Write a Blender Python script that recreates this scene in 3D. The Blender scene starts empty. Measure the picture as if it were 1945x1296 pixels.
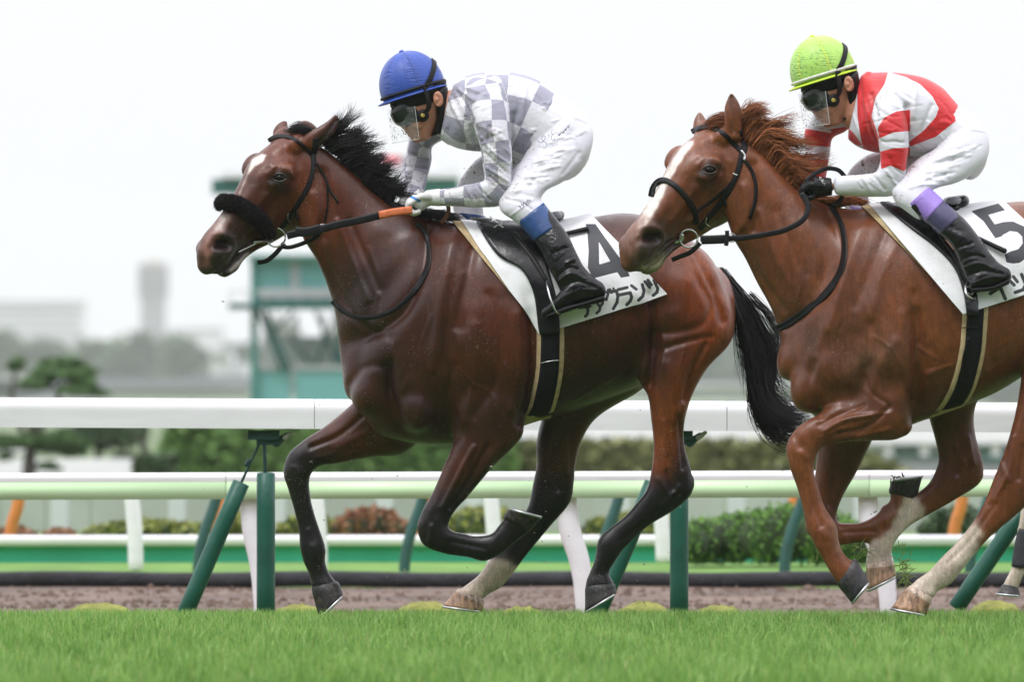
import bpy, math, random
import numpy as np
from mathutils import Vector, Matrix
from mathutils.bvhtree import BVHTree

# ------------------------------------------------------------------ camera, sky, sun, exposure
F = 15840.0          # focal length in photograph pixels
CX, HZ, CH = 972.5, 740.0, 0.95   # centre column, horizon row, camera height (m)
FOCUS = 33.6
scene = bpy.context.scene
cam = bpy.data.cameras.new('camera'); camo = bpy.data.objects.new('camera', cam)
scene.collection.objects.link(camo)
camo.location = (0, 0, CH); camo.rotation_euler = (math.radians(90), 0, 0)
cam.sensor_width = 36; cam.lens = F / 1945 * 36; cam.shift_y = (HZ - 648) / 1945
cam.clip_start = 0.5; cam.clip_end = 9000
cam.dof.use_dof = True; cam.dof.focus_distance = FOCUS; cam.dof.aperture_fstop = cam.lens / 1000 / 0.064
scene.camera = camo
w = bpy.data.worlds.new('World'); scene.world = w; w.use_nodes = True
nt = w.node_tree; bg = nt.nodes['Background']; bg.inputs['Strength'].default_value = 0.1
SUN_EL, SUN_AZ = math.radians(58), math.radians(215)
sky = nt.nodes.new('ShaderNodeTexSky'); sky.sky_type = 'NISHITA'; sky.sun_disc = False
sky.sun_elevation = SUN_EL; sky.sun_rotation = SUN_AZ; sky.dust_density = 6; sky.air_density = 1
# overcast cloud layer: brighter towards the zenith, mixed over the clear sky
tc = nt.nodes.new('ShaderNodeTexCoord'); sep = nt.nodes.new('ShaderNodeSeparateXYZ')
nt.links.new(tc.outputs['Generated'], sep.inputs[0])
mr = nt.nodes.new('ShaderNodeMapRange'); mr.inputs['To Min'].default_value = 9.35; mr.inputs['To Max'].default_value = 22.0
pw = nt.nodes.new('ShaderNodeMath'); pw.operation = 'POWER'; pw.use_clamp = False; pw.inputs[1].default_value = 0.85
mz = nt.nodes.new('ShaderNodeMath'); mz.operation = 'MAXIMUM'; mz.inputs[1].default_value = 0.0001
nt.links.new(sep.outputs['Z'], mz.inputs[0]); nt.links.new(mz.outputs[0], pw.inputs[0]); nt.links.new(pw.outputs[0], mr.inputs['Value'])
sc_ = nt.nodes.new('ShaderNodeVectorMath'); sc_.operation = 'SCALE'; sc_.inputs[0].default_value = (0.965, 0.965, 1.03)
nt.links.new(mr.outputs[0], sc_.inputs['Scale'])
mx = nt.nodes.new('ShaderNodeMix'); mx.data_type = 'RGBA'; mx.inputs[0].default_value = 0.93
nt.links.new(sky.outputs[0], mx.inputs[6]); nt.links.new(sc_.outputs[0], mx.inputs[7])
nt.links.new(mx.outputs[2], bg.inputs['Color'])
sl = bpy.data.lights.new('sun', 'SUN'); sl.energy = 1.5; sl.angle = math.radians(16); sl.color = (1, 0.98, 0.96)
so = bpy.data.objects.new('sun', sl); scene.collection.objects.link(so)
sd = Vector((-math.sin(math.radians(35)) * math.cos(SUN_EL), -math.cos(math.radians(35)) * math.cos(SUN_EL), math.sin(SUN_EL)))
so.rotation_euler = sd.to_track_quat('Z', 'Y').to_euler()
scene.view_settings.view_transform = 'Standard'; scene.view_settings.look = 'None'
scene.view_settings.exposure = 0.06; scene.view_settings.gamma = 1
scene.cycles.max_bounces = 8; scene.cycles.transparent_max_bounces = 24
scene.cycles.volume_bounces = 3
RNG = np.random.default_rng(7); random.seed(7)

# ------------------------------------------------------------------ basic helpers
def P(px, py, D):
    return np.array([(px - CX) * D / F, D, CH - (py - HZ) * D / F])
def proj(v):
    return v[:, 0] * F / v[:, 1] + CX, HZ - (v[:, 2] - CH) * F / v[:, 1]
def tag(o, label=None, cat=None, group=None, kind=None):
    if label: o['label'] = label
    if cat: o['category'] = cat
    if group: o['group'] = group
    if kind: o['kind'] = kind
    return o
def empty(name, loc, label, cat, group=None):
    o = bpy.data.objects.new(name, None); scene.collection.objects.link(o)
    o.location = tuple(float(c) for c in loc); o.empty_display_size = 0.1
    return tag(o, label, cat, group)
def wloc(o):
    p = Vector((0, 0, 0))
    while o is not None:
        p += o.location; o = o.parent
    return p
def link(name, me, mat, parent=None):
    o = bpy.data.objects.new(name, me); scene.collection.objects.link(o)
    if mat is not None: me.materials.append(mat)
    if parent is not None: o.parent = parent
    return o
def mkmesh(name, v, f, mat, parent=None, smooth=True, attrs=None, loc=None):
    """v world coordinates; the object's origin is put at its parent's, or at loc for a top-level mesh"""
    v = np.asarray(v, float)
    off = np.array(wloc(parent)) if parent is not None else (np.array(loc) if loc is not None else np.zeros(3))
    me = bpy.data.meshes.new(name)
    fl = f.tolist() if isinstance(f, np.ndarray) else f
    me.from_pydata((v - off).tolist(), [], fl)
    if smooth: me.polygons.foreach_set('use_smooth', np.ones(len(me.polygons), bool))
    if attrs:
        for k, a in attrs.items():
            a = np.asarray(a, float)
            if a.ndim == 1:
                at = me.attributes.new(k, 'FLOAT', 'POINT'); at.data.foreach_set('value', a)
            elif a.shape[1] == 3 and not k.startswith('col'):
                at = me.attributes.new(k, 'FLOAT_VECTOR', 'POINT'); at.data.foreach_set('vector', a.ravel())
            else:
                at = me.attributes.new(k, 'FLOAT_COLOR', 'POINT')
                at.data.foreach_set('color', np.c_[a, np.ones(len(a))].ravel())
    me.update()
    o = link(name, me, mat, parent)
    if loc is not None and parent is None: o.location = tuple(float(c) for c in loc)
    return o
def join(parts):
    vs, fs, n = [], [], 0
    for v, f in parts:
        vs.append(v); fs += [[i + n for i in q] for q in f]; n += len(v)
    return np.vstack(vs), fs
def box(x0, x1, y0, y1, z0, z1):
    v = np.array([(x, y, z) for x in (x0, x1) for y in (y0, y1) for z in (z0, z1)], float)
    return v, [[0, 1, 3, 2], [4, 6, 7, 5], [0, 4, 5, 1], [2, 3, 7, 6], [0, 2, 6, 4], [1, 5, 7, 3]]
def pbox(px0, py0, px1, py1, D, depth):
    a = P(px0, py1, D); b = P(px1, py0, D)
    return box(a[0], b[0], D, D + depth, a[2], b[2])

def hermite(A, sub):
    """smooth interpolation of rows of A (first rows = knots), parameter by distance of the first 3 columns"""
    A = np.asarray(A, float); n = len(A)
    if n == 2:
        t = np.linspace(0, 1, sub + 1)[:, None]; return A[0] * (1 - t) + A[1] * t
    d = np.maximum(np.linalg.norm(np.diff(A[:, :3], axis=0), axis=1), 1e-5); s = np.r_[0, np.cumsum(d)]
    m = np.zeros_like(A)
    for i in range(n):
        if i == 0: m[i] = (A[1] - A[0]) / d[0]
        elif i == n - 1: m[i] = (A[-1] - A[-2]) / d[-1]
        else:
            m[i] = ((A[i + 1] - A[i]) / d[i] * d[i - 1] + (A[i] - A[i - 1]) / d[i - 1] * d[i]) / (d[i] + d[i - 1])
    out = []
    for i in range(n - 1):
        for k in range(sub + (1 if i == n - 2 else 0)):
            t = k / sub; h = d[i]
            out.append((2*t**3-3*t**2+1)*A[i] + (t**3-2*t**2+t)*h*m[i] + (-2*t**3+3*t**2)*A[i+1] + (t**3-t**2)*h*m[i+1])
    return np.array(out)
def loft3(secs, nseg=26, sub=5, cap=0.7, capend=None):
    """secs rows: c(3) e1(3) e2(3) n egg  -> closed tube"""
    R = hermite(secs, sub)
    th = np.linspace(0, 2 * math.pi, nseg, endpoint=False)
    co, si = np.cos(th), np.sin(th)
    rings = []
    def ring(row, s=1.0, off=0):
        c, e1, e2, n, egg = row[:3], row[3:6], row[6:9], row[9], row[10]
        k = 2 / n
        a = np.sign(co) * np.abs(co) ** k; b = np.sign(si) * np.abs(si) ** k * (1 - egg * co)
        return c + off + s * (np.outer(a, e1) + np.outer(b, e2))
    def caprings(row, tan, cp):
        r = min(np.linalg.norm(row[3:6]), np.linalg.norm(row[6:9])) * cp
        return [ring(row, math.cos(q), tan * r * math.sin(q)) for q in (0.4, 0.8, 1.15, 1.4)]
    t0 = R[0][:3] - R[1][:3]; t0 /= np.linalg.norm(t0) + 1e-9
    t1 = R[-1][:3] - R[-2][:3]; t1 /= np.linalg.norm(t1) + 1e-9
    ce = cap if capend is None else capend
    rings += caprings(R[0], t0, cap)[::-1]
    rings += [ring(r) for r in R]
    rings += caprings(R[-1], t1, ce)
    v = np.vstack(rings); n = len(rings); f = []
    for i in range(n - 1):
        for j in range(nseg):
            k = (j + 1) % nseg
            f.append([i*nseg+j, i*nseg+k, (i+1)*nseg+k, (i+1)*nseg+j])
    f.append(list(range(nseg))[::-1]); f.append([(n-1)*nseg+j for j in range(nseg)])
    return v, f
def loft(secs, D, **kw):
    """secs rows: ax ay bx by dy hw [n egg]: the two outline points in photo pixels, depth offset and half width in m"""
    rows = []
    for s in secs:
        s = (list(s) + [2.2, 0.0][len(s) - 6:]) if len(s) < 8 else list(s)
        d = D + s[4]
        a, b = P(s[0], s[1], d), P(s[2], s[3], d)
        rows.append(np.r_[(a + b) / 2, (a - b) / 2, 0, s[5], 0, s[6], s[7]])
    return loft3(rows, **kw)
def tube(pts, rad, nseg=10, sub=4, flat=1.0, cap=0.9):
    """pts 3D, rad list"""
    pts = np.array(pts, float); rad = np.broadcast_to(np.asarray(rad, float), (len(pts),))
    A = hermite(np.c_[pts, rad], sub); c = A[:, :3]
    t = np.gradient(c, axis=0); t /= np.linalg.norm(t, axis=1)[:, None] + 1e-9
    rows = []; up = np.array([0, 1.0, 0]); 
    for i in range(len(c)):
        e1 = np.cross(t[i], up)
        if np.linalg.norm(e1) < 0.2: e1 = np.cross(t[i], [0.0, 0, 1])
        e1 /= np.linalg.norm(e1); e2 = np.cross(e1, t[i])
        rows.append(np.r_[c[i], e1 * A[i, 3], e2 * A[i, 3] * flat, 2, 0])
    return loft3(rows, nseg=nseg, sub=1, cap=cap)
def ptube(pts, rpx, D, **kw):
    """pts (px,py,dy), radius in pixels"""
    return tube([P(p[0], p[1], D + p[2]) for p in pts], np.asarray(rpx, float) * D / F, **kw)
def ellip(px, py, dy, rx, rz, ry, D, rot=0, n=16):
    """ellipsoid: radii rx, rz in pixels in the picture plane, ry in m; rot degrees"""
    c = P(px, py, D + dy); s = D / F; r = math.radians(rot)
    e1 = np.array([math.cos(r), 0, -math.sin(r)]) * rx * s; e3 = np.array([math.sin(r), 0, math.cos(r)]) * rz * s
    return ellip3(c, e1, np.array([0, ry, 0]), e3, n)
def ellip3(c, e1, e2, e3, n=16):
    v, f = [c + e3], []
    for i in range(1, n):
        ph = math.pi * i / n
        for j in range(2 * n):
            t = math.pi * j / n
            v.append(c + e3 * math.cos(ph) + (e1 * math.cos(t) + e2 * math.sin(t)) * math.sin(ph))
    v.append(c - e3); L = len(v) - 1; m = 2 * n
    for j in range(m):
        f.append([0, 1 + j, 1 + (j + 1) % m]); f.append([L, L - m + (j + 1) % m, L - m + j])
        for i in range(n - 2):
            a = 1 + i * m
            f.append([a + j, a + m + j, a + m + (j + 1) % m, a + (j + 1) % m])
    return np.array(v), f

def taubin(v, e, it, lam=0.5, mu=-0.53):
    n = len(v); i, j = e[:, 0], e[:, 1]
    deg = np.bincount(i, minlength=n) + np.bincount(j, minlength=n) + 1e-9
    for k in range(it * 2):
        L = np.empty_like(v)
        for a in range(3):
            L[:, a] = (np.bincount(i, v[j, a], n) + np.bincount(j, v[i, a], n)) / deg - v[:, a]
        v = v + (lam if k % 2 == 0 else mu) * L
    return v
class Body: pass
def fuse(parts, voxel, smooth=8, plain=0):
    """voxel union of closed parts -> one continuous surface"""
    v, f = join(parts)
    me = bpy.data.meshes.new('tmp'); me.from_pydata(v.tolist(), [], f)
    o = bpy.data.objects.new('tmp', me); scene.collection.objects.link(o)
    md = o.modifiers.new('r', 'REMESH'); md.mode = 'VOXEL'; md.voxel_size = voxel
    dg = bpy.context.evaluated_depsgraph_get(); dg.update()
    em = o.evaluated_get(dg).to_mesh()
    n = len(em.vertices); V = np.empty(n * 3, np.float64); em.vertices.foreach_get('co', V); V = V.reshape(-1, 3)
    E = np.empty(len(em.edges) * 2, np.int64); em.edges.foreach_get('vertices', E); E = E.reshape(-1, 2)
    L = np.empty(len(em.loops), np.int64); em.loops.foreach_get('vertex_index', L)
    tot = np.empty(len(em.polygons), np.int64); em.polygons.foreach_get('loop_total', tot)
    if (tot == 4).all(): Fc = L.reshape(-1, 4)
    else:
        st = np.r_[0, np.cumsum(tot)[:-1]]; Fc = [L[a:a + b].tolist() for a, b in zip(st, tot)]
    o.evaluated_get(dg).to_mesh_clear()
    bpy.data.objects.remove(o); bpy.data.meshes.remove(me)
    b = Body(); b.v = taubin(V, E, smooth); b.e = E; b.f = Fc
    if plain: b.v = taubin(b.v, E, plain, 0.5, 0.0)
    renorm(b); return b
def renorm(b):
    f = b.f if isinstance(b.f, np.ndarray) else np.array([q[:3] + [q[-1]] for q in b.f])
    nrm = np.cross(b.v[f[:, 2]] - b.v[f[:, 0]], b.v[f[:, 3]] - b.v[f[:, 1]])
    N = np.zeros_like(b.v)
    for k in range(4):
        for a in range(3): N[:, a] += np.bincount(f[:, k], nrm[:, a], len(b.v))
    b.n = N / (np.linalg.norm(N, axis=1)[:, None] + 1e-12)
def segdist(px, py, pts):
    """distance in pixels from points to a polyline"""
    d = np.full(len(px), 1e9)
    for (x0, y0), (x1, y1) in zip(pts[:-1], pts[1:]):
        dx, dy = x1 - x0, y1 - y0; L = dx * dx + dy * dy + 1e-9
        t = np.clip(((px - x0) * dx + (py - y0) * dy) / L, 0, 1)
        d = np.minimum(d, np.hypot(px - x0 - t * dx, py - y0 - t * dy))
    return d
def polysd(px, py, pts):
    """signed distance to a polygon, negative inside"""
    q = list(pts) + [pts[0]]; d = segdist(px, py, q); ins = np.zeros(len(px), bool)
    for (x0, y0), (x1, y1) in zip(q[:-1], q[1:]):
        if y0 != y1:
            c = ((y0 > py) != (y1 > py)) & (px < (x1 - x0) * (py - y0) / (y1 - y0) + x0)
            ins ^= c
    return np.where(ins, -d, d)
def spline2(pts, sub=6):
    a = np.array([(p[0], p[1], 0) for p in pts], float)
    return [(q[0], q[1]) for q in hermite(a, sub)]
def sculpt(b, strokes, D, both=False):
    """strokes: (points px, radius px, amplitude mm [, dmin, dmax]); raises or sinks the surface that faces the side"""
    for s in strokes:
        pts, r, amp = s[:3]; lo, hi = (s[3], s[4]) if len(s) > 4 else (-9, 9)
        px, py = proj(b.v); pts = spline2(pts) if len(pts) > 2 else (list(pts) if len(pts) > 1 else [pts[0], (pts[0][0] + .1, pts[0][1])])
        xs = [p[0] for p in pts]; ys = [p[1] for p in pts]; m = 2.4 * r
        dd = b.v[:, 1] - D
        k = np.where((px > min(xs) - m) & (px < max(xs) + m) & (py > min(ys) - m) & (py < max(ys) + m) & (dd > lo) & (dd < hi))[0]
        if not len(k): continue
        w_ = np.exp(-1.3 * (segdist(px[k], py[k], pts) / r) ** 2)
        fc = np.abs(b.n[k, 1]) if both else np.clip(-b.n[k, 1], 0, 1)
        b.v[k] += b.n[k] * (w_ * np.clip(fc * 1.6, 0, 1) * amp / 1000)[:, None]
    renorm(b)
def bvh_of(b):
    return BVHTree.FromPolygons([tuple(p) for p in b.v], b.f.tolist() if isinstance(b.f, np.ndarray) else b.f)
CAMP = Vector((0, 0, CH))
def cast(bvh, px, py, near=True, D=34):
    """surface point under a photo position, from the camera's side or the far side"""
    d = Vector(P(px, py, D)) - CAMP; d.normalize()
    if near: h = bvh.ray_cast(CAMP + d * (D - 3), d, 6)
    else: h = bvh.ray_cast(CAMP + d * (D + 3), -d, 6)
    return (np.array(h[0]), np.array(h[1])) if h[0] is not None else (None, None)

# ------------------------------------------------------------------ materials
def newmat(name):
    m = bpy.data.materials.new(name); m.use_nodes = True
    return m, m.node_tree, m.node_tree.nodes['Principled BSDF']
def nd(nt, t, **kw):
    n = nt.nodes.new(t)
    for k, v in kw.items():
        if hasattr(n, k): setattr(n, k, v)
        else: n.inputs[k].default_value = v
    return n
def noise_fac(nt, scale, detail=4, rough=0.55, vec=None, stretch=None):
    c = nd(nt, 'ShaderNodeTexCoord'); src = c.outputs['Object']
    if stretch:
        mp = nd(nt, 'ShaderNodeMapping'); mp.inputs['Scale'].default_value = stretch
        nt.links.new(src, mp.inputs['Vector']); src = mp.outputs[0]
    n = nd(nt, 'ShaderNodeTexNoise'); n.inputs['Scale'].default_value = scale
    n.inputs['Detail'].default_value = detail; n.inputs['Roughness'].default_value = rough
    nt.links.new(src, n.inputs['Vector']); return n.outputs[0]
def ramp(nt, fac, stops):
    r = nd(nt, 'ShaderNodeValToRGB'); e = r.color_ramp.elements
    while len(e) < len(stops): e.new(0.5)
    for i, (p, c) in enumerate(stops):
        e[i].position = p; e[i].color = (*c, 1) if len(c) == 3 else c
    nt.links.new(fac, r.inputs[0]); return r.outputs[0]
def mixc(nt, fac, a, b, mode='MIX'):
    m = nd(nt, 'ShaderNodeMix', data_type='RGBA', blend_type=mode)
    for s, i in ((a, 6), (b, 7)):
        if hasattr(s, 'is_output'): nt.links.new(s, m.inputs[i])
        else: m.inputs[i].default_value = (*s, 1)
    if hasattr(fac, 'is_output'): nt.links.new(fac, m.inputs[0])
    else: m.inputs[0].default_value = fac
    return m.outputs[2]
def bump(nt, b, h, dist, strength=1.0, prev=None):
    n = nd(nt, 'ShaderNodeBump'); n.inputs['Distance'].default_value = dist; n.inputs['Strength'].default_value = strength
    nt.links.new(h, n.inputs['Height'])
    if prev is not None: nt.links.new(prev, n.inputs['Normal'])
    if b is not None: nt.links.new(n.outputs[0], b.inputs['Normal'])
    return n.outputs[0]
def mathn(nt, op, a, b=0.0, clamp=False):
    m = nd(nt, 'ShaderNodeMath', operation=op, use_clamp=clamp)
    for s, i in ((a, 0), (b, 1)):
        if hasattr(s, 'is_output'): nt.links.new(s, m.inputs[i])
        else: m.inputs[i].default_value = s
    return m.outputs[0]
def simple(name, col, rough=0.6, var=0.15, scale=20, metal=0, spec=0.5, bumpd=0.0, bscale=60, coat=0, stretch=None):
    m, t, b = newmat(name)
    f = noise_fac(t, scale, stretch=stretch)
    lo = tuple(c * (1 - var) for c in col); hi = tuple(min(1, c * (1 + var)) for c in col)
    t.links.new(ramp(t, f, [(0.3, lo), (0.7, hi)]), b.inputs['Base Color'])
    b.inputs['Roughness'].default_value = rough; b.inputs['Metallic'].default_value = metal
    b.inputs['Specular IOR Level'].default_value = spec; b.inputs['Coat Weight'].default_value = coat
    if bumpd: bump(t, b, noise_fac(t, bscale), bumpd)
    return m
# ------------------------------------------------------------------ setting: ground, track, rails, far background
def gz(py, z):      # distance at which height z is seen on photo row py
    return (CH - z) * F / (py - HZ)
def strip(name, prof, x0, x1, nx, mat, amp=0.0, seed=1, kind='structure', nsub=1):
    """ground sheet following a (D, z) profile"""
    rg = np.random.default_rng(seed); D_ = []; Z_ = []
    for (d0, z0), (d1, z1) in zip(prof[:-1], prof[1:]):
        for k in range(nsub): t = k / nsub; D_.append(d0 + (d1 - d0) * t); Z_.append(z0 + (z1 - z0) * t)
    D_.append(prof[-1][0]); Z_.append(prof[-1][1]); xs = np.linspace(x0, x1, nx); v = []
    for d, z in zip(D_, Z_):
        for x in xs: v.append((x, d, z + amp * (math.sin(x * 3.1 + d * 2.3) + math.sin(x * 7.3 - d * 5.1) * .5 + rg.normal() * .3)))
    f = [[i * nx + j, i * nx + j + 1, (i + 1) * nx + j + 1, (i + 1) * nx + j] for i in range(len(D_) - 1) for j in range(nx - 1)]
    return tag(mkmesh(name, v, f, mat), kind=kind)
M_TURF = simple('turf soil and thatch', (.075, .14, .03), .9, .35, 6, bumpd=.02, bscale=40)
M_DIRT = simple('wet brown dirt track', (.150, .102, .078), .85, .55, 3.5, bumpd=.05, bscale=7, stretch=(.5, .9, 1))
tD = M_DIRT.node_tree; bD = tD.nodes['Principled BSDF']; lk = bD.inputs['Base Color'].links[0].from_socket
tD.links.new(mixc(tD, ramp(tD, noise_fac(tD, 26, 3, .7), [(.52, (0, 0, 0)), (.60, (.7, .7, .7))]), lk, (.075, .052, .042)), bD.inputs['Base Color'])
M_VERGE = simple('light green verge', (.13, .26, .045), .9, .25, 3, bumpd=.02, bscale=30)
M_FAR = simple('infield grass', (.12, .17, .07), .95, .25, .3)
strip('turf', [(3, 0), (20, 0), (32, 0), (34, -.034), (35, -.064), (36, -.094), (36.7, -.116), (37.4, -.17)], -60, 60, 60, M_TURF, .002, 1, nsub=4)
strip('dirt_track', [(37.3, -.152), (42, -.150), (46.6, -.150)], -120, 120, 200, M_DIRT, .006, 2, nsub=14)
strip('verge', [(46.3, -.156), (46.7, -.085), (52, -.085), (60, -.09)], -140, 140, 80, M_VERGE, .006, 3, nsub=4)
strip('infield', [(59.8, -.095), (120, -.3), (400, -1.5), (8000, -3)], -4000, 4000, 20, M_FAR, 0, 4)

# ---- grass blades of the near turf
def grass():
    rg = np.random.default_rng(11); n = 300000
    D_ = 25.5 + (36.9 - 25.5) * rg.random(n) ** .92
    x = rg.uniform(-1, 1, n) * (972.5 / F * D_ + .75) ; x += 0
    patch_ = .5 + .5 * np.sin(x * 2.3 + np.sin(D_ * 1.7) * 2) * np.sin(D_ * 1.3 + x * .9)
    cx_ = rg.uniform(-3.1, 3.1, 5200); cd_ = rg.uniform(25.3, 37, 5200); cx_ = cx_ + 0; ck = rg.integers(0, 5200, n); use = rg.random(n) < .5
    x = np.where(use, cx_[ck] * (1 + 0 * D_) + rg.normal(0, .022, n), x); D_ = np.where(use, cd_[ck] + rg.normal(0, .06, n), D_); tone = np.where(use, rg.normal(0, .2, 5200)[ck], -.05)
    z0 = np.interp(D_, [32, 34, 35, 36, 36.7, 37.4], [0, -.034, -.064, -.094, -.116, -.17])
    h = rg.gamma(4.5, 1 / 4.5, n) * (.048 + .016 * patch_ + .05 * np.clip(tone, -.3, .4)); h = np.clip(h, .018, .100)
    az = rg.uniform(0, 2 * math.pi, n); lean = rg.normal(0, .38, n) * h + h * .12; w_ = rg.uniform(.0026, .0058, n)
    dx, dy = np.cos(az), np.sin(az); fa = rg.uniform(0, math.pi, n); wx, wy = np.cos(fa), np.sin(fa)
    V = np.zeros((n, 5, 3)); b = np.stack([x, D_, z0], 1)
    m = b + np.stack([dx * lean * .35, dy * lean * .35, h * .6], 1); t = b + np.stack([dx * lean, dy * lean, h * (1 - .12 * np.abs(lean / h))], 1)
    W = np.stack([wx * w_, wy * w_, np.zeros(n)], 1) / 1
    V[:, 0] = b - W * .5; V[:, 1] = b + W * .5; V[:, 2] = m + W * .42; V[:, 3] = m - W * .42; V[:, 4] = t
    me = bpy.data.meshes.new('grass_blades'); me.vertices.add(n * 5); me.vertices.foreach_set('co', V.reshape(-1).astype(np.float32))
    base = np.arange(n) * 5; L = np.stack([base, base + 1, base + 2, base + 3, base + 3, base + 2, base + 4], 1).reshape(-1)
    me.loops.add(n * 7); me.loops.foreach_set('vertex_index', L.astype(np.int32)); me.polygons.add(n * 2)
    st = np.stack([np.arange(n) * 7, np.arange(n) * 7 + 4], 1).reshape(-1); me.polygons.foreach_set('loop_start', st.astype(np.int32))
    me.update(calc_edges=True)
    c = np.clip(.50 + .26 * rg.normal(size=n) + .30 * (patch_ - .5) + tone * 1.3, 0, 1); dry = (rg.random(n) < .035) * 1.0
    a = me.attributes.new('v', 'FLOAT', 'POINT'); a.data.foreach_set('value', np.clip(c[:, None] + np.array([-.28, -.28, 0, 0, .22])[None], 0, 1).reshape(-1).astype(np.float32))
    a = me.attributes.new('dry', 'FLOAT', 'POINT'); a.data.foreach_set('value', np.repeat(dry, 5).astype(np.float32))
    m_, t_, bs = newmat('grass blade')
    at = nd(t_, 'ShaderNodeAttribute'); at.attribute_name = 'v'; ad = nd(t_, 'ShaderNodeAttribute'); ad.attribute_name = 'dry'
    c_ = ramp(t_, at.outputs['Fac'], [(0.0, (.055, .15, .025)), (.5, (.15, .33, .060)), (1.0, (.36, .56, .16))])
    c_ = mixc(t_, ad.outputs['Fac'], c_, (.42, .42, .16)); t_.links.new(c_, bs.inputs['Base Color']); bs.inputs['Roughness'].default_value = .5
    tr = nd(t_, 'ShaderNodeBsdfTranslucent'); t_.links.new(mixc(t_, .35, c_, (.36, .60, .10)), tr.inputs['Color'])
    mx_ = nd(t_, 'ShaderNodeMixShader'); mx_.inputs[0].default_value = .38; t_.links.new(bs.outputs[0], mx_.inputs[1]); t_.links.new(tr.outputs[0], mx_.inputs[2])
    t_.links.new(mx_.outputs[0], t_.nodes['Material Output'].inputs['Surface'])
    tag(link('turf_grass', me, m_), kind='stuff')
grass()
# a kicked-up tuft and clods behind the chestnut's hooves
M_TUFT = simple('torn grass', (.20, .28, .06), .7, .4, 60)
M_CLOD = simple('dark clod of soil', (.05, .038, .028), .9, .4, 60, bumpd=.006, bscale=60)
def bladesat(pts, n, L, D, seed, rad=.0014):
    rg = np.random.default_rng(seed); P_ = []
    for i in range(n):
        k = rg.random() * (len(pts) - 1.001); a, b = pts[int(k)], pts[int(k) + 1]; fr = k - int(k)
        p = P(a[0] + (b[0] - a[0]) * fr + rg.normal(0, 4), a[1] + (b[1] - a[1]) * fr + rg.normal(0, 4), D + rg.normal(0, .02)); d = rg.normal(0, 1, 3) * [1, .6, .8]; d /= np.linalg.norm(d)
        P_.append(tube([p, p + d * L * .5 + [0, 0, .004], p + d * L * rg.uniform(.7, 1.1)], [rad, rad, rad * .3], nseg=4, sub=2))
    return join(P_)
for k, (pts, n, L, lb) in enumerate([([(1706, 1040), (1716, 1075), (1722, 1110)], 60, .05, 'large tuft of torn grass flying beside the far white hoof'), ([(1618, 1036), (1648, 1052)], 16, .05, 'few loose grass blades under the folded foreleg'), ([(1540, 1070), (1556, 1062)], 4, .04, 'single sprig of grass thrown ahead of the grey hoof')]):
    v, f = bladesat(pts, n, L, 32.9 + .1, 40 + k); tag(mkmesh('grass_tuft', v, f, M_TUFT, loc=v.mean(0)), lb, 'grass tuft', 'flying turf')
v, f = bladesat([(1692, 915), (1705, 912), (1716, 911)], 14, .026, 32.9 + .15, 50, .0022); tag(mkmesh('mud_clot', v, f, M_CLOD, loc=v.mean(0)), 'dark clot of mud and grass stuck on the lifted grey hoof', 'mud', 'flying turf')
# low mossy mounds on the turf edge
M_MOSS = simple('yellow green moss', (.24, .25, .05), .9, .3, 12, bumpd=.02, bscale=40)
for k, (x, y, wd, ht, lb) in enumerate([(190, 1168, 66, 24, 'largest yellow green grass mound, at the far left of the turf edge'), (402, 1172, 26, 12, 'small yellow mound beside the foot of the leaning green post'), (575, 1168, 50, 20, 'yellow green mound behind the outstretched forehoof'), (800, 1168, 58, 26, 'yellow green mound left of the white hind sock'),
   (1000, 1170, 50, 22, 'yellow green mound between the two hind hooves of the bay horse'), (1215, 1170, 52, 28, 'yellow green mound between bay hind hoof and upright green post'), (1370, 1170, 46, 20, 'yellow mound just right of the upright green post'), (1890, 1160, 46, 24, 'yellow green mound below the bandaged leg')]):
    D = 37.3; v, f = ellip(x + 9 * math.sin(k * 2.7), y + 4 + 3 * math.sin(k * 1.9), 0, wd * (.95 + .25 * math.sin(k * 3.1)), ht, .22, D, 0, 14); rg = np.random.default_rng(60 + k); v = v + rg.normal(0, .004, v.shape)
    tag(mkmesh('grass_mound', v, f, M_MOSS, loc=v.mean(0)), lb, 'mound', 'mounds along the turf edge')

# crumbs and clods over the dirt track
def clods():
    rg = np.random.default_rng(17); n = 6000; D = rg.uniform(37.8, 46.1, n); x = rg.uniform(-1, 1, n) * (972.5 / F * D + 1.5); r = rg.gamma(3, .0028, n) + .002
    o = np.array([(1, 0, 0), (-1, 0, 0), (0, 1, 0), (0, -1, 0), (0, 0, .8), (0, 0, -.8)], float); tf = np.array([(0, 2, 4), (2, 1, 4), (1, 3, 4), (3, 0, 4), (2, 0, 5), (1, 2, 5), (3, 1, 5), (0, 3, 5)])
    V = np.stack([x, D, np.full(n, -.149)], 1)[:, None] + o[None] * (r[:, None, None] * rg.uniform(.6, 1.5, (n, 6, 1))); Fc = (np.arange(n) * 6)[:, None, None] + tf[None]
    tag(mkmesh('dirt_clods', V.reshape(-1, 3), Fc.reshape(-1, 3), simple('dirt crumbs', (.145, .102, .08), .95, .35, 9, spec=.15), smooth=False), kind='stuff')
clods()
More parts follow.
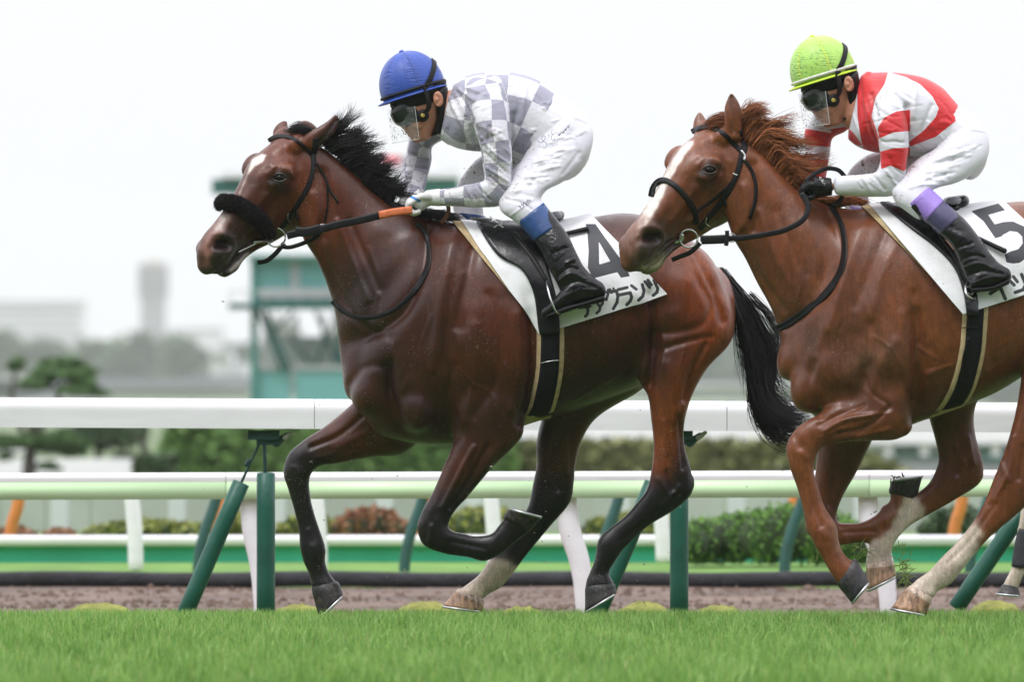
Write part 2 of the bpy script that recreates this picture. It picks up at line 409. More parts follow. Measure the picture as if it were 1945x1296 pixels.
# ---- rails
M_RAILW = simple('white rail plastic', (.85, .84, .87), .38, .06, 5, stretch=(.6, 1, 3))
M_RAILREFL = simple('rail plastic tinted by reflected grass', (.62, .86, .52), .4, .03, 3)  # pale green of reflected grass, put into the rail face colour
M_POSTG = simple('green rubber post', (.010, .095, .066), .42, .25, 5, bumpd=.002, bscale=60)
M_DKG = simple('dark green steel', (.012, .05, .045), .5, .3, 20)
M_ORG = simple('orange painted steel', (.60, .20, .04), .5, .1, 10)
M_TEAL = simple('teal painted steel', (.055, .22, .185), .5, .12, .8)
def beam(pa, pb, ring, cap=True):
    """extrude a closed outline (dy m, dz m) between two points, split to stay straight"""
    n = len(ring); v = [np.array(p) + np.array([0, y, z]) for p in (pa, pb) for y, z in ring]
    f = [[j, (j + 1) % n, n + (j + 1) % n, n + j] for j in range(n)] + [list(range(n))[::-1], [n + j for j in range(n)]]
    return np.array(v), f
def railring(h, w_, top=.35):
    r = []
    for a in np.linspace(0, math.pi, 25): r.append((-w_ * abs(math.cos(a)) ** .6 * (1 if math.cos(a) > 0 else -1), h * (1 - top) + h * top * math.sin(a) ** .8))
    return [(-w_ * .97, 0)] + r + [(w_ * .97, 0)]
def rail(name, lab, D, xs, ytop, ybot, mat, D1_=None, w_=.075, green=None, topmat=None):
    """xs: joints in photo pixels; top and bottom rows at both ends"""
    root = None
    for i, (x0, x1) in enumerate(zip(xs[:-1], xs[1:])):
        f0, f1 = [(x - 0) / 1945 for x in (x0, x1)]; yy = lambda f_, r: r[0] + (r[1] - r[0]) * f_
        a, b = P(x0 + .6, yy(f0, ybot), D), P(x1 - .6, yy(f1, ybot), D); h = (yy(.5, ybot) - yy(.5, ytop)) * D / F
        if root is None: root = empty(name, P(972, 1160, D), lab, 'rail')
        if green is None: mkmesh('rail_beam', *beam(a, b, railring(h, w_, .42)), mat, root, smooth=False)
        else:
            g = h * green; mkmesh('rail_beam', *beam(a, b, [(-w_, 0), (-w_, g), (w_, g), (w_, 0)]), mat, root)
            mkmesh('rail_cap', *beam(a + [0, 0, g + .001], b + [0, 0, g + .001], railring(h - g, w_ * 1.02, .6)), topmat, root, smooth=False)
    return root
R1 = 36.5
rail1 = rail('near_rail', 'thick white running rail on green posts close behind the horses', R1, [-1800, -960, -180, 598, 1380, 2160, 2940, 3720], (754, 767), (812, 822), M_RAILW)
for k, (xv, vt, xt, yt, xb, yb) in enumerate([(505, 900, 458, 918, 346, 1180), (1290, 905, 1240, 918, 1130, 1180), (2075, 908, 1950, 960, 1820, 1150), (-280, 898, -325, 918, -437, 1180), (2860, 908, 2740, 960, 2610, 1150)]):
    up = tag(empty('rail_post', P(xv, 1180, R1), ['upright green post with a hanging bracket between rail and turf, left of the outstretched foreleg', 'upright green post behind the bay hind leg', 'upright green post outside the right edge', 'upright green post outside the left edge', 'upright green post far outside the right edge'][k], 'post', 'upright green rail posts'))
    D = R1
    mkmesh('tube', *tube([P(xv, 1186, D), P(xv, 1040, D), P(xv, vt, D)], .0405, nseg=24, sub=2, cap=.12), M_POSTG, up)
    mkmesh('rod', *tube([P(xv - 1, vt, D), P(xv - 3, 838, D)], .0085, nseg=8, sub=1), M_DKG, up)
    b_ = mkmesh('bracket', *join([pbox(xv - 34, 818, xv + 26, 836, D - .03, .07), pbox(xv - 18, 835, xv + 16, 846, D - .015, .04), tube([P(xv + 20, 842, D), P(xv + 40, 826, D)], [.020, .010], nseg=8, sub=1)]), M_DKG, up, smooth=False)
    mkmesh('bolt', *tube([P(xv + 36, 832, D - .02), P(xv + 50, 822, D - .02)], [.012, .008], nseg=8, sub=1), simple('galvanised bolt', (.4, .38, .36), .5), b_)
    ln = tag(empty('leaning_post', P(xb, 1180, R1), ['leaning green post with a thin rod, left of the outstretched foreleg', 'leaning green post behind the bay hind hooves', 'leaning green post behind the chestnut hind hoof at the right edge', 'leaning green post outside the left edge', 'leaning green post far outside the right edge'][k], 'post', 'leaning green rail posts'))
    dx = (xt - xb) / (yb - yt)
    mkmesh('tube', *tube([P(xb - dx * 6, yb + 6, D), P((xb + xt) / 2, (yb + yt) / 2, D), P(xt, yt, D)], .0375, nseg=24, sub=2, cap=.12), M_POSTG, ln)
    mkmesh('rod', *tube([P(xt, yt, D), P(xv - 14, 846, D)], .006, nseg=8, sub=1), M_DKG, ln)
    mkmesh('collar', *tube([P(xt + 10, yt - 35, D), P(xt + 14, yt - 42, D)], .011, nseg=8, sub=1), M_DKG, ln)
R2 = 38.6
rail2 = rail('grass_reflection_rail', 'white-topped running rail behind the green posts, grass reflection painted pale green on its face', R2, [-1700, -700, 430, 1085, 1650, 2700, 3700], (897, 897), (950, 944), M_RAILREFL, w_=.07, green=.66, topmat=M_RAILW)
for k, (x0, y0, x1, y1) in enumerate([(478, 945, 500, 1190), (1080, 945, 1112, 1190), (1652, 940, 1690, 1190), (-60, 945, -30, 1190), (2230, 940, 2265, 1190)]):
    v, f = tube([P(x0 - 4, y0, R2), P(x0 + 2, y0 + 60, R2), P(x0 + (x1 - x0) * .65, y0 + (y1 - y0) * .5, R2), P(x1, y1, R2)], [.045, .05, .047, .036], nseg=16, sub=4, flat=.7)
    tag(mkmesh('white_strut', v, f, M_RAILW, loc=P(x1, y1, R2)), ['curved white strut just left of the upright green post', 'curved white strut between the two hind legs of the bay horse', 'curved white strut behind the chestnut folded foreleg', 'curved white strut outside the left edge', 'curved white strut outside the right edge'][k], 'strut', 'curved white struts under the green rail')
# far side of the dirt: short white posts, dark green and orange curved supports, barrier board, black drain tube
def pz(px, py, D): return P(px, py, D)
R3 = 47.6
for k, (x, yb, lb) in enumerate([(255, 1078, 'short white post left of the leaning green post'), (605, 1078, 'short white post right of the outstretched foreleg'), (937, 1078, 'short white post between the bay forelegs and hind legs'), (1257, 1062, 'short white post left of the upright green post behind the bay'), (-95, 1078, 'short white post outside the left edge'), (2010, 1062, 'short white post outside the right edge')]):
    v, f = tube([P(x - 6, 935, R3), P(x - 1, 985, R3), P(x + 2, 1030, R3), P(x + 3, yb + 4, R3)], [.042, .044, .044, .043], nseg=16, sub=3, cap=.2); tag(mkmesh('white_post', v, f, M_RAILW, loc=P(x, yb, R3)), lb, 'post', 'short white posts beyond the dirt')
for k, (x, lb) in enumerate([(386, 'dark green curved support left of the leaning post'), (778, 'dark green curved support behind the knee of the near foreleg'), (1150, 'dark green curved support between the bay hind legs'), (1500, 'dark green curved support in front of the round green bush'), (1852, 'dark green curved support left of the chestnut hind leg'), (15, 'dark green curved support at the left edge'), (2220, 'dark green curved support outside the right edge')]):
    if k == 5: continue
    v, f = tube([P(x + 30, 930, R3 - .5), P(x + 20, 965, R3 - .5), P(x + 2, 1015, R3 - .5), P(x - 8, 1060, R3 - .5), P(x - 10, 1108, R3 - .5)], [.03, .032, .032, .032, .032], nseg=12, sub=4, cap=.2)
    tag(mkmesh('curved_support', v, f, M_DKG2 if 'M_DKG2' in globals() else simple('weathered green steel', (.02, .085, .075), .6, .2, 8), loc=P(x, 1100, R3 - .5)), lb, 'rail support', 'dark green curved supports')
for k, (x, lb) in enumerate([(26, 'orange curved support at the far left'), (420, 'orange curved support peeping out behind the leaning post'), (800, 'orange curved support above the bay near foreleg'), (1500, 'orange curved support above the round green bush'), (1818, 'orange curved support near the right edge')]):
    v, f = tube([P(x + 12, 925, 50.5), P(x + 8, 960, 50.5), P(x - 4, 1000, 50.5), P(x - 8, 1034, 50.5)], .037, nseg=12, sub=4, cap=.2); tag(mkmesh('orange_support', v, f, M_ORG, loc=P(x, 1034, 50.5)), lb, 'rail support', 'orange curved supports')
M_GREENB = simple('bright green board', (.035, .42, .26), .5, .12, 2)
bd = empty('barrier_board', P(972, 1075, 49.8), 'low bright green barrier board with a white top band beyond the dirt track', 'barrier')
a, b = P(-1500, 1077, 49.8), P(3500, 1065, 49.8)
a[2] = -.105; b[2] = -.10
mkmesh('green_board', *beam(a, b, [(0, 0), (0, .118), (.05, .118), (.05, 0)]), M_GREENB, bd, smooth=False)
mkmesh('white_band', *beam(a + [0, -.012, .119], b + [0, -.012, .119], railring(.062, .04, .4)), M_RAILW, bd)
0 and mkmesh('orange_line', *beam(a + [0, .07, .168], b + [0, .07, .168], railring(.03, .02, .4)), M_ORG, bd)
v, f = tube([P(x, 1102, 46.25) + [0, 0, .005 * math.sin(x * .013)] for x in range(-2000, 4000, 60)], .044, nseg=14, sub=2)
tag(mkmesh('drain_tube', v, f, simple('black drain tube', (.018, .018, .022), .8, .5, 6, bumpd=.02, bscale=20), loc=v.mean(0)), 'long black tube lying on the edge of the dirt track', 'tube')
# wall behind the bushes
wl = empty('wall', P(900, 1020, 62), 'pale grey green panel wall behind the low bushes', 'wall'); M_WALL = simple('grey green panels', (.36, .41, .35), .8, .12, .8)
M_WALLP = simple('pale wall pilaster', (.55, .57, .60), .7, .1, 1)
for i in range(-8, 24):
    x0 = i * 86; mkmesh('panel', *pbox(x0 + 1, 930, x0 + 85, 1035, 62, .1), M_WALL, wl, smooth=False)
for i, x in enumerate([112, 335, 525, 730, 900, -110, 1180, 1400, 1640, 1900, 2100]):
    tag(mkmesh('pale_pillar', *pbox(x - 15, 935, x + 15, 1020 if x != 112 else 1012, 60, .3), M_WALLP, smooth=False, loc=P(x, 1020, 60)), ['pale pillar beyond the dirt between orange support and white post', 'pale pillar beyond the dirt right of the short white post', 'pale pillar right of the upright green post', 'pale pillar above the reddish bush', 'pale pillar above the near foreleg', 'pale pillar outside the left edge', 'pale pillar between the bay hind legs', 'pale pillar above the round green bush', 'pale pillar behind the chestnut forelegs', 'pale pillar at the right edge', 'pale pillar outside the right edge'][i], 'pillar', 'pale pillars beyond the dirt')

# ---- plants
def leafcloud(centres, n, size, seed, squash=1.0, shell=.62):
    """leaf quads scattered through ellipsoids: centres (c3, rx, ry, rz)"""
    rg = np.random.default_rng(seed); wts = np.array([c[1] * c[3] for c in centres]); wts = wts / wts.sum(); k = rg.choice(len(centres), n, p=wts)
    d = rg.normal(size=(n, 3)); d /= np.linalg.norm(d, axis=1)[:, None]; r = (shell + (1 - shell) * rg.random(n)) * (1 + .12 * np.sin(d[:, 0] * 9 + k) * np.sin(d[:, 2] * 8 + k * 2))
    C = np.array([c[0] for c in centres])[k]; R_ = np.array([[c[1], c[2], c[3]] for c in centres])[k]; p = C + d * R_ * r[:, None]
    u = rg.normal(size=(n, 3)); u /= np.linalg.norm(u, axis=1)[:, None]; w2 = np.cross(u, rg.normal(size=(n, 3))); w2 /= np.linalg.norm(w2, axis=1)[:, None]
    s = size * rg.uniform(.6, 1.4, n)[:, None]; V = np.stack([p - u * s, p + w2 * s * .5, p + u * s, p - w2 * s * .5], 1).reshape(-1, 3)
    F_ = np.arange(n * 4).reshape(n, 4); return V, F_, np.repeat(rg.random(n), 4)
def leafmat(name, lo, hi):
    m, t, b = newmat(name); a = nd(t, 'ShaderNodeAttribute'); a.attribute_name = 'v'
    t.links.new(ramp(t, a.outputs['Fac'], [(0, lo), (1, hi)]), b.inputs['Base Color']); b.inputs['Roughness'].default_value = .6; return m
LM_G = leafmat('fresh green leaves', (.06, .17, .02), (.19, .36, .06)); LM_D = leafmat('dark green leaves', (.025, .06, .022), (.08, .14, .05)); LM_Y = leafmat('yellow green leaves', (.13, .17, .03), (.34, .36, .08))
LM_R = leafmat('reddish leaves', (.16, .07, .035), (.42, .20, .10)); LM_GREY = leafmat('grey green far leaves', (.02, .055, .025), (.08, .14, .05)); LM_H = leafmat('hedge leaves', (.07, .16, .03), (.19, .33, .08)); LM_P = leafmat('pine needles', (.03, .085, .02), (.12, .23, .06)); LM_O = leafmat('olive grass', (.13, .15, .05), (.26, .27, .10))
M_BARK = simple('bark', (.05, .04, .032), .9, .3, 20)
def bush(name, lab, x0, y0, x1, y1, D, mat, n, size, seed, group, base=None, blobs=7, core=LM_D):
    rg = np.random.default_rng(seed); s = D / F; cs = []; wpx, hpx = (x1 - x0), (y1 - y0)
    for i in range(blobs * 3):
        fx = (i + .5) / blobs / 3 + rg.normal(0, .03); hh = hpx * rg.uniform(.80, 1.0) * (1 - .30 * (abs(fx - .5) * 2) ** 2.5)
        c = P(x0 + wpx * fx, y1 - hh * .55, D + rg.normal(0, .12)); cs.append((c, wpx / blobs * .8 * s, wpx / blobs * s, hh * .46 * s))
    root = empty(name, P((x0 + x1) / 2, y1, D), lab, 'bush', group); v, f, c = leafcloud(cs, n, size, seed)
    mkmesh('foliage', v, f, mat, root, smooth=False, attrs={'v': c})
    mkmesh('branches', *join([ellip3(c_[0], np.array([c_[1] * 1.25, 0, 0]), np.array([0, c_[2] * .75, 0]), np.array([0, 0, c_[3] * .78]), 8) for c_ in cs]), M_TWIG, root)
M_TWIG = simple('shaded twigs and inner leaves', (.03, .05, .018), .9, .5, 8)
G_B = 'low bushes beyond the dirt track'
for a in [('reddish low bush behind the orange support at the far left', -40, 1000, 60, 1034, 54, LM_R, 1500, .03, 1), ('small brown bush below the second pale pillar', 85, 1003, 140, 1034, 54, LM_R, 900, .03, 2), ('wide yellow green bush behind the short white post at left', 172, 984, 400, 1034, 54, LM_Y, 5200, .03, 3),
   ('yellow green bush between leaning and upright green posts', 395, 968, 470, 1034, 54, LM_Y, 2600, .03, 4), ('small olive bush right of the upright green post', 535, 975, 640, 1034, 54, LM_Y, 2400, .03, 5), ('rusty red bush between the bay forelegs', 640, 962, 768, 1034, 54, LM_R, 3800, .03, 6),
   ('yellow green bush with rusty tips behind the near foreleg', 850, 960, 1000, 1034, 54, LM_Y, 3600, .03, 7), ('olive bush behind the bay hind cannons', 1130, 965, 1290, 1034, 54, LM_Y, 3600, .03, 8), ('dark bush behind the chestnut far hock', 1760, 960, 1900, 1030, 54, LM_D, 2600, .03, 9), ('dark bush at the right edge', 1900, 965, 2050, 1030, 54, LM_D, 2600, .03, 10)]:
    bush('bush', a[0], *a[1:6], a[6], a[7], a[8], a[9], G_B)
bush('round_bush', 'large fresh green clipped bush between the two horses', 1296, 950, 1660, 1082, 48.6, LM_G, 30000, .013, 21, 'clipped green bushes', blobs=9)
# sloped hedge bank and olive bank under the white rail
def bank(name, lab, poly, D, depth, mat, n, size, seed, kind=None, body=None):
    v = [P(x, y, D) for x, y in poly] + [P(x, y, D) + [0, depth, 0] for x, y in poly]; m = len(poly)
    f = [list(range(m)), [m + i for i in range(m)][::-1]] + [[i, (i + 1) % m, m + (i + 1) % m, m + i][::-1] for i in range(m)]
    root = empty(name, P(poly[0][0], poly[-1][1], D), lab, 'hedge'); mkmesh('hedge_body', np.array(v), f, body, root, smooth=False)
    rg = np.random.default_rng(seed); xs = [p[0] for p in poly]; ys = [p[1] for p in poly]; px = rg.uniform(min(xs), max(xs), n * 3); py = rg.uniform(min(ys), max(ys), n * 3); k = polysd(px, py, poly) < 2; px, py = px[k][:n], py[k][:n]
    p = np.array([P(x, y, D) for x, y in zip(px, py)]) + np.c_[np.zeros(len(px)), -rg.random(len(px)) * .25, rg.normal(0, .02, len(px))]
    u = rg.normal(size=p.shape); u /= np.linalg.norm(u, axis=1)[:, None]; w2 = np.cross(u, rg.normal(size=p.shape)); w2 /= np.linalg.norm(w2, axis=1)[:, None]; s = size
    V = np.stack([p - u * s, p + w2 * s * .5, p + u * s, p - w2 * s * .5], 1).reshape(-1, 3)
    mkmesh('foliage', V, np.arange(len(p) * 4).reshape(-1, 4), mat, root, smooth=False, attrs={'v': np.repeat(rg.random(len(p)), 4)})
M_HB = simple('hedge green', (.06, .125, .035), .95, .3, 1.2); M_OB = simple('olive bank grass', (.17, .18, .07), .95, .25, .9)
bank('clipped_hedge', 'fresh green clipped hedge with a sloping left end under the white rail', [(332, 800), (980, 800), (980, 960), (270, 960), (285, 900)], 92, 3, LM_H, 9000, .10, 31, body=M_HB)
bank('small_hedge', 'small dark green hedge at the foot of the sloping hedge', [(262, 874), (330, 868), (335, 960), (258, 960)], 90, 1, LM_D, 1500, .09, 32, body=M_TWIG)
bank('olive_bank', 'olive grass bank behind the bay hind legs', [(960, 848), (1150, 842), (1500, 842), (1600, 850), (1720, 900), (1740, 960), (960, 960)], 92.5, 3, LM_O, 7000, .11, 33, body=M_OB)
# far white fence and far running rail above the bank
fr = empty('far_white_rail', P(1400, 880, 118), 'distant white rail with short posts above the olive bank', 'rail')
mkmesh('rail_beam', *pbox(900, 806, 3200, 842, 118, .2), M_RAILW, fr, smooth=False)
for i in range(30): mkmesh('post', *pbox(1000 + i * 68, 842, 1016 + i * 68, 866, 118.1, .1), M_RAILW, fr, smooth=False)
fr = empty('far_barrier', P(300, 880, 112), 'distant low white barrier behind the pine trunks at left', 'barrier')
mkmesh('panel', *pbox(-600, 872, 268, 912, 112, .2), M_RAILW, fr, smooth=False)
mkmesh('panel', *pbox(-600, 835, 45, 862, 125, .2), M_RAILW, fr, smooth=False)
M_CONC = simple('pale concrete', (.62, .63, .66), .8, .08, .5); M_GREYB = simple('grey roofing', (.24, .25, .27), .8, .15, .2)
M_WHITEB = simple('white facade', (.72, .73, .75), .8, .06, .3); M_TEALW = simple('pale teal window band', (.22, .36, .36), .5, .1, .3)
hb = empty('white_pavilion', P(1850, 900, 130), 'low white pavilion with pale teal windows behind the chestnut hind legs', 'building')
mkmesh('wall', *pbox(1640, 845, 2500, 900, 130, 6), M_WHITEB, hb, smooth=False)
for i, (a0, b0, c0, d0) in enumerate([(1690, 828, 1760, 845), (1880, 826, 1990, 842), (1860, 850, 1945, 880), (1700, 862, 1820, 872), (2000, 850, 2100, 880)]):
    mkmesh('window', *pbox(a0, b0 if b0 > 846 else 848, c0, d0 if d0 > 850 else 858, 129.9, .1), M_TEALW, hb, smooth=False)
mkmesh('roof', *pbox(1630, 836, 2520, 844.6, 129.5, 7), M_CONC, hb, smooth=False)
# pines and trees behind the left rail
def tree(name, lab, trunk, blobs, D, mat, n, size, seed, group, tr=.09):
    """trunk: list of limbs (pts px, radii px); blobs: (x, y, rx, ry) px"""
    s = D / F; base = P(*trunk[0][0][0], D); root = empty(name, base, lab, 'tree', group)
    parts = [tube([P(x, y, D) for x, y in pts], np.array(r) * s, nseg=9, sub=4) for pts, r in trunk]; mkmesh('trunk', *join(parts), M_BARK, root)
    rg = np.random.default_rng(seed); cs = []
    for x, y, rx, ry in blobs:
        for q in range(5):
            cs.append((P(x + rg.normal(0, rx * .38), y + rg.normal(0, ry * .3), D) + [0, rg.normal(0, rx * .4 * s), 0], rx * .55 * s, rx * .55 * s, ry * .62 * s))
    v, f, c = leafcloud(cs, n, size, seed, shell=.2); mkmesh('crown', v, f, mat, root, smooth=False, attrs={'v': c})
G_T = 'trees behind the running rail'
tree('pine_tree', 'green cloud-pruned pine with flat crown at the left, above the white rail', [([(55, 930), (56, 880), (60, 840), (62, 800)], [16, 13, 10, 8]), ([(60, 850), (40, 815), (24, 780), (30, 700)], [7, 6, 5, 3]), ([(60, 845), (85, 800), (110, 760), (120, 710)], [7, 6, 5, 3])],
     [(32, 692, 26, 13), (120, 708, 66, 17), (112, 690, 44, 12), (165, 724, 40, 15), (80, 728, 50, 13), (140, 742, 62, 11), (190, 745, 24, 8), (20, 838, 40, 18), (95, 838, 56, 20), (140, 858, 30, 12), (10, 868, 22, 8), (90, 885, 26, 6)], 105, LM_P, 22000, .045, 71, G_T)
tree('spreading_tree', 'dark spreading tree with several trunks left of the sloping hedge', [([(185, 930), (186, 880), (190, 820)], [9, 8, 6]), ([(272, 900), (274, 860), (268, 810)], [9, 8, 6])],
     [(180, 835, 44, 18), (150, 822, 30, 14), (232, 834, 34, 16), (215, 815, 50, 14), (245, 872, 22, 7), (262, 818, 20, 12)], 118, LM_D, 6500, .08, 72, G_T)
G_F = 'row of far grey green trees'
rg = np.random.default_rng(77)
def far_tree(i, x, y, rx, h, D, lab):
    s = D / F; base = P(x, HZ + 18, D); root = empty('far_tree', base, lab, 'tree', G_F); mkmesh('trunk', *tube([base, P(x, y + h * .4, D)], 1.8 * s * 1.2, nseg=6, sub=1), M_BARK, root)
    cs = [(P(x + rg.normal(0, rx * .4), y + h * .5 + rg.normal(0, h * .18), D) + [0, rg.normal(0, 2), 0], rx * .5 * s, rx * .5 * s, h * .36 * s) for q in range(9)]
    v, f, c = leafcloud(cs, 1500, 1.15, 100 + i, shell=.2); mkmesh('crown', v, f, LM_GREY, root, smooth=False, attrs={'v': c})
xs = [(-60, 640, 60, 110), (30, 640, 62, 100), (85, 636, 50, 100), (200, 650, 55, 90), (260, 644, 52, 95), (320, 646, 60, 95), (372, 660, 48, 85), (468, 652, 42, 80), (560, 625, 60, 110), (640, 630, 60, 110), (1110, 620, 60, 120), (1200, 630, 60, 110), (1330, 640, 62, 110), (1400, 615, 55, 130), (1470, 600, 60, 145), (1900, 700, 60, 60), (1990, 640, 60, 110)]
xs += [(-180 - 105 * i, 640 - (i * 37) % 23, 60, 110) for i in range(7)] + [(2110 + 105 * i, 640 - (i * 41) % 27, 60, 115) for i in range(9)]
FT = ['hazy far tree just outside the left edge', 'leftmost hazy far tree, above the flat pine crown', 'second hazy far tree from the left, below the pale office block', 'hazy far tree left of the grey tower', 'hazy far tree at the foot of the grey tower', 'hazy far tree just right of the grey tower',
 'lowest hazy far tree between tower and small white building', 'hazy far tree touching the left column of the teal tower', 'hazy far tree seen through the left half of the teal tower', 'hazy far tree seen through the right half of the teal tower', 'hazy far tree behind the belly of the bay horse', 'hazy far tree behind the rump of the bay horse', 'hazy far tree just left of the black tail',
 'tall hazy far tree behind the black tail', 'tallest hazy far tree, behind the neck of the chestnut horse', 'low hazy far tree under the belly of the chestnut horse', 'hazy far tree outside the right edge'] + ['hazy far tree number %s beyond the left edge, counted outwards' % w_ for w_ in ('two', 'three', 'four', 'five', 'six', 'seven', 'eight')] + ['hazy far tree number %s beyond the right edge, counted outwards' % w_ for w_ in ('two', 'three', 'four', 'five', 'six', 'seven', 'eight', 'nine', 'ten')]
for i, (x, y, rx, h) in enumerate(xs):
    far_tree(i, x, y, rx, h, 1250 + 40 * (i % 3), FT[i])
# far roofs, tower and blocks
def farbox(name, lab, cat, parts, D):
    root = empty(name, P(parts[0][1], parts[0][4], D), lab, cat)
    for nm, x0, y0, x1, y1, mat, dd, dep in parts: mkmesh(nm, *pbox(x0, y0, x1, y1, D + dd, dep), mat, root, smooth=False)
farbox('long_roof', 'long grey roofed hall in front of the far trees', 'building', [('roof', 195, 718, 480, 741, M_GREYB, -1, 14), ('wall', 200, 741.2, 476, 757, M_WHITEB, 0, 12), ('ridge', 360, 714, 470, 717.8, M_GREYB, 2, 8)], 420)
farbox('white_house', 'small white building between the far trees and the teal tower', 'building', [('wall', 400, 672, 440, 720, M_WHITEB, 0, 8), ('roof', 396, 662, 436, 671.8, M_CONC, -1, 9), ('wall', 440, 690, 470, 720, M_CONC, 1, 8)], 520)
farbox('low_grey_hall', 'low grey hall at the left behind the pine', 'building', [('wall', -200, 722, 200, 760, M_GREYB, 0, 12), ('roof', -210, 716, 60, 721.8, M_CONC, -1, 13)], 430)
farbox('far_hall', 'long low pale hall far behind the tail of the bay horse', 'building', [('wall', 1000, 735, 1700, 760, M_WHITEB, 0, 12), ('roof', 990, 728, 1710, 734.8, M_CONC, -1, 14)], 440)
D = 2300; s = D / F
wt = empty('water_tower', P(290, 655, D), 'grey tower with a wider square head and a tan cap, faint in the haze', 'tower')
mkmesh('shaft', *pbox(267, 572, 313, 750, D, 46 * s), simple('grey tower shaft', (.22, .21, .23), .8, .05, .02), wt, smooth=False)
mkmesh('head', *pbox(262, 503, 318, 562, D - 5 * s, 56 * s), simple('grey tower head', (.14, .13, .15), .8, .05, .02), wt, smooth=False)
mkmesh('neck', *(lambda a, b_: (np.vstack([a[0], b_[0]]), a[1] + [[i + 8 for i in q] for q in b_[1]]))(pbox(264.5, 562.3, 315.5, 567, D - 3 * s, 52 * s), pbox(266, 567.3, 314, 571.7, D - 1 * s, 48 * s)), M_GREYB, wt, smooth=False)
mkmesh('cap', *pbox(274, 495, 306, 502.6, D + 5 * s, 32 * s), simple('tan cap', (.5, .42, .3), .8), wt, smooth=False)
mkmesh('base', *pbox(258, 632, 322, 750, D - 6 * s, 40 * s), simple('grey tower base', (.3, .3, .33), .8), wt, smooth=False)
D = 3000; bk = empty('office_block', P(75, 660, D), 'long pale office block almost lost in the haze at the left', 'building')
M_OFF = simple('pale block wall', (.55, .54, .57), .8, .05, .01)
mkmesh('wall', *pbox(-120, 578, 155, 760, D, 30), M_OFF, bk, smooth=False); mkmesh('roof', *pbox(-122, 572, 157, 577.6, D - 2, 34), M_GREYB, bk, smooth=False)
for r_ in range(5):
    mkmesh('window_band', *pbox(-110, 588 + r_ * 16, 148, 595 + r_ * 16, D - .6, .5), M_GREYB, bk, smooth=False)
farbox('distant_block', 'faint low block right of the grey tower', 'building', [('wall', 345, 628, 420, 760, M_OFF, 0, 20), ('roof', 343, 624, 422, 627.6, M_GREYB, -1, 22)], 2700)
# ---- teal judging tower behind the bay's head and neck
D = 128; tt = empty('judging_tower', P(640, 900, D), 'teal steel judging tower with platforms, stairs and glazed cabin behind the bay horse', 'tower')
M_GLASST = simple('teal tinted panel', (.16, .40, .38), .35, .08, .6); M_GREYP = simple('grey tower panel', (.42, .44, .44), .6, .1, .6); M_TEALD = simple('dark teal steel', (.018, .10, .085), .5, .15, .8)
def T_(nm, x0, y0, x1, y1, mat, dy=0, dep=.3): mkmesh(nm, *pbox(x0, y0, x1, y1, D + dy, dep), mat, tt, smooth=False)
T_('column', 476, 492, 489, 905, M_TEAL); T_('column', 845, 520, 858, 905, M_TEAL, .02); T_('column', 660, 492, 672, 905, M_TEAL, 1.0)
T_('cabin_panel', 489.5, 496, 552, 548, M_GLASST, .08, .1); T_('cabin_panel', 568, 496, 690, 548, M_GLASST, .08, .1); T_('cabin_panel', 702, 496, 844, 548, M_GLASST, .08, .1)
T_('cabin_sill', 489.5, 548.4, 844, 566, M_GREYP, .06, .2); T_('cabin_mullion', 552.4, 496, 567.6, 548, M_GREYP, .05, .12); T_('cabin_roof', 470, 484, 864, 491.6, M_TEAL, -.2, 3)
T_('walkway', 434, 576, 900, 587, M_TEALD, -.4, 1.2); T_('walkway_beam', 489.5, 566.4, 844, 575.6, M_TEAL, .1, .3)
T_('lower_panel', 489.5, 703, 552, 905, M_GLASST, .1, .1); T_('lower_panel', 560, 703, 700, 905, M_GLASST, .1, .1); T_('lower_panel', 708, 703, 844, 905, M_GLASST, .1, .1); T_('lower_rail', 489.5, 694, 844, 702.6, M_GREYP, .05, .2); T_('mid_panel', 640, 590, 844, 693, M_TEAL, .6, .1)
for (x0, y0, x1, y1) in ((492, 592, 536, 700), (505, 592, 549, 700)): mkmesh('stair_stringer', *tube([P(x0, y0, D - .1), P(x1, y1, D - .1)], .035, nseg=6, sub=1), M_TEALD, tt)
for i in range(9): T_('step', 494 + i * 5, 600 + i * 12, 512 + i * 5, 603 + i * 12, M_TEALD, -.12, .3)
for (x0, y0, x1, y1) in ((556, 592, 512, 640), (592, 694, 548, 640), (640, 592, 600, 694), (600, 592, 640, 694)): mkmesh('brace', *tube([P(x0, y0, D + .3), P(x1, y1, D + .3)], .025, nseg=6, sub=1), M_TEALD, tt)
for i in range(13): T_('handrail_post', 436 + i * 33, 556, 438 + i * 33, 575.8, M_GREYP, -.38, .04)
T_('handrail', 434, 553, 900, 555.8, M_GREYP, -.38, .04)
for x in (505, 560, 610): T_('back_post', x, 600, x + 7, 702, M_GREYP, 2.2, .1)
T_('back_screen', 500, 640, 640, 700, M_GREYP, 2.5, .05)
T_('upper_beam', 402, 340, 444, 368, M_TEALD, -.2, .4); T_('upper_beam', 444.4, 338, 872, 372, M_TEAL, -.1, .6); T_('upper_deck', 420, 326, 870, 337.6, M_WHITEB, -.3, 3); T_('upper_column', 640, 372.4, 655, 483.6, M_TEAL, .5, .3); T_('upper_column', 800, 372.4, 812, 483.6, M_TEAL, .5, .3)
T_('roof_slab', 700, 308, 830, 325.6, M_WHITEB, .2, 2); T_('signal_board', 722, 296, 760, 307.6, simple('red board', (.65, .06, .09), .5), .1, .2); T_('signal_board', 760.5, 297, 788, 307.6, M_GREYB, .1, .2)
for x in (838, 858): T_('handrail_post', x, 312, x + 2, 326, M_GREYP, 0, .05)

# ------------------------------------------------------------------ horses
D1, D2 = 34.0, 32.9

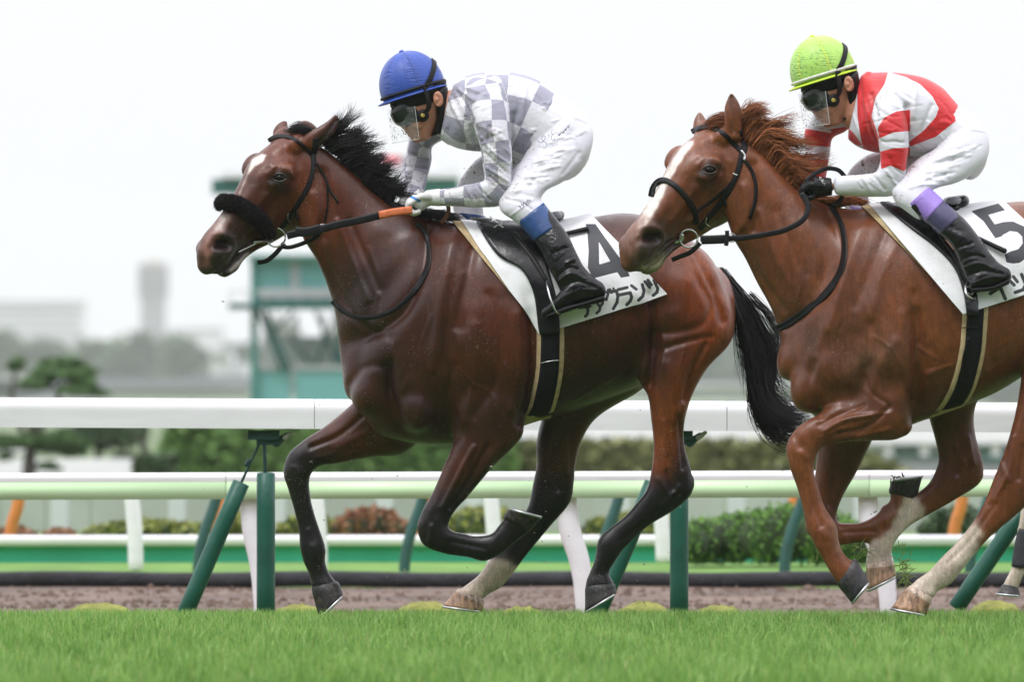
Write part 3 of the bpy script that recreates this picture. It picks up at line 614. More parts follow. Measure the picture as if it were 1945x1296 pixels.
def coat_material(name, rough=0.42, hairamt=1.0):
    m, t, b = newmat(name)
    a = nd(t, 'ShaderNodeAttribute'); a.attribute_name = 'col'
    # hair lay: fine streaks; larger patches of wet and dry coat
    f1 = noise_fac(t, 260, 3, 0.6, stretch=(1, 1, 0.35)); f2 = noise_fac(t, 9, 5, 0.65); f3 = noise_fac(t, 30, 5, 0.65, stretch=(1, 1, .55))
    v = mixc(t, 1.0, a.outputs['Color'], ramp(t, f1, [(0.25, (0.8,) * 3), (0.75, (1.2,) * 3)]), 'MULTIPLY')
    v = mixc(t, 1.0, v, ramp(t, f3, [(0.34, (.84, .83, .82)), (.66, (1.17, 1.17, 1.17))]), 'MULTIPLY')
    v = mixc(t, 1.0, v, ramp(t, noise_fac(t, 85, 3, .6, stretch=(1, 1, .22)), [(0.36, (.87, .86, .85)), (.64, (1.14, 1.14, 1.14))]), 'MULTIPLY')
    v = mixc(t, 1.0, v, ramp(t, f2, [(0.3, (0.78, 0.76, 0.74)), (0.7, (1.22, 1.24, 1.26))]), 'MULTIPLY')
    # dried mud and sweat flecks
    sp = ramp(t, noise_fac(t, 130, 1, 0.5), [(0.645, (0, 0, 0)), (0.69, (.75, .75, .75))])
    msk = ramp(t, noise_fac(t, 5, 3, 0.6), [(0.48, (0, 0, 0)), (0.64, (0.75, 0.75, 0.75))])
    spm = mathn(t, 'MULTIPLY', sp, msk)
    v = mixc(t, spm, v, (0.25, 0.19, 0.16))
    t.links.new(v, b.inputs['Base Color'])
    rr = mixc(t, .5, ramp(t, f3, [(0.3, (rough + .14,) * 3), (0.7, (rough - .12,) * 3)]), ramp(t, f2, [(0.35, (rough + .12,) * 3), (0.65, (rough - .10,) * 3)]))
    t.links.new(rr, b.inputs['Roughness'])
    b.inputs['Specular IOR Level'].default_value = 0.28; b.inputs['Coat Weight'].default_value = .4; b.inputs['Coat Roughness'].default_value = .31; b.inputs['Coat IOR'].default_value = 1.42
    b.inputs['Sheen Weight'].default_value = 0.04; b.inputs['Sheen Roughness'].default_value = 0.4
    n1 = bump(t, None, f1, 0.0012, 0.55 * hairamt)
    f4 = noise_fac(t, 95, 4, .65, stretch=(1, 1, .5))
    n2 = bump(t, None, f4, 0.0025, 0.6, n1)
    bump(t, b, f3, 0.004, 0.5, n2)
    return m

def head_frame(px, py, D, dy, alpha, psi, roll, s):
    al, ps, ro = map(math.radians, (alpha, psi, roll))
    up = np.array([0, 0, 1.0]); f0 = np.array([-math.cos(ps), -math.sin(ps), 0]); l0 = np.array([math.sin(ps), -math.cos(ps), 0])
    ex = math.cos(al) * f0 - math.sin(al) * up; ez = math.sin(al) * f0 + math.cos(al) * up; ey = l0
    ez2 = math.cos(ro) * ez + math.sin(ro) * ey; ey2 = math.cos(ro) * ey - math.sin(ro) * ez
    return P(px, py, D + dy), ex * s, ey2 * s, ez2 * s
def hp(fr, x, y, z):
    return fr[0] + fr[1] * x + fr[2] * y + fr[3] * z

SKULL = [  # x, top, bottom, half width, n, egg (wider above)
    (-0.03, -0.02, -0.14, .045, 2.2, 0), (0.03, 0.0, -0.20, .058, 2.3, 0.0), (0.09, .012, -0.275, .078, 2.4, .02), (0.15, .024, -0.315, .092, 2.5, .05),
    (0.21, .028, -0.325, .106, 2.5, .12), (0.27, .020, -0.310, .088, 2.5, .16), (0.33, .010, -0.270, .074, 2.4, .15), (0.39, .002, -0.215, .062, 2.3, .1),
    (0.45, -.002, -0.168, .053, 2.3, .05), (0.51, -.004, -0.148, .050, 2.4, 0), (0.56, -.004, -0.145, .056, 2.4, -.05), (0.60, -.014, -0.145, .055, 2.3, -.08),
    (0.635, -.036, -0.140, .046, 2.2, -.1), (0.655, -.062, -0.122, .030, 2.2, 0)]
def head_parts(fr):
    O, ex, ey, ez = fr; parts = []
    rows = []
    for x, zt, zb, hw, n, egg in SKULL:
        rows.append(np.r_[hp(fr, x, 0, (zt + zb) / 2), ez * (zt - zb) / 2, ey * hw, n, -egg])
    parts.append(loft3(rows, nseg=32, cap=.55))
    # lower jaw and chin
    rows = []
    for x, z, hz, hw in [(0.28, -.25, .05, .05), (0.38, -.222, .038, .040), (0.46, -.192, .028, .033), (0.52, -.180, .026, .032), (0.565, -.178, .032, .036), (0.60, -.172, .026, .030)]:
        rows.append(np.r_[hp(fr, x, 0, z), ez * hz, ey * hw, 2.2, 0])
    parts.append(loft3(rows, nseg=24, cap=.9))
    for sg in (1, -1):
        e = lambda x, y, z, rx, ry, rz: ellip3(hp(fr, x, sg * y, z), ex * rx, ey * ry, ez * rz)
        parts.append(e(0.205, .092, -.035, .055, .034, .036))   # brow / orbit
        parts.append(e(0.165, .062, -.215, .095, .034, .105))   # cheek
        parts.append(e(0.295, .062, -.135, .10, .018, .016))    # facial crest
        parts.append(e(0.585, .040, -.062, .040, .024, .036))   # nostril flare
        parts.append(e(0.60, .026, -.125, .045, .024, .024))    # upper lip
        parts.append(e(0.07, .045, -.03, .06, .03, .04))        # temple
    parts.append(e(0.21, 0, -.01, .12, .07, .04))
    return parts

def hoof(name, cor, sole, D, dy, mat, shoe, parent, hw=.047, label=None):
    """cor, sole: two outline points each; hoof wall with a flat sole and a horseshoe"""
    d = D + dy
    ca, cb, sa, sb = [P(*p, d) for p in (cor[0], cor[1], sole[0], sole[1])]
    rows = [np.r_[(ca + cb) / 2, (ca - cb) / 2 * .90, 0, hw * .78, 0, 2.1, 0]]
    for k in (0.15, 0.5, 1.0):
        a = ca * (1 - k) + sa * k; b = cb * (1 - k) + sb * k
        rows.append(np.r_[(a + b) / 2, (a - b) / 2 * (.95 + .05 * k), 0, hw * (.85 + .4 * k), 0, 2.2, 0])
    v, f = loft3(rows, nseg=30, sub=3, cap=.3, capend=.04)
    u = np.clip(((v - (ca + cb) / 2) @ ((sa + sb) / 2 - (ca + cb) / 2)) / np.sum(((sa + sb) / 2 - (ca + cb) / 2) ** 2), 0, 1)
    h = mkmesh(name, v, f, mat, parent, attrs={'u': u})
    if label: h['label'] = label
    # shoe: a U-shaped bar under the sole
    c = (sa + sb) / 2; e1 = (sa - sb) / 2; nrm = np.cross(e1, [0, 1.0, 0]); nrm /= np.linalg.norm(nrm)
    if nrm @ (c - (ca + cb) / 2) < 0: nrm = -nrm
    pts = [c + e1 * math.cos(t) * .97 + np.array([0, hw * 1.25, 0]) * math.sin(t) + nrm * .003 for t in np.linspace(-2.5, 2.5, 25)]
    mkmesh('horseshoe', *tube(pts, .0055, nseg=8, sub=1), shoe, h)
    return h

def strands(guides, n, rad, jit, D, wave=0.0, seed=1, spread=0.02, tip=0.15, nseg=10, clumpn=14, lmin=.62):
    """hair locks: guides = list of (root, mid..., tip) px polylines (px,py,dy); strands blend neighbouring guides"""
    rg = np.random.default_rng(seed); K = nseg
    G = []
    for g in guides:
        a = np.array([P(p[0], p[1], D + p[2]) for p in g]); G.append(hermite(a, 6))
    m = min(len(g) for g in G)
    G = np.array([g[np.linspace(0, len(g) - 1, K).round().astype(int)] for g in G])
    vs, fs, cv = [], [], []; base = 0
    nclump = max(6, n // clumpn); cl = rg.random(nclump) * (len(G) - 1.001); coff = rg.normal(0, 1, (nclump, 3)); clen = rg.uniform(lmin, 1.08, nclump)
    for i in range(n):
        ci = rg.integers(nclump); u = np.clip(cl[ci] + rg.normal(0, .11), 0, len(G) - 1.001)
        k = int(u); fr = u - k; c = G[k] * (1 - fr) + G[k + 1] * fr
        t = np.linspace(0, 1, K)[:, None]
        L = clen[ci] * rg.uniform(.82, 1.05)
        c = c[0] + (np.stack([np.interp(t[:, 0] * min(L, 1), t[:, 0], c[:, a]) for a in range(3)], 1) - c[0]) * max(1, L)
        c = c + coff[ci] * spread * np.array([1, 1.2, 1]) * t ** 1.4 + rg.normal(0, 1, 3) * jit * (t ** 1.3) + rg.normal(0, .006, 3) * np.array([1, 2.0, 1])
        ph = rg.uniform(0, 6.3, 3); c = c + wave * np.sin(t * rg.uniform(5, 10) + ph) * t
        tg = np.gradient(c, axis=0); tg /= np.linalg.norm(tg, axis=1)[:, None] + 1e-9
        e1 = np.cross(tg, [0, 1, 0.2]); e1 /= np.linalg.norm(e1, axis=1)[:, None] + 1e-9; e2 = np.cross(e1, tg)
        r = (rad * rg.uniform(.6, 1.25) * (1 - (1 - tip) * t ** 1.8))
        for q in range(3):
            a = 2 * math.pi * q / 3; vs.append(c + r * (e1 * math.cos(a) + e2 * math.sin(a)))
        for s in range(K - 1):
            for q in range(3):
                q2 = (q + 1) % 3
                fs.append((base + q * K + s, base + q2 * K + s, base + q2 * K + s + 1, base + q * K + s + 1))
        base += 3 * K; cv += [rg.random()] * (3 * K)
    return np.vstack(vs), fs, np.array(cv)

def hair_material(name, c0, c1, rough=0.38):
    m, t, b = newmat(name)
    a = nd(t, 'ShaderNodeAttribute'); a.attribute_name = 'v'
    t.links.new(ramp(t, a.outputs['Fac'], [(0.1, c0), (0.95, c1)]), b.inputs['Base Color'])
    b.inputs['Roughness'].default_value = rough; b.inputs['Specular IOR Level'].default_value = .3; return m

def smoothmask(d, soft):
    return 1 / (1 + np.exp(np.clip(d / soft, -30, 30)))
def paint(b, col, D, paints):
    px, py = proj(b.v)
    wob = np.sin(px * .31 + py * .17) * 1.2 + np.sin(px * .11 - py * .23 + 2) * 1.8 + np.sin(px * .9 + 1) * np.sin(py * .8) * 1.0
    for kind, pts, r, soft, c, al, *dr in paints:
        lo, hi = dr if dr else (-9, 9)
        dd = b.v[:, 1] - D; k = np.where((dd > lo) & (dd < hi))[0]
        d = (polysd(px[k], py[k], pts) if kind == 'poly' else segdist(px[k], py[k], spline2(pts) if len(pts) > 2 else pts) - r) + wob[k] * min(1, soft / 3)
        m_ = (smoothmask(d, soft) * al)[:, None]
        col[k] = col[k] * (1 - m_) + np.array(c) * m_
    return col

# ================================================================== horse 1 (bay, number 4)
H1 = dict(D=D1)
H1['trunk'] = [
 [(575, 268, 560, 410, -.03, .055), (605, 276, 578, 455, -.02, .068), (655, 312, 602, 498, -.01, .078, 2.2, -.1), (700, 352, 622, 548, 0, .092, 2.2, -.15), (745, 388, 636, 598, 0, .118, 2.2, -.2),
  (800, 410, 642, 655, 0, .155, 2.2, -.25), (862, 424, 660, 735, 0, .20, 2.2, -.25), (900, 428, 720, 790, 0, .22)],
 [(674, 640, 684, 762, 0, .11), (700, 560, 704, 808, 0, .17), (760, 470, 762, 838, 0, .235, 2.3, 0), (830, 428, 850, 846, 0, .265, 2.3, -.1), (905, 426, 940, 835, 0, .285, 2.3, -.1),
  (980, 432, 1000, 808, 0, .295, 2.3, -.05), (1060, 426, 1070, 788, 0, .30, 2.2, 0), (1130, 411, 1140, 762, 0, .29), (1200, 405, 1212, 735, 0, .275), (1265, 424, 1270, 715, 0, .26),
  (1318, 460, 1318, 690, 0, .22), (1350, 500, 1354, 660, 0, .15)]]
H1['legs'] = [
 # near hind
 [(1240, 470, 1365, 520, -.10, .13), (1218, 570, 1394, 590, -.13, .13), (1224, 660, 1388, 652, -.15, .115), (1227, 730, 1340, 706, -.16, .095), (1235, 786, 1304, 784, -.16, .07), (1241, 846, 1300, 846, -.16, .052),
  (1237, 893, 1314, 900, -.16, .046), (1229, 928, 1316, 934, -.16, .045), (1207, 958, 1286, 966, -.16, .036), (1184, 984, 1232, 1000, -.16, .030), (1158, 1004, 1205, 1024, -.16, .029),
  (1136, 1027, 1180, 1050, -.16, .036), (1130, 1062, 1167, 1070, -.16, .034), (1120, 1088, 1157, 1090, -.16, .029), (1112, 1110, 1166, 1110, -.16, .038), (1112, 1122, 1164, 1118, -.16, .038)],
 # far hind
 [(1100, 620, 1260, 700, .10, .12), (1060, 740, 1215, 745, .14, .11), (1026, 800, 1128, 800, .15, .085), (1018, 840, 1104, 840, .15, .062), (1019, 880, 1094, 880, .15, .052), (1012, 920, 1090, 920, .15, .046),
  (1004, 958, 1084, 953, .15, .042), (984, 992, 1046, 1000, .15, .031), (958, 1030, 1000, 1056, .15, .029), (928, 1066, 974, 1090, .15, .036), (908, 1094, 950, 1118, .15, .034), (888, 1110, 928, 1130, .15, .03), (872, 1122, 920, 1138, .15, .038)],
 # near fore
 [(852, 640, 985, 700, -.12, .11), (852, 760, 996, 780, -.15, .10), (860, 835, 990, 832, -.16, .08), (842, 888, 940, 884, -.16, .062), (817, 945, 890, 942, -.16, .046), (800, 975, 858, 981, -.16, .043),
  (792, 1004, 852, 1002, -.16, .043), (802, 1034, 862, 1010, -.16, .040), (838, 1051, 880, 1014, -.16, .030), (890, 1060, 908, 1019, -.16, .026), (922, 1067, 934, 1014, -.16, .032), (956, 1050, 946, 1000, -.16, .033),
  (985, 1026, 954, 990, -.16, .031), (1004, 1012, 958, 984, -.16, .038)],
 # far fore
 [(700, 700, 850, 800, .08, .12), (676, 756, 800, 838, .12, .11), (650, 783, 762, 864, .15, .085), (613, 813, 706, 869, .15, .062), (575, 838, 645, 881, .15, .047), (546, 866, 604, 888, .15, .043), (538, 896, 589, 906, .15, .042),
  (547, 930, 590, 944, .15, .034), (559, 972, 598, 978, .15, .027), (567, 1008, 608, 1008, .15, .028), (570, 1044, 619, 1045, .15, .035), (577, 1070, 618, 1068, .15, .033), (587, 1092, 625, 1088, .15, .029), (591, 1116, 640, 1108, .15, .037)]]
H1['extra'] = lambda D: [
 ellip(706, 745, -.075, 40, 50, .105, D, 10), ellip(790, 775, -.135, 44, 48, .105, D, -10),      # pectorals
 ellip(905, 640, -.19, 75, 120, .10, D, 12), ellip(940, 560, -.17, 70, 100, .10, D, -20),   # triceps, shoulder
 ellip(800, 560, -.12, 60, 110, .10, D, 35), ellip(1290, 560, -.16, 85, 85, .10, D), ellip(1346, 600, -.12, 44, 70, .08, D),
 ellip(1245, 690, -.17, 34, 60, .08, D, 10), ellip(975, 815, -.17, 22, 28, .05, D), ellip(1309, 918, -.16, 11, 18, .022, D),
 ellip(1120, 610, -.17, 120, 105, .12, D)]
# facing surface strokes: (points, radius px, amplitude mm)
H1['strokes'] = [
 ([(870, 700), (900, 730), (930, 745), (950, 790)], 3.2, 4), ([(900, 730), (890, 770), (905, 810)], 3, 3.5), ([(930, 880), (912, 915), (880, 960)], 2.8, 4), ([(1250, 600), (1262, 660), (1255, 720), (1262, 780)], 3.2, 4.5), ([(1300, 660), (1290, 720), (1300, 780)], 3, 3.5),
 ([(1090, 760), (1150, 725), (1205, 690)], 3.4, 4.5), ([(1120, 748), (1135, 700), (1160, 670)], 3, 3), ([(820, 600), (800, 660), (806, 720)], 3, 3), ([(700, 470), (720, 530), (712, 590)], 3, 3), ([(1215, 600), (1225, 640), (1222, 690)], 4, -6), ([(1200, 610), (1212, 650), (1208, 700)], 4, 5),
 ([(980, 770), (992, 800), (985, 830)], 4, -6), ([(960, 690), (975, 740), (970, 780)], 5, 5), ([(1260, 840), (1262, 890)], 3, 4), ([(640, 860), (600, 870)], 3, 4, .02, .4), ([(1250, 910), (1275, 945)], 4, 5), ([(820, 1000), (815, 1030)], 5, 6),
 ([(905, 600), (940, 680), (960, 760)], 42, 16), ([(1008, 600), (1012, 700), (1000, 790)], 17, -20), ([(735, 700), (742, 760), (765, 815)], 14, -18), ([(700, 720), (705, 760)], 28, 10), ([(790, 750), (800, 800)], 26, 10),
 ([(852, 470), (838, 560), (828, 660)], 20, 14), ([(898, 470), (886, 560), (880, 620)], 15, -10), ([(818, 690), (840, 720)], 30, 9), ([(808, 440), (790, 540), (720, 630), (660, 650)], 22, -13), ([(720, 440), (700, 500)], 34, 9),
 ([(1290, 540), (1300, 600)], 45, 14), ([(1236, 560), (1238, 660), (1230, 730)], 16, -20), ([(1280, 700), (1285, 780)], 26, 9), ([(1110, 560), (1120, 700)], 60, 9), ([(930, 470), (960, 560)], 30, -8),
 ([(868, 440), (850, 520), (838, 600), (822, 700)], 11, 9), ([(905, 440), (880, 540), (862, 620)], 10, -8), ([(880, 520), (862, 610), (872, 660)], 8, 7),
 ([(812, 430), (800, 520), (770, 590), (700, 640)], 10, -14), ([(790, 440), (740, 500), (700, 560), (670, 610)], 22, 6),
 ([(600, 450), (640, 540), (690, 620), (740, 640)], 8, -9), ([(640, 420), (672, 500), (700, 570)], 7, 7), ([(664, 420), (694, 490), (720, 550)], 7, -6),
 ([(740, 690), (738, 740), (760, 800)], 9, -16), ([(665, 730), (690, 700), (735, 700), (740, 740)], 8, -6), ([(765, 740), (780, 720), (800, 760), (790, 810)], 9, 6),
 ([(1003, 560), (1012, 660), (1003, 760), (990, 800)], 11, -15), ([(985, 600), (992, 700), (985, 780)], 14, 8), ([(860, 700), (850, 760), (870, 830)], 12, -10),
 ([(930, 560), (950, 640), (945, 720), (900, 790)], 10, -7), ([(900, 620), (905, 720), (880, 800)], 14, 7),
 ([(900, 850), (868, 910), (840, 965)], 6, 7), ([(925, 850), (890, 915), (858, 965)], 6, -9), ([(945, 850), (915, 900), (880, 950)], 6, 5),
 ([(1232, 560), (1244, 620), (1236, 680), (1228, 735)], 10, -18), ([(1210, 590), (1216, 640), (1200, 700)], 14, -8), ([(1236, 600), (1228, 625)], 8, 8),
 ([(1320, 480), (1345, 530), (1362, 570), (1372, 610)], 8, -12), ([(1300, 480), (1330, 540), (1350, 580), (1340, 610), (1290, 630), (1250, 632)], 8, -10), ([(1355, 560), (1384, 600), (1380, 640)], 12, 6),
 ([(1310, 520), (1290, 590), (1255, 605)], 16, 7), ([(1250, 665), (1300, 650), (1350, 640)], 7, -7), ([(1340, 655), (1318, 700), (1300, 760)], 7, -10), ([(1262, 690), (1280, 740), (1285, 800)], 8, 7),
 ([(1290, 790), (1296, 850), (1298, 890)], 5, -9), ([(1262, 800), (1266, 860)], 6, 5), ([(1268, 900), (1280, 930)], 7, -6), ([(1290, 925), (1260, 960)], 6, 5),
 ([(1265, 960), (1210, 1005), (1180, 1030)], 4, -5), ([(830, 990), (836, 1020)], 8, 5), ([(860, 1030), (920, 1042)], 4, -5),
 ([(1050, 640), (1080, 700), (1075, 760)], 9, 4), ([(1090, 640), (1120, 700), (1110, 750)], 9, -4), ([(1130, 640), (1160, 690), (1150, 740)], 9, 4), ([(1170, 620), (1195, 680)], 9, -4),
 ([(1160, 570), (1215, 560), (1236, 590)], 9, 7), ([(700, 820), (640, 850)], 8, 6, .05, .4), ([(690, 790), (640, 830), (590, 850)], 6, -7, .02, .4), ([(735, 830), (745, 850)], 12, 8, 0, .4),
 ([(575, 930), (585, 1000)], 4, -6, 0, .4), ([(560, 890), (575, 900)], 8, 5, 0, .4), ([(595, 1040), (598, 1060)], 8, 5, 0, .4), ([(1050, 860), (1060, 930)], 7, -7, 0, .4), ([(1075, 830), (1075, 900)], 5, 5, 0, .4),
 ([(1230, 430), (1280, 470), (1310, 520)], 12, -5)]
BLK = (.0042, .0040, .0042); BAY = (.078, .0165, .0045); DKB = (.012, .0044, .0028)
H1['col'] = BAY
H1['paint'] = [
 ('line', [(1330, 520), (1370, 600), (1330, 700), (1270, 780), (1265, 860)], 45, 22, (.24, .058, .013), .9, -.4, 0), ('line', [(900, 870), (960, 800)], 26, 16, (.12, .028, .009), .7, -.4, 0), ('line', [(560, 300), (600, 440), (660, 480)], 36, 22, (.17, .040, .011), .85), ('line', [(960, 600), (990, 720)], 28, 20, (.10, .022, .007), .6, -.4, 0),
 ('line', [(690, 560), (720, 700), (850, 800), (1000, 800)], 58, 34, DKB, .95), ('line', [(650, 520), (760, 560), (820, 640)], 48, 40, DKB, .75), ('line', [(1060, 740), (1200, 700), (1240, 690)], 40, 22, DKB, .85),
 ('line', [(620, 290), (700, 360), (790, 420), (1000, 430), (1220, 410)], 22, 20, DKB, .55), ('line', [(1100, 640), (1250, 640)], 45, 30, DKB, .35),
 # black points
 ('poly', [(980, 905), (1110, 895), (1180, 1010), (1200, 1010), (1060, 1060), (900, 1180), (820, 1180), (850, 1060)], 0, 13, BLK, 1, 0, .4),
 ('poly', [(1200, 915), (1270, 900), (1300, 800), (1345, 790), (1340, 1000), (1200, 1180), (1080, 1180), (1100, 1000)], 0, 9, BLK, 1, -.4, -.02),
 ('poly', [(770, 950), (850, 925), (930, 880), (960, 950), (1060, 960), (1060, 1120), (760, 1120)], 0, 12, BLK, 1, -.4, -.02),
 ('poly', [(500, 800), (585, 830), (640, 868), (655, 900), (690, 1200), (500, 1200)], 0, 13, BLK, 1, 0, .4),
 # white sock
 ('poly', [(914, 1064), (962, 1062), (1000, 1090), (940, 1190), (830, 1190), (850, 1100)], 0, 2.5, (.52, .42, .34), 1, .02, .4)]
H1['hoofs'] = [(((1110, 1112), (1169, 1109)), ((1111, 1163), (1171, 1126)), -.16, 'dark', None), (((866, 1119), (922, 1138)), ((841, 1152), (917, 1162)), .15, 'pale', 'tan hoof below the white sock'),
 (((1005, 1014), (954, 984)), ((1028, 985), (965, 968)), -.16, 'dark', None), (((589, 1117), (645, 1106)), ((606, 1176), (652, 1130)), .15, 'dark', None)]

# ================================================================== horse 2 (chestnut, number 5)
H2 = dict(D=D2)
H2['trunk'] = [
 [(1383, 250, 1375, 400, -.03, .055), (1412, 262, 1392, 450, -.02, .072), (1462, 305, 1415, 492, -.01, .082, 2.2, -.1), (1508, 348, 1438, 540, 0, .10, 2.2, -.15), (1555, 380, 1466, 592, 0, .13, 2.2, -.2), (1605, 396, 1484, 650, 0, .17, 2.2, -.25), (1650, 396, 1510, 740, 0, .21)],
 [(1497, 640, 1504, 722, 0, .11), (1530, 540, 1540, 785, 0, .18), (1590, 420, 1605, 815, 0, .245, 2.3, 0), (1645, 394, 1675, 826, 0, .275, 2.3, -.1), (1710, 398, 1745, 803, 0, .295, 2.3, -.1), (1780, 402, 1820, 776, 0, .305), (1860, 392, 1890, 748, 0, .295),
  (1940, 382, 1960, 708, 0, .285), (2010, 388, 2030, 690, 0, .27), (2080, 425, 2085, 680, 0, .24), (2140, 480, 2145, 640, 0, .15)]]
H2['legs'] = [
 # near hind
 [(1990, 480, 2150, 540, -.1, .14), (1955, 640, 2120, 660, -.14, .12), (1935, 740, 2050, 740, -.15, .09), (1922, 810, 1998, 818, -.16, .06), (1905, 865, 1985, 885, -.16, .05), (1886, 912, 1972, 936, -.16, .045), (1868, 958, 1932, 978, -.16, .034),
  (1842, 1000, 1884, 1018, -.16, .03), (1812, 1036, 1850, 1056, -.16, .03), (1786, 1062, 1826, 1086, -.16, .037), (1764, 1086, 1806, 1110, -.16, .035), (1740, 1103, 1782, 1124, -.16, .031), (1726, 1116, 1776, 1134, -.16, .038)],
 # far hind
 [(1830, 560, 1960, 600, .1, .12), (1780, 700, 1900, 700, .13, .11), (1761, 780, 1852, 778, .15, .08), (1776, 836, 1854, 832, .15, .058), (1781, 880, 1868, 880, .15, .05), (1768, 912, 1866, 912, .15, .046), (1738, 941, 1818, 948, .15, .034), (1710, 966, 1762, 980, .15, .029),
  (1688, 988, 1728, 1000, .15, .029), (1662, 1012, 1705, 1024, .15, .036), (1652, 1036, 1696, 1040, .15, .033), (1646, 1058, 1694, 1060, .15, .034), (1644, 1072, 1697, 1070, .15, .039)],
 # near fore
 [(1630, 580, 1735, 660, -.12, .11), (1622, 690, 1736, 770, -.15, .105), (1628, 745, 1712, 832, -.16, .085), (1592, 764, 1654, 838, -.16, .066), (1550, 788, 1604, 841, -.16, .053), (1514, 812, 1562, 850, -.16, .047),
  (1494, 846, 1550, 868, -.16, .045), (1498, 882, 1546, 894, -.16, .040), (1513, 925, 1555, 928, -.16, .029), (1525, 968, 1568, 966, -.16, .028), (1533, 1003, 1590, 1002, -.16, .036), (1546, 1034, 1594, 1030, -.16, .035),
  (1563, 1064, 1603, 1052, -.16, .031), (1584, 1100, 1620, 1066, -.16, .036), (1592, 1112, 1630, 1068, -.16, .037)],
 # far fore
 [(1600, 680, 1730, 760, .1, .11), (1562, 790, 1675, 800, .14, .09), (1554, 850, 1651, 850, .15, .07), (1548, 900, 1626, 900, .15, .055), (1540, 948, 1600, 946, .15, .044), (1530, 984, 1590, 976, .15, .042), (1533, 1014, 1592, 992, .15, .041),
  (1566, 1035, 1604, 994, .15, .030), (1630, 1032, 1640, 991, .15, .027), (1676, 1030, 1668, 975, .15, .032), (1706, 1004, 1676, 962, .15, .032), (1722, 974, 1690, 952, .15, .030), (1738, 946, 1690, 936, .15, .036)]]
H2['extra'] = lambda D: [
 ellip(1540, 735, -.085, 40, 52, .11, D, 10), ellip(1690, 640, -.19, 70, 110, .10, D, 5), ellip(1700, 540, -.17, 75, 110, .10, D, -25), ellip(1600, 560, -.12, 60, 110, .10, D, 35),
 ellip(1710, 805, -.16, 24, 26, .05, D), ellip(1860, 600, -.17, 100, 110, .12, D), ellip(2060, 560, -.16, 80, 90, .10, D), ellip(1980, 690, -.17, 34, 60, .08, D), ellip(1600, 690, -.15, 60, 60, .09, D), ellip(1858, 895, .15, 11, 18, .022, D)]
H2['strokes'] = [
 ([(1660, 640), (1690, 660), (1715, 700)], 3.2, 4), ([(1640, 700), (1650, 740), (1690, 770)], 4, -7), ([(1600, 800), (1640, 790), (1690, 785)], 3, 5), ([(1560, 830), (1600, 815)], 3, 4), ([(1530, 900), (1548, 960), (1552, 1000)], 2.6, 4), ([(1800, 740), (1850, 720), (1900, 690)], 3.4, 4.5), ([(1770, 700), (1810, 690), (1850, 700)], 3.4, -4),
 ([(1745, 660), (1780, 690), (1760, 720)], 4, 5), ([(1510, 470), (1525, 520), (1515, 570)], 3, 3), ([(1600, 600), (1580, 650), (1590, 700)], 3, 3.5), ([(1725, 740), (1735, 780)], 5, -7), ([(1510, 830), (1520, 850)], 7, -5), ([(1815, 850), (1830, 880)], 5, 6, 0, .4), ([(1900, 880), (1915, 910)], 7, 6), ([(1905, 930), (1880, 960)], 4, -5),
 ([(1660, 590), (1690, 680)], 40, 14), ([(1742, 600), (1748, 700), (1738, 790)], 17, -20), ([(1620, 440), (1600, 540), (1580, 620)], 20, 13), ([(1580, 420), (1565, 520), (1500, 610)], 20, -14), ([(1500, 440), (1480, 500)], 34, 8),
 ([(1560, 700), (1575, 760)], 30, 9), ([(1650, 700), (1620, 770)], 16, -12), ([(1850, 560), (1860, 700)], 60, 9), ([(1680, 790), (1600, 815)], 22, 6), ([(1690, 450), (1720, 540)], 30, -8),
 ([(1575, 400), (1600, 470), (1570, 560), (1490, 620)], 10, -14), ([(1640, 430), (1610, 510), (1590, 570)], 14, 8), ([(1680, 440), (1650, 520), (1625, 580)], 11, -8), ([(1700, 470), (1670, 540), (1655, 600)], 9, 6),
 ([(1410, 440), (1440, 520), (1490, 590)], 8, -9), ([(1440, 400), (1466, 470), (1500, 540)], 8, 7), ([(1475, 400), (1500, 460), (1530, 520)], 8, -6), ([(1535, 420), (1555, 480), (1540, 560)], 10, 6),
 ([(1735, 560), (1742, 660), (1735, 760)], 12, -15), ([(1715, 600), (1720, 700), (1718, 790)], 14, 9), ([(1655, 620), (1680, 680), (1690, 740)], 14, -8), ([(1620, 640), (1600, 700), (1610, 760)], 16, -7), ([(1700, 650), (1665, 710), (1655, 740)], 12, 8),
 ([(1545, 690), (1535, 740), (1560, 790)], 9, -12), ([(1590, 590), (1560, 650), (1540, 690)], 16, 6), ([(1655, 790), (1600, 800), (1565, 820)], 5, 8), ([(1690, 775), (1640, 815), (1590, 825)], 6, -8), ([(1690, 815), (1630, 830)], 5, 5),
 ([(1640, 770), (1590, 790), (1555, 808)], 5, -6), ([(1530, 900), (1545, 960), (1560, 1000)], 4, -7), ([(1520, 860), (1530, 870)], 9, 6), ([(1560, 1010), (1566, 1020)], 10, 7), ([(1600, 1010), (1605, 1030)], 6, 5),
 ([(1770, 660), (1790, 720), (1790, 780)], 9, -5), ([(1820, 640), (1840, 700), (1835, 750)], 9, 4), ([(1860, 620), (1885, 690)], 9, -4), ([(1900, 600), (1925, 680)], 9, 4),
 ([(1870, 700), (1820, 690), (1760, 710)], 7, 4), ([(1760, 650), (1740, 690)], 8, 5), ([(1960, 600), (1950, 700)], 12, -14), ([(1925, 830), (1915, 900), (1890, 950)], 5, 7), ([(1945, 850), (1935, 910)], 6, -8),
 ([(1890, 960), (1840, 1030), (1800, 1070)], 4, -6), ([(1812, 860), (1818, 900)], 8, -9, 0, .4), ([(1838, 830), (1848, 880)], 6, 6, 0, .4), ([(1590, 880), (1575, 960)], 6, -6, 0, .4), ([(1600, 1012), (1660, 1010)], 4, -6, 0, .4), ([(1684, 990), (1700, 980)], 9, 6, 0, .4)]
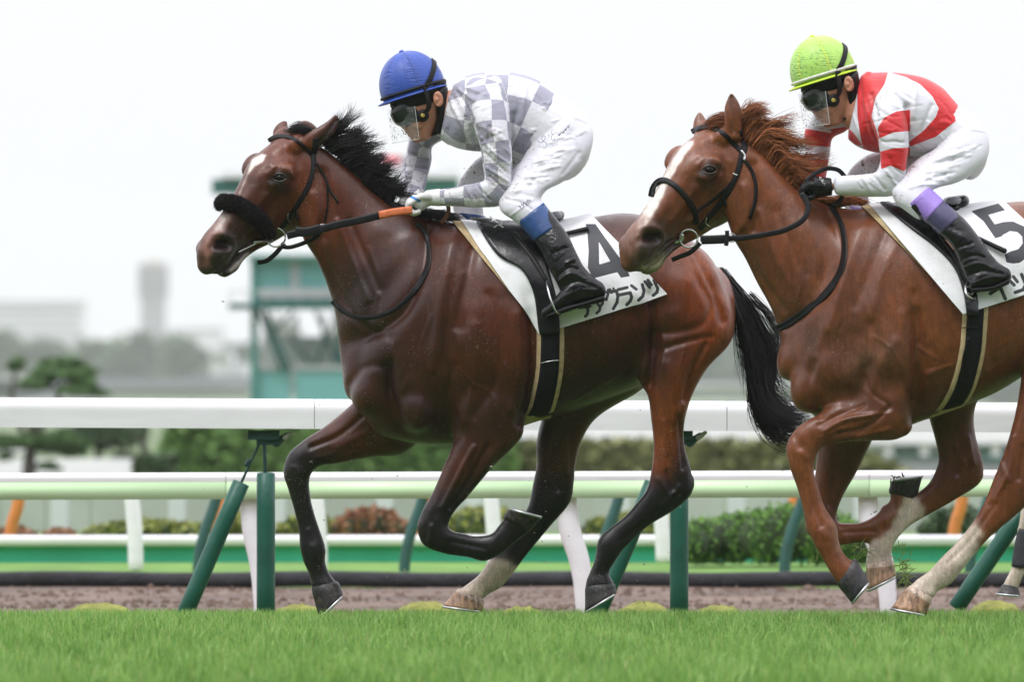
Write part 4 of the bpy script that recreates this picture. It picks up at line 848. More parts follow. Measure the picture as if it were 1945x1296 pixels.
CHE = (.170, .050, .016); CHL = (.20, .062, .022); CHD = (.036, .0115, .006)
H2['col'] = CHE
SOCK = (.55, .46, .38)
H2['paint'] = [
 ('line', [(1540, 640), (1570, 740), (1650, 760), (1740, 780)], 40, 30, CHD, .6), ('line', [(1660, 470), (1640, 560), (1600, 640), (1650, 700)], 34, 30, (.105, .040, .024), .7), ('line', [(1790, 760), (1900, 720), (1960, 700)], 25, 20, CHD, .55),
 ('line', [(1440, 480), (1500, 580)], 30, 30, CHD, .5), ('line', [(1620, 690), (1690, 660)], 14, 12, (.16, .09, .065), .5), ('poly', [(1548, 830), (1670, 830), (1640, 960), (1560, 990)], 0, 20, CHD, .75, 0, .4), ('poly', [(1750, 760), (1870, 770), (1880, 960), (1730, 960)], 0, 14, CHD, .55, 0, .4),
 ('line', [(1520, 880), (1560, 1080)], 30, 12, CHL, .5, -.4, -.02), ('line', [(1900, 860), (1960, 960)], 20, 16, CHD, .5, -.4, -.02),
 ('poly', [(1725, 930), (1740, 940), (1760, 985), (1720, 1020), (1700, 1140), (1620, 1140), (1640, 1040), (1690, 1010)], 0, 2.5, SOCK, 1, .02, .4),
 ('poly', [(1690, 1180), (1700, 1120), (1770, 1050), (1852, 990), (1864, 1010), (1855, 1046), (1870, 1060), (1790, 1180)], 0, 3, SOCK, 1, -.4, -.02),
 ('line', [(1590, 995), (1595, 1040)], 6, 4, (.35, .2, .12), .6, -.4, -.02)]
H2['hoofs'] = [(((1724, 1113), (1774, 1134)), ((1692, 1156), (1760, 1169)), -.16, 'pale', 'tan hoof below the long white sock'), (((1643, 1068), (1699, 1066)), ((1648, 1122), (1702, 1094)), .15, 'pale', 'tan striped hoof below the far white sock'),
 (((1588, 1112), (1627, 1060)), ((1617, 1146), (1650, 1104)), -.16, 'grey', None), (((1742, 948), (1686, 936)), ((1752, 907), (1692, 915)), .15, 'grey', None)]

def hoof_material(name, c0, c1):
    m, t, b = newmat(name)
    a = nd(t, 'ShaderNodeAttribute'); a.attribute_name = 'u'
    base = ramp(t, a.outputs['Fac'], [(0.0, c0), (0.22, c0), (0.3, tuple(x * .75 for x in c1)), (1.0, c1)])
    n = noise_fac(t, 60, 4, .6, stretch=(1, 1, .15))
    v = mixc(t, 1.0, base, ramp(t, n, [(0.35, (.55,) * 3), (.65, (1.45,) * 3)]), 'MULTIPLY')
    v = mixc(t, ramp(t, noise_fac(t, 50, 4, .7), [(.54, (0, 0, 0)), (.62, (.7, .7, .7))]), v, (.075, .055, .04))
    t.links.new(v, b.inputs['Base Color']); b.inputs['Roughness'].default_value = .42
    bump(t, b, n, .006, .8); return m

M_SHOE = simple('shoe steel', (.55, .56, .58), .35, .1, 30, metal=.9)
M_HOOF = {'dark': hoof_material('dark hoof', (.006, .006, .006), (.016, .014, .013)), 'grey': hoof_material('grey hoof', (.024, .022, .024), (.024, .024, .029)),
          'pale': hoof_material('pale hoof', (.50, .38, .30), (.42, .25, .15))}
M_EYE = simple('eye', (.006, .004, .003), .06, .1, 40, spec=.14)
M_TACK = simple('black leather', (.006, .006, .007), .45, .3, 60, spec=.25, bumpd=.0008, bscale=220)
M_METAL = simple('bit steel', (.62, .62, .62), .22, .05, 30, metal=1)

H1['soft'] = [(640, 330), (800, 380), (1230, 380), (1440, 520), (1400, 680), (1330, 780), (1210, 800), (1100, 830), (1000, 860), (830, 880), (660, 830), (600, 640), (580, 480)]
H2['soft'] = [(1450, 310), (1600, 370), (2200, 370), (2200, 760), (1800, 830), (1690, 800), (1640, 850), (1500, 820), (1440, 640), (1390, 480)]
def wsmooth(v, e, wt, it):
    n = len(v); i, j = e[:, 0], e[:, 1]; deg = np.bincount(i, minlength=n) + np.bincount(j, minlength=n) + 1e-9; w_ = wt * .6
    for k in range(it):
        L = np.stack([(np.bincount(i, v[j, a], n) + np.bincount(j, v[i, a], n)) / deg - v[:, a] for a in range(3)], 1)
        v = v + L * w_[:, None]
    return v
def build_horse(S_, label, voxel=.0062):
    D = S_['D']; parts = [loft(l, D, nseg=36, sub=5) for l in S_['trunk']] + [loft(l, D, nseg=24, sub=5, cap=.7) for l in S_['legs']]
    fr = S_['fr'] = head_frame(*S_['head'])
    parts += head_parts(fr) + [loft(l, D, nseg=18, sub=5, cap=.5) for l in S_['ears']] + S_['extra'](D)
    b = fuse(parts, voxel, smooth=8, plain=1)
    px, py = proj(b.v)
    # the flesh of trunk and neck flows over the joints; head and lower legs stay crisp
    wt = np.clip(polysd(px, py, S_['soft']) / -40, 0, 1) + .06; wt = np.minimum(wt, 1)
    b.v = wsmooth(b.v, b.e, wt, 42); renorm(b)
    sculpt(b, [k for k in S_['strokes'] if k[1] > 7.5], D)
    b.v = wsmooth(b.v, b.e, np.minimum(wt + .1, 1), 4); renorm(b)
    sculpt(b, [(k[0], k[1] * (1.25 if k[1] < 4.1 else 1), k[2] * (.8 if k[1] < 4.1 else 1.25)) + tuple(k[3:]) for k in S_['strokes'] if k[1] <= 7.5], D)
    sculpt(b, S_['headstrokes'], D)
    b.v = taubin(b.v, b.e, 1); renorm(b)
    col = np.tile(np.array(S_['col'], float), (len(b.v), 1))
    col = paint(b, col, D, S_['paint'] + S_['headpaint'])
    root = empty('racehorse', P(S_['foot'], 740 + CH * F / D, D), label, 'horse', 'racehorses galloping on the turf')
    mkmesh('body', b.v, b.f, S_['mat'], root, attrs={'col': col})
    for c, s, dy, kind, lab in S_['hoofs']:
        hoof('hoof', c, s, D, dy, M_HOOF[kind], M_SHOE, root, label=lab)
    S_['body'] = b; S_['bvh'] = bvh_of(b); S_['root'] = root
    # eyes
    for ex_, ey_, near in S_['eyes']:
        p, n = cast(S_['bvh'], ex_, ey_, near, D)
        if p is None: continue
        c = p - n * .012; r = .019
        mkmesh('eye', *ellip3(c, np.array([r * 1.15, 0, 0]), np.array([0, r, 0]), np.array([0, 0, r]), 14), M_EYE, root)
        lids = []
        n_ = -n if n[1] > 0 and near else n
        ax = np.cross(n, [0, 0, 1.0]); ax /= np.linalg.norm(ax); uz = np.cross(ax, n)
        for sg, amp in ((1, .021), (-1, .017)):
            pts = [c + n * (.010 * math.cos(t * .75) + .001) + ax * .0265 * math.sin(t) + uz * sg * amp * .85 * math.cos(t) for t in np.linspace(-1.45, 1.45, 11)]
            lids.append(tube(pts, [.002, .003, .004, .0045, .0048, .005, .0048, .0045, .004, .003, .002], nseg=8, sub=2))
        mkmesh('eyelid', *join(lids), S_['lidmat'], root)
    return root
H1['head'] = (563, 236, D1, -.02, 48.5, 27, 21, 1.08)
H1['ears'] = [[(566, 268, 602, 286, -.07, .030), (580, 255, 612, 275, -.075, .028), (598, 244, 629, 260, -.08, .022), (622, 229, 641, 243, -.08, .014), (636, 216, 646, 225, -.08, .006)],
              [(518, 264, 548, 270, .04, .028), (519, 246, 548, 250, .045, .024), (527, 235, 547, 238, .05, .016), (538, 228, 546, 230, .05, .006)]]
def head_strokes(ox, oy, k=1.0):
    q = lambda *pts: [(ox + (x - 530) * k, oy + (y - 338) * k) for x, y in pts]
    return [
     (q((523, 340), (538, 336)), 13, -9), (q((510, 330), (525, 318), (545, 322), (556, 336)), 6, 7), (q((512, 350), (530, 358), (552, 350)), 6, 4), (q((500, 360), (520, 372), (545, 372)), 9, -3),
     (q((515, 312), (545, 308), (565, 325)), 9, 5), (q((520, 295), (545, 292)), 14, -7),                          # hollow above the eye
     (q((505, 370), (478, 408), (462, 430)), 8, 6), (q((520, 380), (500, 420), (470, 450)), 8, -6),               # facial crest
     (q((414, 463), (427, 464)), 10, -26), (q((414, 463), (428, 464)), 8, -22), (q((400, 462), (405, 448), (420, 444), (436, 450), (442, 466), (436, 478)), 7, 9),   # nostril
     (q((440, 440), (455, 420)), 10, -4), (q((470, 474), (455, 486), (430, 508), (412, 520)), 5, -20), (q((470, 465), (440, 498)), 6, 4),
     (q((430, 524), (450, 512), (456, 498)), 7, 6),
     (q((596, 370), (602, 410), (594, 440), (574, 460)), 10, 10), (q((612, 330), (622, 400), (612, 450)), 12, -16), (q((560, 400), (575, 430)), 26, 5), (q((545, 440), (515, 462)), 7, -4),
     (q((490, 440), (500, 400)), 7, -3), (q((385, 480), (395, 510)), 6, -3)]
H1['headstrokes'] = head_strokes(530, 338) + [([(600, 275), (622, 252), (638, 228)], 7, -8)]
DKM = (.028, .022, .020)
def head_paint(ox, oy, base, dark, k=1.0):
    q = lambda *pts: [(ox + (x - 530) * k, oy + (y - 338) * k) for x, y in pts]
    return [('line', q((520, 348), (535, 362)), 16, 9, dark, .7), ('line', q((505, 380), (470, 430), (440, 450)), 22, 14, dark, .55),
     ('poly', q((375, 470), (400, 440), (445, 435), (475, 480), (470, 545), (380, 545)), 0, 9, DKM, .92), ('line', q((530, 338), (533, 340)), 12, 4, (.012, .01, .01), .9), ('line', q((515, 345), (530, 338), (548, 334)), 6, 3, (.012, .01, .01), .8),
     ('line', q((413, 463), (430, 465)), 8, 2.5, (.010, .003, .003), .98)]
H1['headpaint'] = head_paint(530, 338, BAY, DKB) + [
 ('poly', [(600, 264), (640, 222), (648, 212), (646, 232), (622, 268), (600, 284)], 0, 3, BLK, .9), ('line', [(545, 240), (540, 256)], 4, 4, (.2, .12, .10), .6, 0, .4),
 ('poly', [(474, 316), (479, 304), (496, 292), (505, 295), (500, 305), (484, 316), (471, 330)], 0, .8, (.80, .72, .66), 1), ('line', [(470, 330), (462, 350), (455, 366)], 1.0, 1.0, (.55, .45, .4), .9),
 ('poly', [(428, 402), (438, 408), (430, 430), (412, 452), (400, 470), (398, 505), (392, 510), (386, 486), (378, 470), (392, 446), (410, 424)], 0, 2.5, (.26, .12, .09), .8),
 ('poly', [(424, 404), (434, 408), (420, 436), (408, 440)], 0, 2, (.62, .55, .52), .8), ('line', [(470, 486), (456, 498), (440, 512)], 5, 1.5, (.46, .40, .38), .9), ('line', [(470, 474), (452, 482), (434, 502), (418, 518)], 2.2, 1.0, (.01, .006, .006), .95)]
H1['eyes'] = [(531, 338, True)]
H1['foot'] = 960
H1['mat'] = coat_material('bay coat', .35)
H1['lidmat'] = simple('dark eyelid', (.014, .011, .010), .4)
H2['head'] = (1371, 219, D2, -.02, 48.5, 27, 21, 1.09)
H2['ears'] = [[(1370, 262, 1412, 262, -.07, .030), (1375, 240, 1409, 240, -.08, .028), (1375, 214, 1409, 210, -.085, .022), (1378, 194, 1402, 190, -.085, .014), (1385, 178, 1392, 176, -.085, .006)],
              [(1315, 252, 1346, 256, .04, .028), (1316, 236, 1344, 238, .045, .024), (1320, 222, 1340, 224, .05, .016), (1326, 213, 1332, 213, .05, .006)]]
H2['headstrokes'] = head_strokes(1347, 322, 1.02) + [([(1394, 250), (1393, 215), (1389, 185)], 8, -9)]
H2['headpaint'] = head_paint(1347, 322, CHE, CHD, 1.02) + [
 ('line', [(1392, 180), (1396, 230)], 9, 6, CHD, .5), ('line', [(1330, 222), (1330, 244)], 6, 5, (.22, .13, .10), .6, 0, .4),
 ('poly', [(1316, 268), (1317, 274), (1306, 287), (1288, 314), (1271, 344), (1259, 372), (1243, 405), (1226, 430), (1211, 434), (1210, 420), (1234, 380), (1250, 352), (1268, 320), (1286, 290), (1306, 269)], 0, 1.0, (.78, .70, .64), 1),
 ('poly', [(1186, 432), (1215, 405), (1232, 415), (1225, 440), (1212, 462), (1206, 488), (1190, 490), (1182, 455)], 0, 3, (.20, .10, .07), .8), ('poly', [(1215, 505), (1235, 500), (1250, 486), (1262, 480), (1262, 500), (1245, 522), (1225, 518)], 0, 2.5, (.30, .30, .13), .7)]
H2['eyes'] = [(1348, 323, True)]
H2['foot'] = 1760
H2['mat'] = coat_material('chestnut coat', .37)
H2['lidmat'] = simple('brown eyelid', (.035, .02, .015), .4)
horse1 = build_horse(H1, 'dark bay racehorse with black legs and mane and one white hind sock, in the lead')
horse2 = build_horse(H2, 'chestnut racehorse with a broad white blaze and long white hind socks, just behind')
# ------------------------------------------------------------------ tack helpers
def movavg(a, k):
    if k < 1: return a
    p = np.pad(a, ((k, k),) + ((0, 0),) * (a.ndim - 1), mode='edge'); return sum(p[i:i + len(a)] for i in range(2 * k + 1)) / (2 * k + 1)
def solid_grid(outer, inner, close_u=False):
    """two (U,V,3) grids -> closed slab"""
    U, V = outer.shape[:2]; v = np.vstack([outer.reshape(-1, 3), inner.reshape(-1, 3)]); N = U * V; f = []
    I = lambda i, j: (i % U) * V + j
    for i in range(U if close_u else U - 1):
        for j in range(V - 1):
            f.append([I(i, j), I(i, j + 1), I(i + 1, j + 1), I(i + 1, j)])
            f.append([N + I(i, j), N + I(i + 1, j), N + I(i + 1, j + 1), N + I(i, j + 1)])
        f.append([I(i, 0), I(i + 1, 0), N + I(i + 1, 0), N + I(i, 0)])
        f.append([I(i, V - 1), N + I(i, V - 1), N + I(i + 1, V - 1), I(i + 1, V - 1)])
    if not close_u:
        for j in range(V - 1):
            f.append([I(0, j), N + I(0, j), N + I(0, j + 1), I(0, j + 1)])
            f.append([I(U - 1, j), I(U - 1, j + 1), N + I(U - 1, j + 1), N + I(U - 1, j)])
    return v, f
def caster(bvh, D, near=True):
    return lambda x, y: cast(bvh, x, y, near, D)
def ribbon(bvh, pts, hw, D, thick=.004, lift=.001, near=True, sub=7, sm=2, nv=7, rnd=.45, join_dy=0.0):
    """strap lying on a surface along photo points; pts (px,py) cast onto it or (px,py,dy) in the air"""
    pts = [tuple(p) for p in pts]; hw = np.broadcast_to(np.asarray(hw, float), (len(pts),))
    A = hermite(np.array([(p[0], p[1], 0, h, (p[2] if len(p) > 2 else np.nan)) for p, h in zip(pts, hw)])[:, :4], sub)
    fixed = np.array([p[2] if len(p) > 2 else np.nan for p in pts]); tt = np.linspace(0, len(pts) - 1, len(A))
    c = A[:, :2]; t = np.gradient(c, axis=0); t /= np.linalg.norm(t, axis=1)[:, None] + 1e-9; q = np.stack([-t[:, 1], t[:, 0]], 1)
    ks = np.linspace(-1, 1, nv); dep = np.full((len(c), nv), np.nan); nor = np.zeros((len(c), 3))
    for i in range(len(c)):
        k0 = int(min(tt[i], len(pts) - 1.001)); fr = tt[i] - k0
        if not np.isnan(fixed[k0]) and not np.isnan(fixed[min(k0 + 1, len(pts) - 1)]):
            dep[i] = D + fixed[k0] * (1 - fr) + fixed[min(k0 + 1, len(pts) - 1)] * fr; nor[i] = (0, -1 if near else 1, 0); continue
        for j, k in enumerate(ks):
            xy = c[i] + q[i] * k * A[i, 3]; p, n = cast(bvh, xy[0], xy[1], near, D)
            if p is not None:
                dep[i, j] = p[1]; nor[i] += n
    for j in range(nv):
        ok = ~np.isnan(dep[:, j])
        if ok.any(): dep[:, j] = np.interp(np.arange(len(c)), np.where(ok)[0], dep[ok, j])
        else: dep[:, j] = D
    dep = movavg(dep, sm); bad = np.linalg.norm(nor, axis=1) < .1; nor[bad] = (0, -1 if near else 1, 0)
    nor = movavg(nor / np.linalg.norm(nor, axis=1)[:, None], 3); nor /= np.linalg.norm(nor, axis=1)[:, None]
    O = np.zeros((len(c), nv, 3)); In = O.copy()
    for i in range(len(c)):
        for j, k in enumerate(ks):
            xy = c[i] + q[i] * k * A[i, 3]; p = P(xy[0], xy[1], dep[i, j])
            O[i, j] = p + nor[i] * (lift + thick * (1 - rnd * k ** 6)); In[i, j] = p + nor[i] * (lift - .002)
    return solid_grid(O, In)
def patch(bvh, EA, EB, nu, nv, D, lift, thick, near=True, sm=1):
    """sheet between two edge polylines in photo pixels, cast onto a surface"""
    a = np.array(spline2(EA, 8)) if len(EA) > 2 else np.array(EA, float); b = np.array(spline2(EB, 8)) if len(EB) > 2 else np.array(EB, float)
    rs = lambda q: np.stack([np.interp(np.linspace(0, 1, nu), np.r_[0, np.cumsum(np.hypot(*np.diff(q, axis=0).T))] / np.hypot(*np.diff(q, axis=0).T).sum(), q[:, k]) for k in (0, 1)], 1)
    a, b = rs(a), rs(b); dep = np.full((nu, nv), np.nan); nor = np.zeros((nu, nv, 3)); XY = np.zeros((nu, nv, 2))
    for i in range(nu):
        for j in range(nv):
            k = j / (nv - 1); XY[i, j] = a[i] * (1 - k) + b[i] * k; p, n = cast(bvh, *XY[i, j], near, D)
            if p is not None: dep[i, j] = p[1]; nor[i, j] = n
            else: nor[i, j] = (0, -1 if near else 1, 0)
    for i in range(nu):
        ok = ~np.isnan(dep[i])
        dep[i] = np.interp(np.arange(nv), np.where(ok)[0], dep[i, ok]) if ok.any() else (dep[i - 1] if i else D - .2)
    dep = movavg(movavg(dep, sm).T, sm).T; nor = movavg(nor, 2); nor /= np.linalg.norm(nor, axis=2)[..., None]
    O = np.zeros((nu, nv, 3)); In = O.copy()
    for i in range(nu):
        for j in range(nv):
            p = P(*XY[i, j], dep[i, j]); O[i, j] = p + nor[i, j] * (lift + thick); In[i, j] = p + nor[i, j] * lift
    return solid_grid(O, In)
def girdle_pt(bvh, D, zc, xfun, th, dx=0.0):
    """point on the barrel at angle th (0 up, 90 near side, 180 down, 270 far side); xfun(py)->px"""
    py = zc; hit = None
    for it in range(4):
        px = xfun(py) + dx; o = Vector(P(px, zc, D)); d = Vector((0, -math.sin(th), math.cos(th)))
        h = bvh.ray_cast(o, d, 2)
        if h[0] is None: return None
        hit = h; py = HZ - (h[0][2] - CH) * F / h[0][1]
    return np.array(hit[0]), np.array(hit[1])
def girdle(bvh, D, zc, line, hw, th0, th1, n, lift, thick, nv=5, sm=2, far=None):
    ys = [p[1] for p in line]; xs = [p[0] for p in line]; hws = hw if callable(hw) else (lambda py: hw)
    xf = lambda py: float(np.interp(py, ys, xs)); G = np.zeros((n, nv, 3)); Nn = np.zeros((n, nv, 3))
    for i, th in enumerate(np.linspace(th0, th1, n)):
        for j, k in enumerate(np.linspace(-1, 1, nv)):
            r = girdle_pt(bvh if th < 2.9 or far is None else far, D, zc, xf, th, k * hws(0))
            G[i, j], Nn[i, j] = r if r else (G[i - 1, j], Nn[i - 1, j])
    G = movavg(G, sm); Nn = movavg(Nn, 3); Nn /= np.linalg.norm(Nn, axis=2)[..., None]
    ks = np.linspace(-1, 1, nv)[None, :, None]
    return solid_grid(G + Nn * (lift + thick * (1 - .5 * ks ** 4)), G + Nn * (lift - .003))
def cloth_grid(bvh, D, zc, T, B, nu, nv, lift, thick, wav=0.004, far_scale=1.0, flare=0.0):
    """saddle cloth over the back: T(u), B(u) -> photo points on the back line and the lower edge; mirrored over the far side"""
    O = np.zeros((nu, 2 * nv - 1, 3)); Nn = O.copy()
    for i in range(nu):
        u = i / (nu - 1); t, b = T(u), B(u)
        xf = lambda py: t[0] + (b[0] - t[0]) * np.clip((py - t[1]) / (b[1] - t[1]), -.2, 1)
        for sg in (1, -1):
            pts = []
            for th in np.radians(np.linspace(0, 165, 56)):
                r = girdle_pt(bvh, D, zc, xf, sg * th)
                if r is None: continue
                pts.append(np.r_[r[0], r[1]])
                if HZ - (r[0][2] - CH) * F / r[0][1] > b[1]: break
            pts = np.array(pts); s = np.r_[0, np.cumsum(np.linalg.norm(np.diff(pts[:, :3], axis=0), axis=1))]
            # cut where the lower edge is reached
            pyv = HZ - (pts[:, 2] - CH) * F / pts[:, 1]; smax = np.interp(b[1], pyv, s) if pyv[-1] > b[1] else s[-1]
            q = np.linspace(0, smax, nv)
            row = np.stack([np.interp(q, s, pts[:, k]) for k in range(6)], 1)
            idx = (nv - 1) + sg * np.arange(nv)
            O[i, idx] = row[:, :3]; Nn[i, idx] = row[:, 3:]
    O = movavg(O, 2); Nn = movavg(Nn, 3); O = np.transpose(movavg(np.transpose(O, (1, 0, 2)), 1), (1, 0, 2)); Nn = np.transpose(movavg(np.transpose(Nn, (1, 0, 2)), 4), (1, 0, 2))
    Nn /= np.linalg.norm(Nn, axis=2)[..., None]
    uu = np.linspace(0, 1, nu)[:, None]; vv = np.abs(np.linspace(-1, 1, 2 * nv - 1))[None]
    wv = wav * (np.sin(uu * 9 + vv * 5) + np.sin(uu * 17 - vv * 7 + 1)) * vv + .004 + flare * (vv ** 3) * np.clip(uu, 0, 1)
    return O + Nn * (lift + thick + wv)[..., None], O + Nn * (lift + wv)[..., None]

def cloth_material(name, ink=(.045, .047, .055), col=(.80, .81, .83)):
    m, t, b = newmat(name)
    a = nd(t, 'ShaderNodeAttribute'); a.attribute_name = 'ink'
    k = ramp(t, mathn(t, 'ADD', mathn(t, 'MULTIPLY', a.outputs['Fac'], .1), .5), [(.49, (1, 1, 1)), (.53, (0, 0, 0))])
    dirt = noise_fac(t, 14, 5, .65)
    base = mixc(t, ramp(t, dirt, [(.5, (0, 0, 0)), (.78, (.5, .5, .5))]), col, (.55, .49, .42))
    sp = ramp(t, noise_fac(t, 75, 2, .5), [(.70, (0, 0, 0)), (.74, (1, 1, 1))]); ms = ramp(t, noise_fac(t, 6, 3, .6), [(.48, (0, 0, 0)), (.62, (.8, .8, .8))])
    base = mixc(t, mathn(t, 'MULTIPLY', sp, ms), base, (.22, .16, .12))
    base = mixc(t, k, base, ink)
    t.links.new(base, b.inputs['Base Color']); b.inputs['Roughness'].default_value = .55
    bump(t, b, noise_fac(t, 30, 4, .6), .004, .35); return m
def shapes_sd(px, py, polys, holes, lines):
    d = np.full(len(px), 40.0)
    for p in polys: d = np.minimum(d, polysd(px, py, p))
    for p in holes: d = np.maximum(d, -polysd(px, py, p))
    for pts, w_ in lines: d = np.minimum(d, segdist(px, py, pts) - w_)
    return np.clip(d, -5, 5)
z4 = lambda *p: [(1030 + x * .1697, 400 + y * .1697) for x, y in p]
z5 = lambda *p: [(1800 + x * .2006, 360 + y * .2006) for x, y in p]
INK1 = ([z4((485, 150), (595, 150), (700, 300), (870, 535), (930, 530), (990, 640), (950, 660), (980, 735), (880, 752), (840, 690), (565, 760), (510, 640), (520, 450), (505, 250))],
        [z4((632, 345), (762, 568), (637, 605))],
        [(z4((738, 890), (735, 940), (716, 1000)), 2.6), (z4((728, 915), (830, 900), (846, 960), (836, 1030), (795, 1100)), 2.9), (z4((758, 880), (778, 925)), 1.9), (z4((795, 870), (812, 908)), 1.9),
         (z4((852, 885), (950, 862)), 2.9), (z4((868, 945), (985, 920), (1000, 970), (985, 1015), (945, 1055)), 3.0), (z4((998, 840), (1052, 882)), 2.8), (z4((1120, 830), (1138, 900), (1125, 960), (1078, 1005)), 3.0),
         (z4((1148, 795), (1202, 862)), 2.8), (z4((1182, 778), (1222, 832)), 2.8), (z4((1250, 780), (1292, 870), (1285, 915), (1242, 950)), 3.0),
         (z4((560, 1005), (678, 990), (676, 1040), (652, 1072)), 2.6), (z4((618, 1040), (648, 1085), (640, 1120), (608, 1150)), 2.6),
         (z4((410, 1090), (535, 1072)), 2.6), (z4((440, 1050), (510, 1030)), 2.4), (z4((478, 1045), (512, 1110), (505, 1160), (482, 1185)), 2.8)])
INK2 = ([z5((280, 188), (480, 130), (545, 195), (385, 240), (445, 330), (530, 308), (620, 303), (723, 350), (790, 430), (800, 540), (760, 640), (680, 695), (620, 702), (555, 690), (540, 615), (600, 585), (670, 565), (712, 510), (706, 445), (660, 402), (590, 393), (520, 430), (515, 442), (452, 462), (340, 300), (225, 205))],
        [], [(z5((585, 860), (630, 905)), 3.0), (z5((622, 825), (660, 875)), 3.0), (z5((700, 805), (740, 900), (715, 950), (640, 975)), 3.2), (z5((780, 780), (860, 760)), 3), (z5((820, 740), (840, 850), (800, 930)), 3),
             (z5((500, 930), (545, 1035)), 3.4), (z5((500, 920), (405, 985)), 3.6)])
M_CLOTH1 = cloth_material('white number cloth'); M_CLOTH2 = cloth_material('white number cloth, second', (.04, .042, .05))
M_TAN = simple('tan felt', (.50, .38, .21), .85, .2, 40, bumpd=.002, bscale=160)
M_BLKCLOTH = simple('black webbing', (.006, .006, .008), .6, .3, 60, spec=.2, bumpd=.001, bscale=240)
M_FLAP = simple('black shiny saddle leather', (.006, .006, .007), .25, spec=.38, var=.3, scale=18, bumpd=.003, bscale=22)
M_OLD = simple('x', (.012, .012, .014), .24, .3, 18, bumpd=.004, bscale=22)
M_FLEECE = simple('black sheepskin', (.012, .010, .010), .95, .6, 120, bumpd=.012, bscale=190)
M_GREYSEAT = simple('grey vinyl', (.30, .31, .33), .3, .15, 20)
M_ORANGE = simple('orange rubber grip', (.62, .16, .055), .5, .18, 60, bumpd=.002, bscale=150)
M_BROWNL = simple('brown leather', (.17, .05, .028), .5, .2, 30)

# ================================================================== bridles
def ringpts(px, py, r, dy, D, n=20, tilt=0.0, ry=1.0):
    return [P(px + r * math.cos(a), py + r * ry * math.sin(a), D + dy + tilt * math.cos(a)) for a in np.linspace(0, 2 * math.pi, n)]
def bridle(S_, name, label, spec):
    D, bv = S_['D'], S_['bvh']; c0 = P(*spec['at'], D)
    root = empty(name, c0, label, 'bridle', 'bridles of the two racehorses')
    for nm, pts, hw, *kw in spec['straps']:
        k = kw[0] if kw else {}; mat = k.pop('mat', M_TACK); far = k.pop('far', None)
        v, f = ribbon(bv, pts, hw, D, **k); o = mkmesh(nm, v, f, mat, root)
        if mat is M_ORANGE: o['label'] = 'orange rein grip'
    for nm, x, y, r, th in spec['rings']:
        p, n = cast(bv, x, y, True, D); dy = (p[1] - D - .036) if p is not None else spec.get('ringdy', -.2)
        ring = mkmesh(nm, *tube(ringpts(x, y, r, dy, D, 24, .006), th, nseg=8, sub=1, cap=.2), M_METAL, root)
    for nm, pts, r, mat in spec['bars']:
        pp = []
        for q in pts:
            p, n = cast(bv, q[0], q[1], True, D); pp.append(p + n * .008 if p is not None else P(q[0], q[1], D - .2))
        mkmesh(nm, *tube(pp, r, nseg=8, sub=4), mat, root)
    return root
B1 = dict(at=(530, 400), ringdy=-.2, straps=[
 ('browband', [(510, 267), (524, 260), (551, 261), (571, 273), (592, 293)], 3.6), ('headpiece', [(600, 262), (599, 276), (596, 292)], 5.5), ('cheekpiece', [(595, 292), (595, 318), (584, 356), (566, 388), (551, 410), (535, 432)], 4.6, dict(thick=.006)),
 ('cheekpiece', [(598, 318), (588, 352), (573, 380), (562, 402), (568, 415)], 2.2, dict(lift=.005)), ('throatlatch', [(600, 308), (618, 338), (626, 360), (643, 386)], 2.4), ('throatlatch', [(622, 350), (622, 390), (616, 420)], 1.6),
 ('chin_strap', [(540, 462), (520, 485), (505, 496), (489, 499)], 4.5, dict(thick=.008)), ('chin_strap', [(533, 468), (548, 470), (565, 466), (590, 455), (606, 444)], 4.0),
 ('rein', [(545, 448, -.235), (565, 443, -.24), (600, 438, -.24), (640, 427, -.24), (680, 419, -.235), (722, 409, -.225)], 7.2, dict(thick=.006)),
 ('rein', [(561, 440, -.245), (580, 441, -.25), (610, 434, -.25)], 9, dict(thick=.007)),
 ('rein_grip', [(720, 409, -.228), (750, 403, -.22), (783, 399, -.205)], 7.6, dict(thick=.012, mat=M_ORANGE)),
 ('rein_end', [(850, 386, -.10), (852, 400, -.10), (846, 414, -.10), (838, 424, -.09)], 4, dict(thick=.004, mat=M_BROWNL))],
 rings=[('bit_ring', 524, 451, 18, .0038), ('martingale_ring', 613, 434, 8, .0025)],
 bars=[('bit_bar', [(482, 460), (496, 458), (512, 455)], .008, M_METAL), ('bit_bar', [(452, 478), (470, 468), (486, 462)], .005, M_METAL), ('buckle', [(545, 405), (546, 415), (552, 418)], .003, M_METAL), ('buckle', [(563, 443), (564, 436), (571, 433)], .003, M_METAL)])
bridle1 = bridle(H1, 'bridle', 'black leather bridle with orange rein grips on the bay horse in the lead', B1)
# sheepskin noseband: a thick fleecy roll over the nose
pp = []
for q in [(413, 391, .06), (418, 384, .02), (431, 383), (450, 387), (469, 397), (487, 410), (502, 424), (512, 440)]:
    if len(q) == 3: pp.append(P(q[0] + 4, q[1], D1 + H1['head'][3] - .16 + q[2])); continue
    p, n = cast(H1['bvh'], q[0], q[1] + 3, True, D1); pp.append(p + n * .012 if p is not None else P(q[0], q[1], D1 - .2))
v, f = tube(pp, [.018, .025, .028, .030, .031, .030, .027, .017], nseg=22, sub=10)
bb = fuse([(v, f)], .004, 2); rg = np.random.default_rng(3)
bb.v += bb.n * (rg.normal(0, .0016, len(bb.v)) + .002 * np.sin(bb.v @ np.array([400, 500, 300])) * np.sin(bb.v @ np.array([-300, 200, 450])))[:, None]
sk = mkmesh('sheepskin_noseband', bb.v, bb.f, M_FLEECE, bridle1)
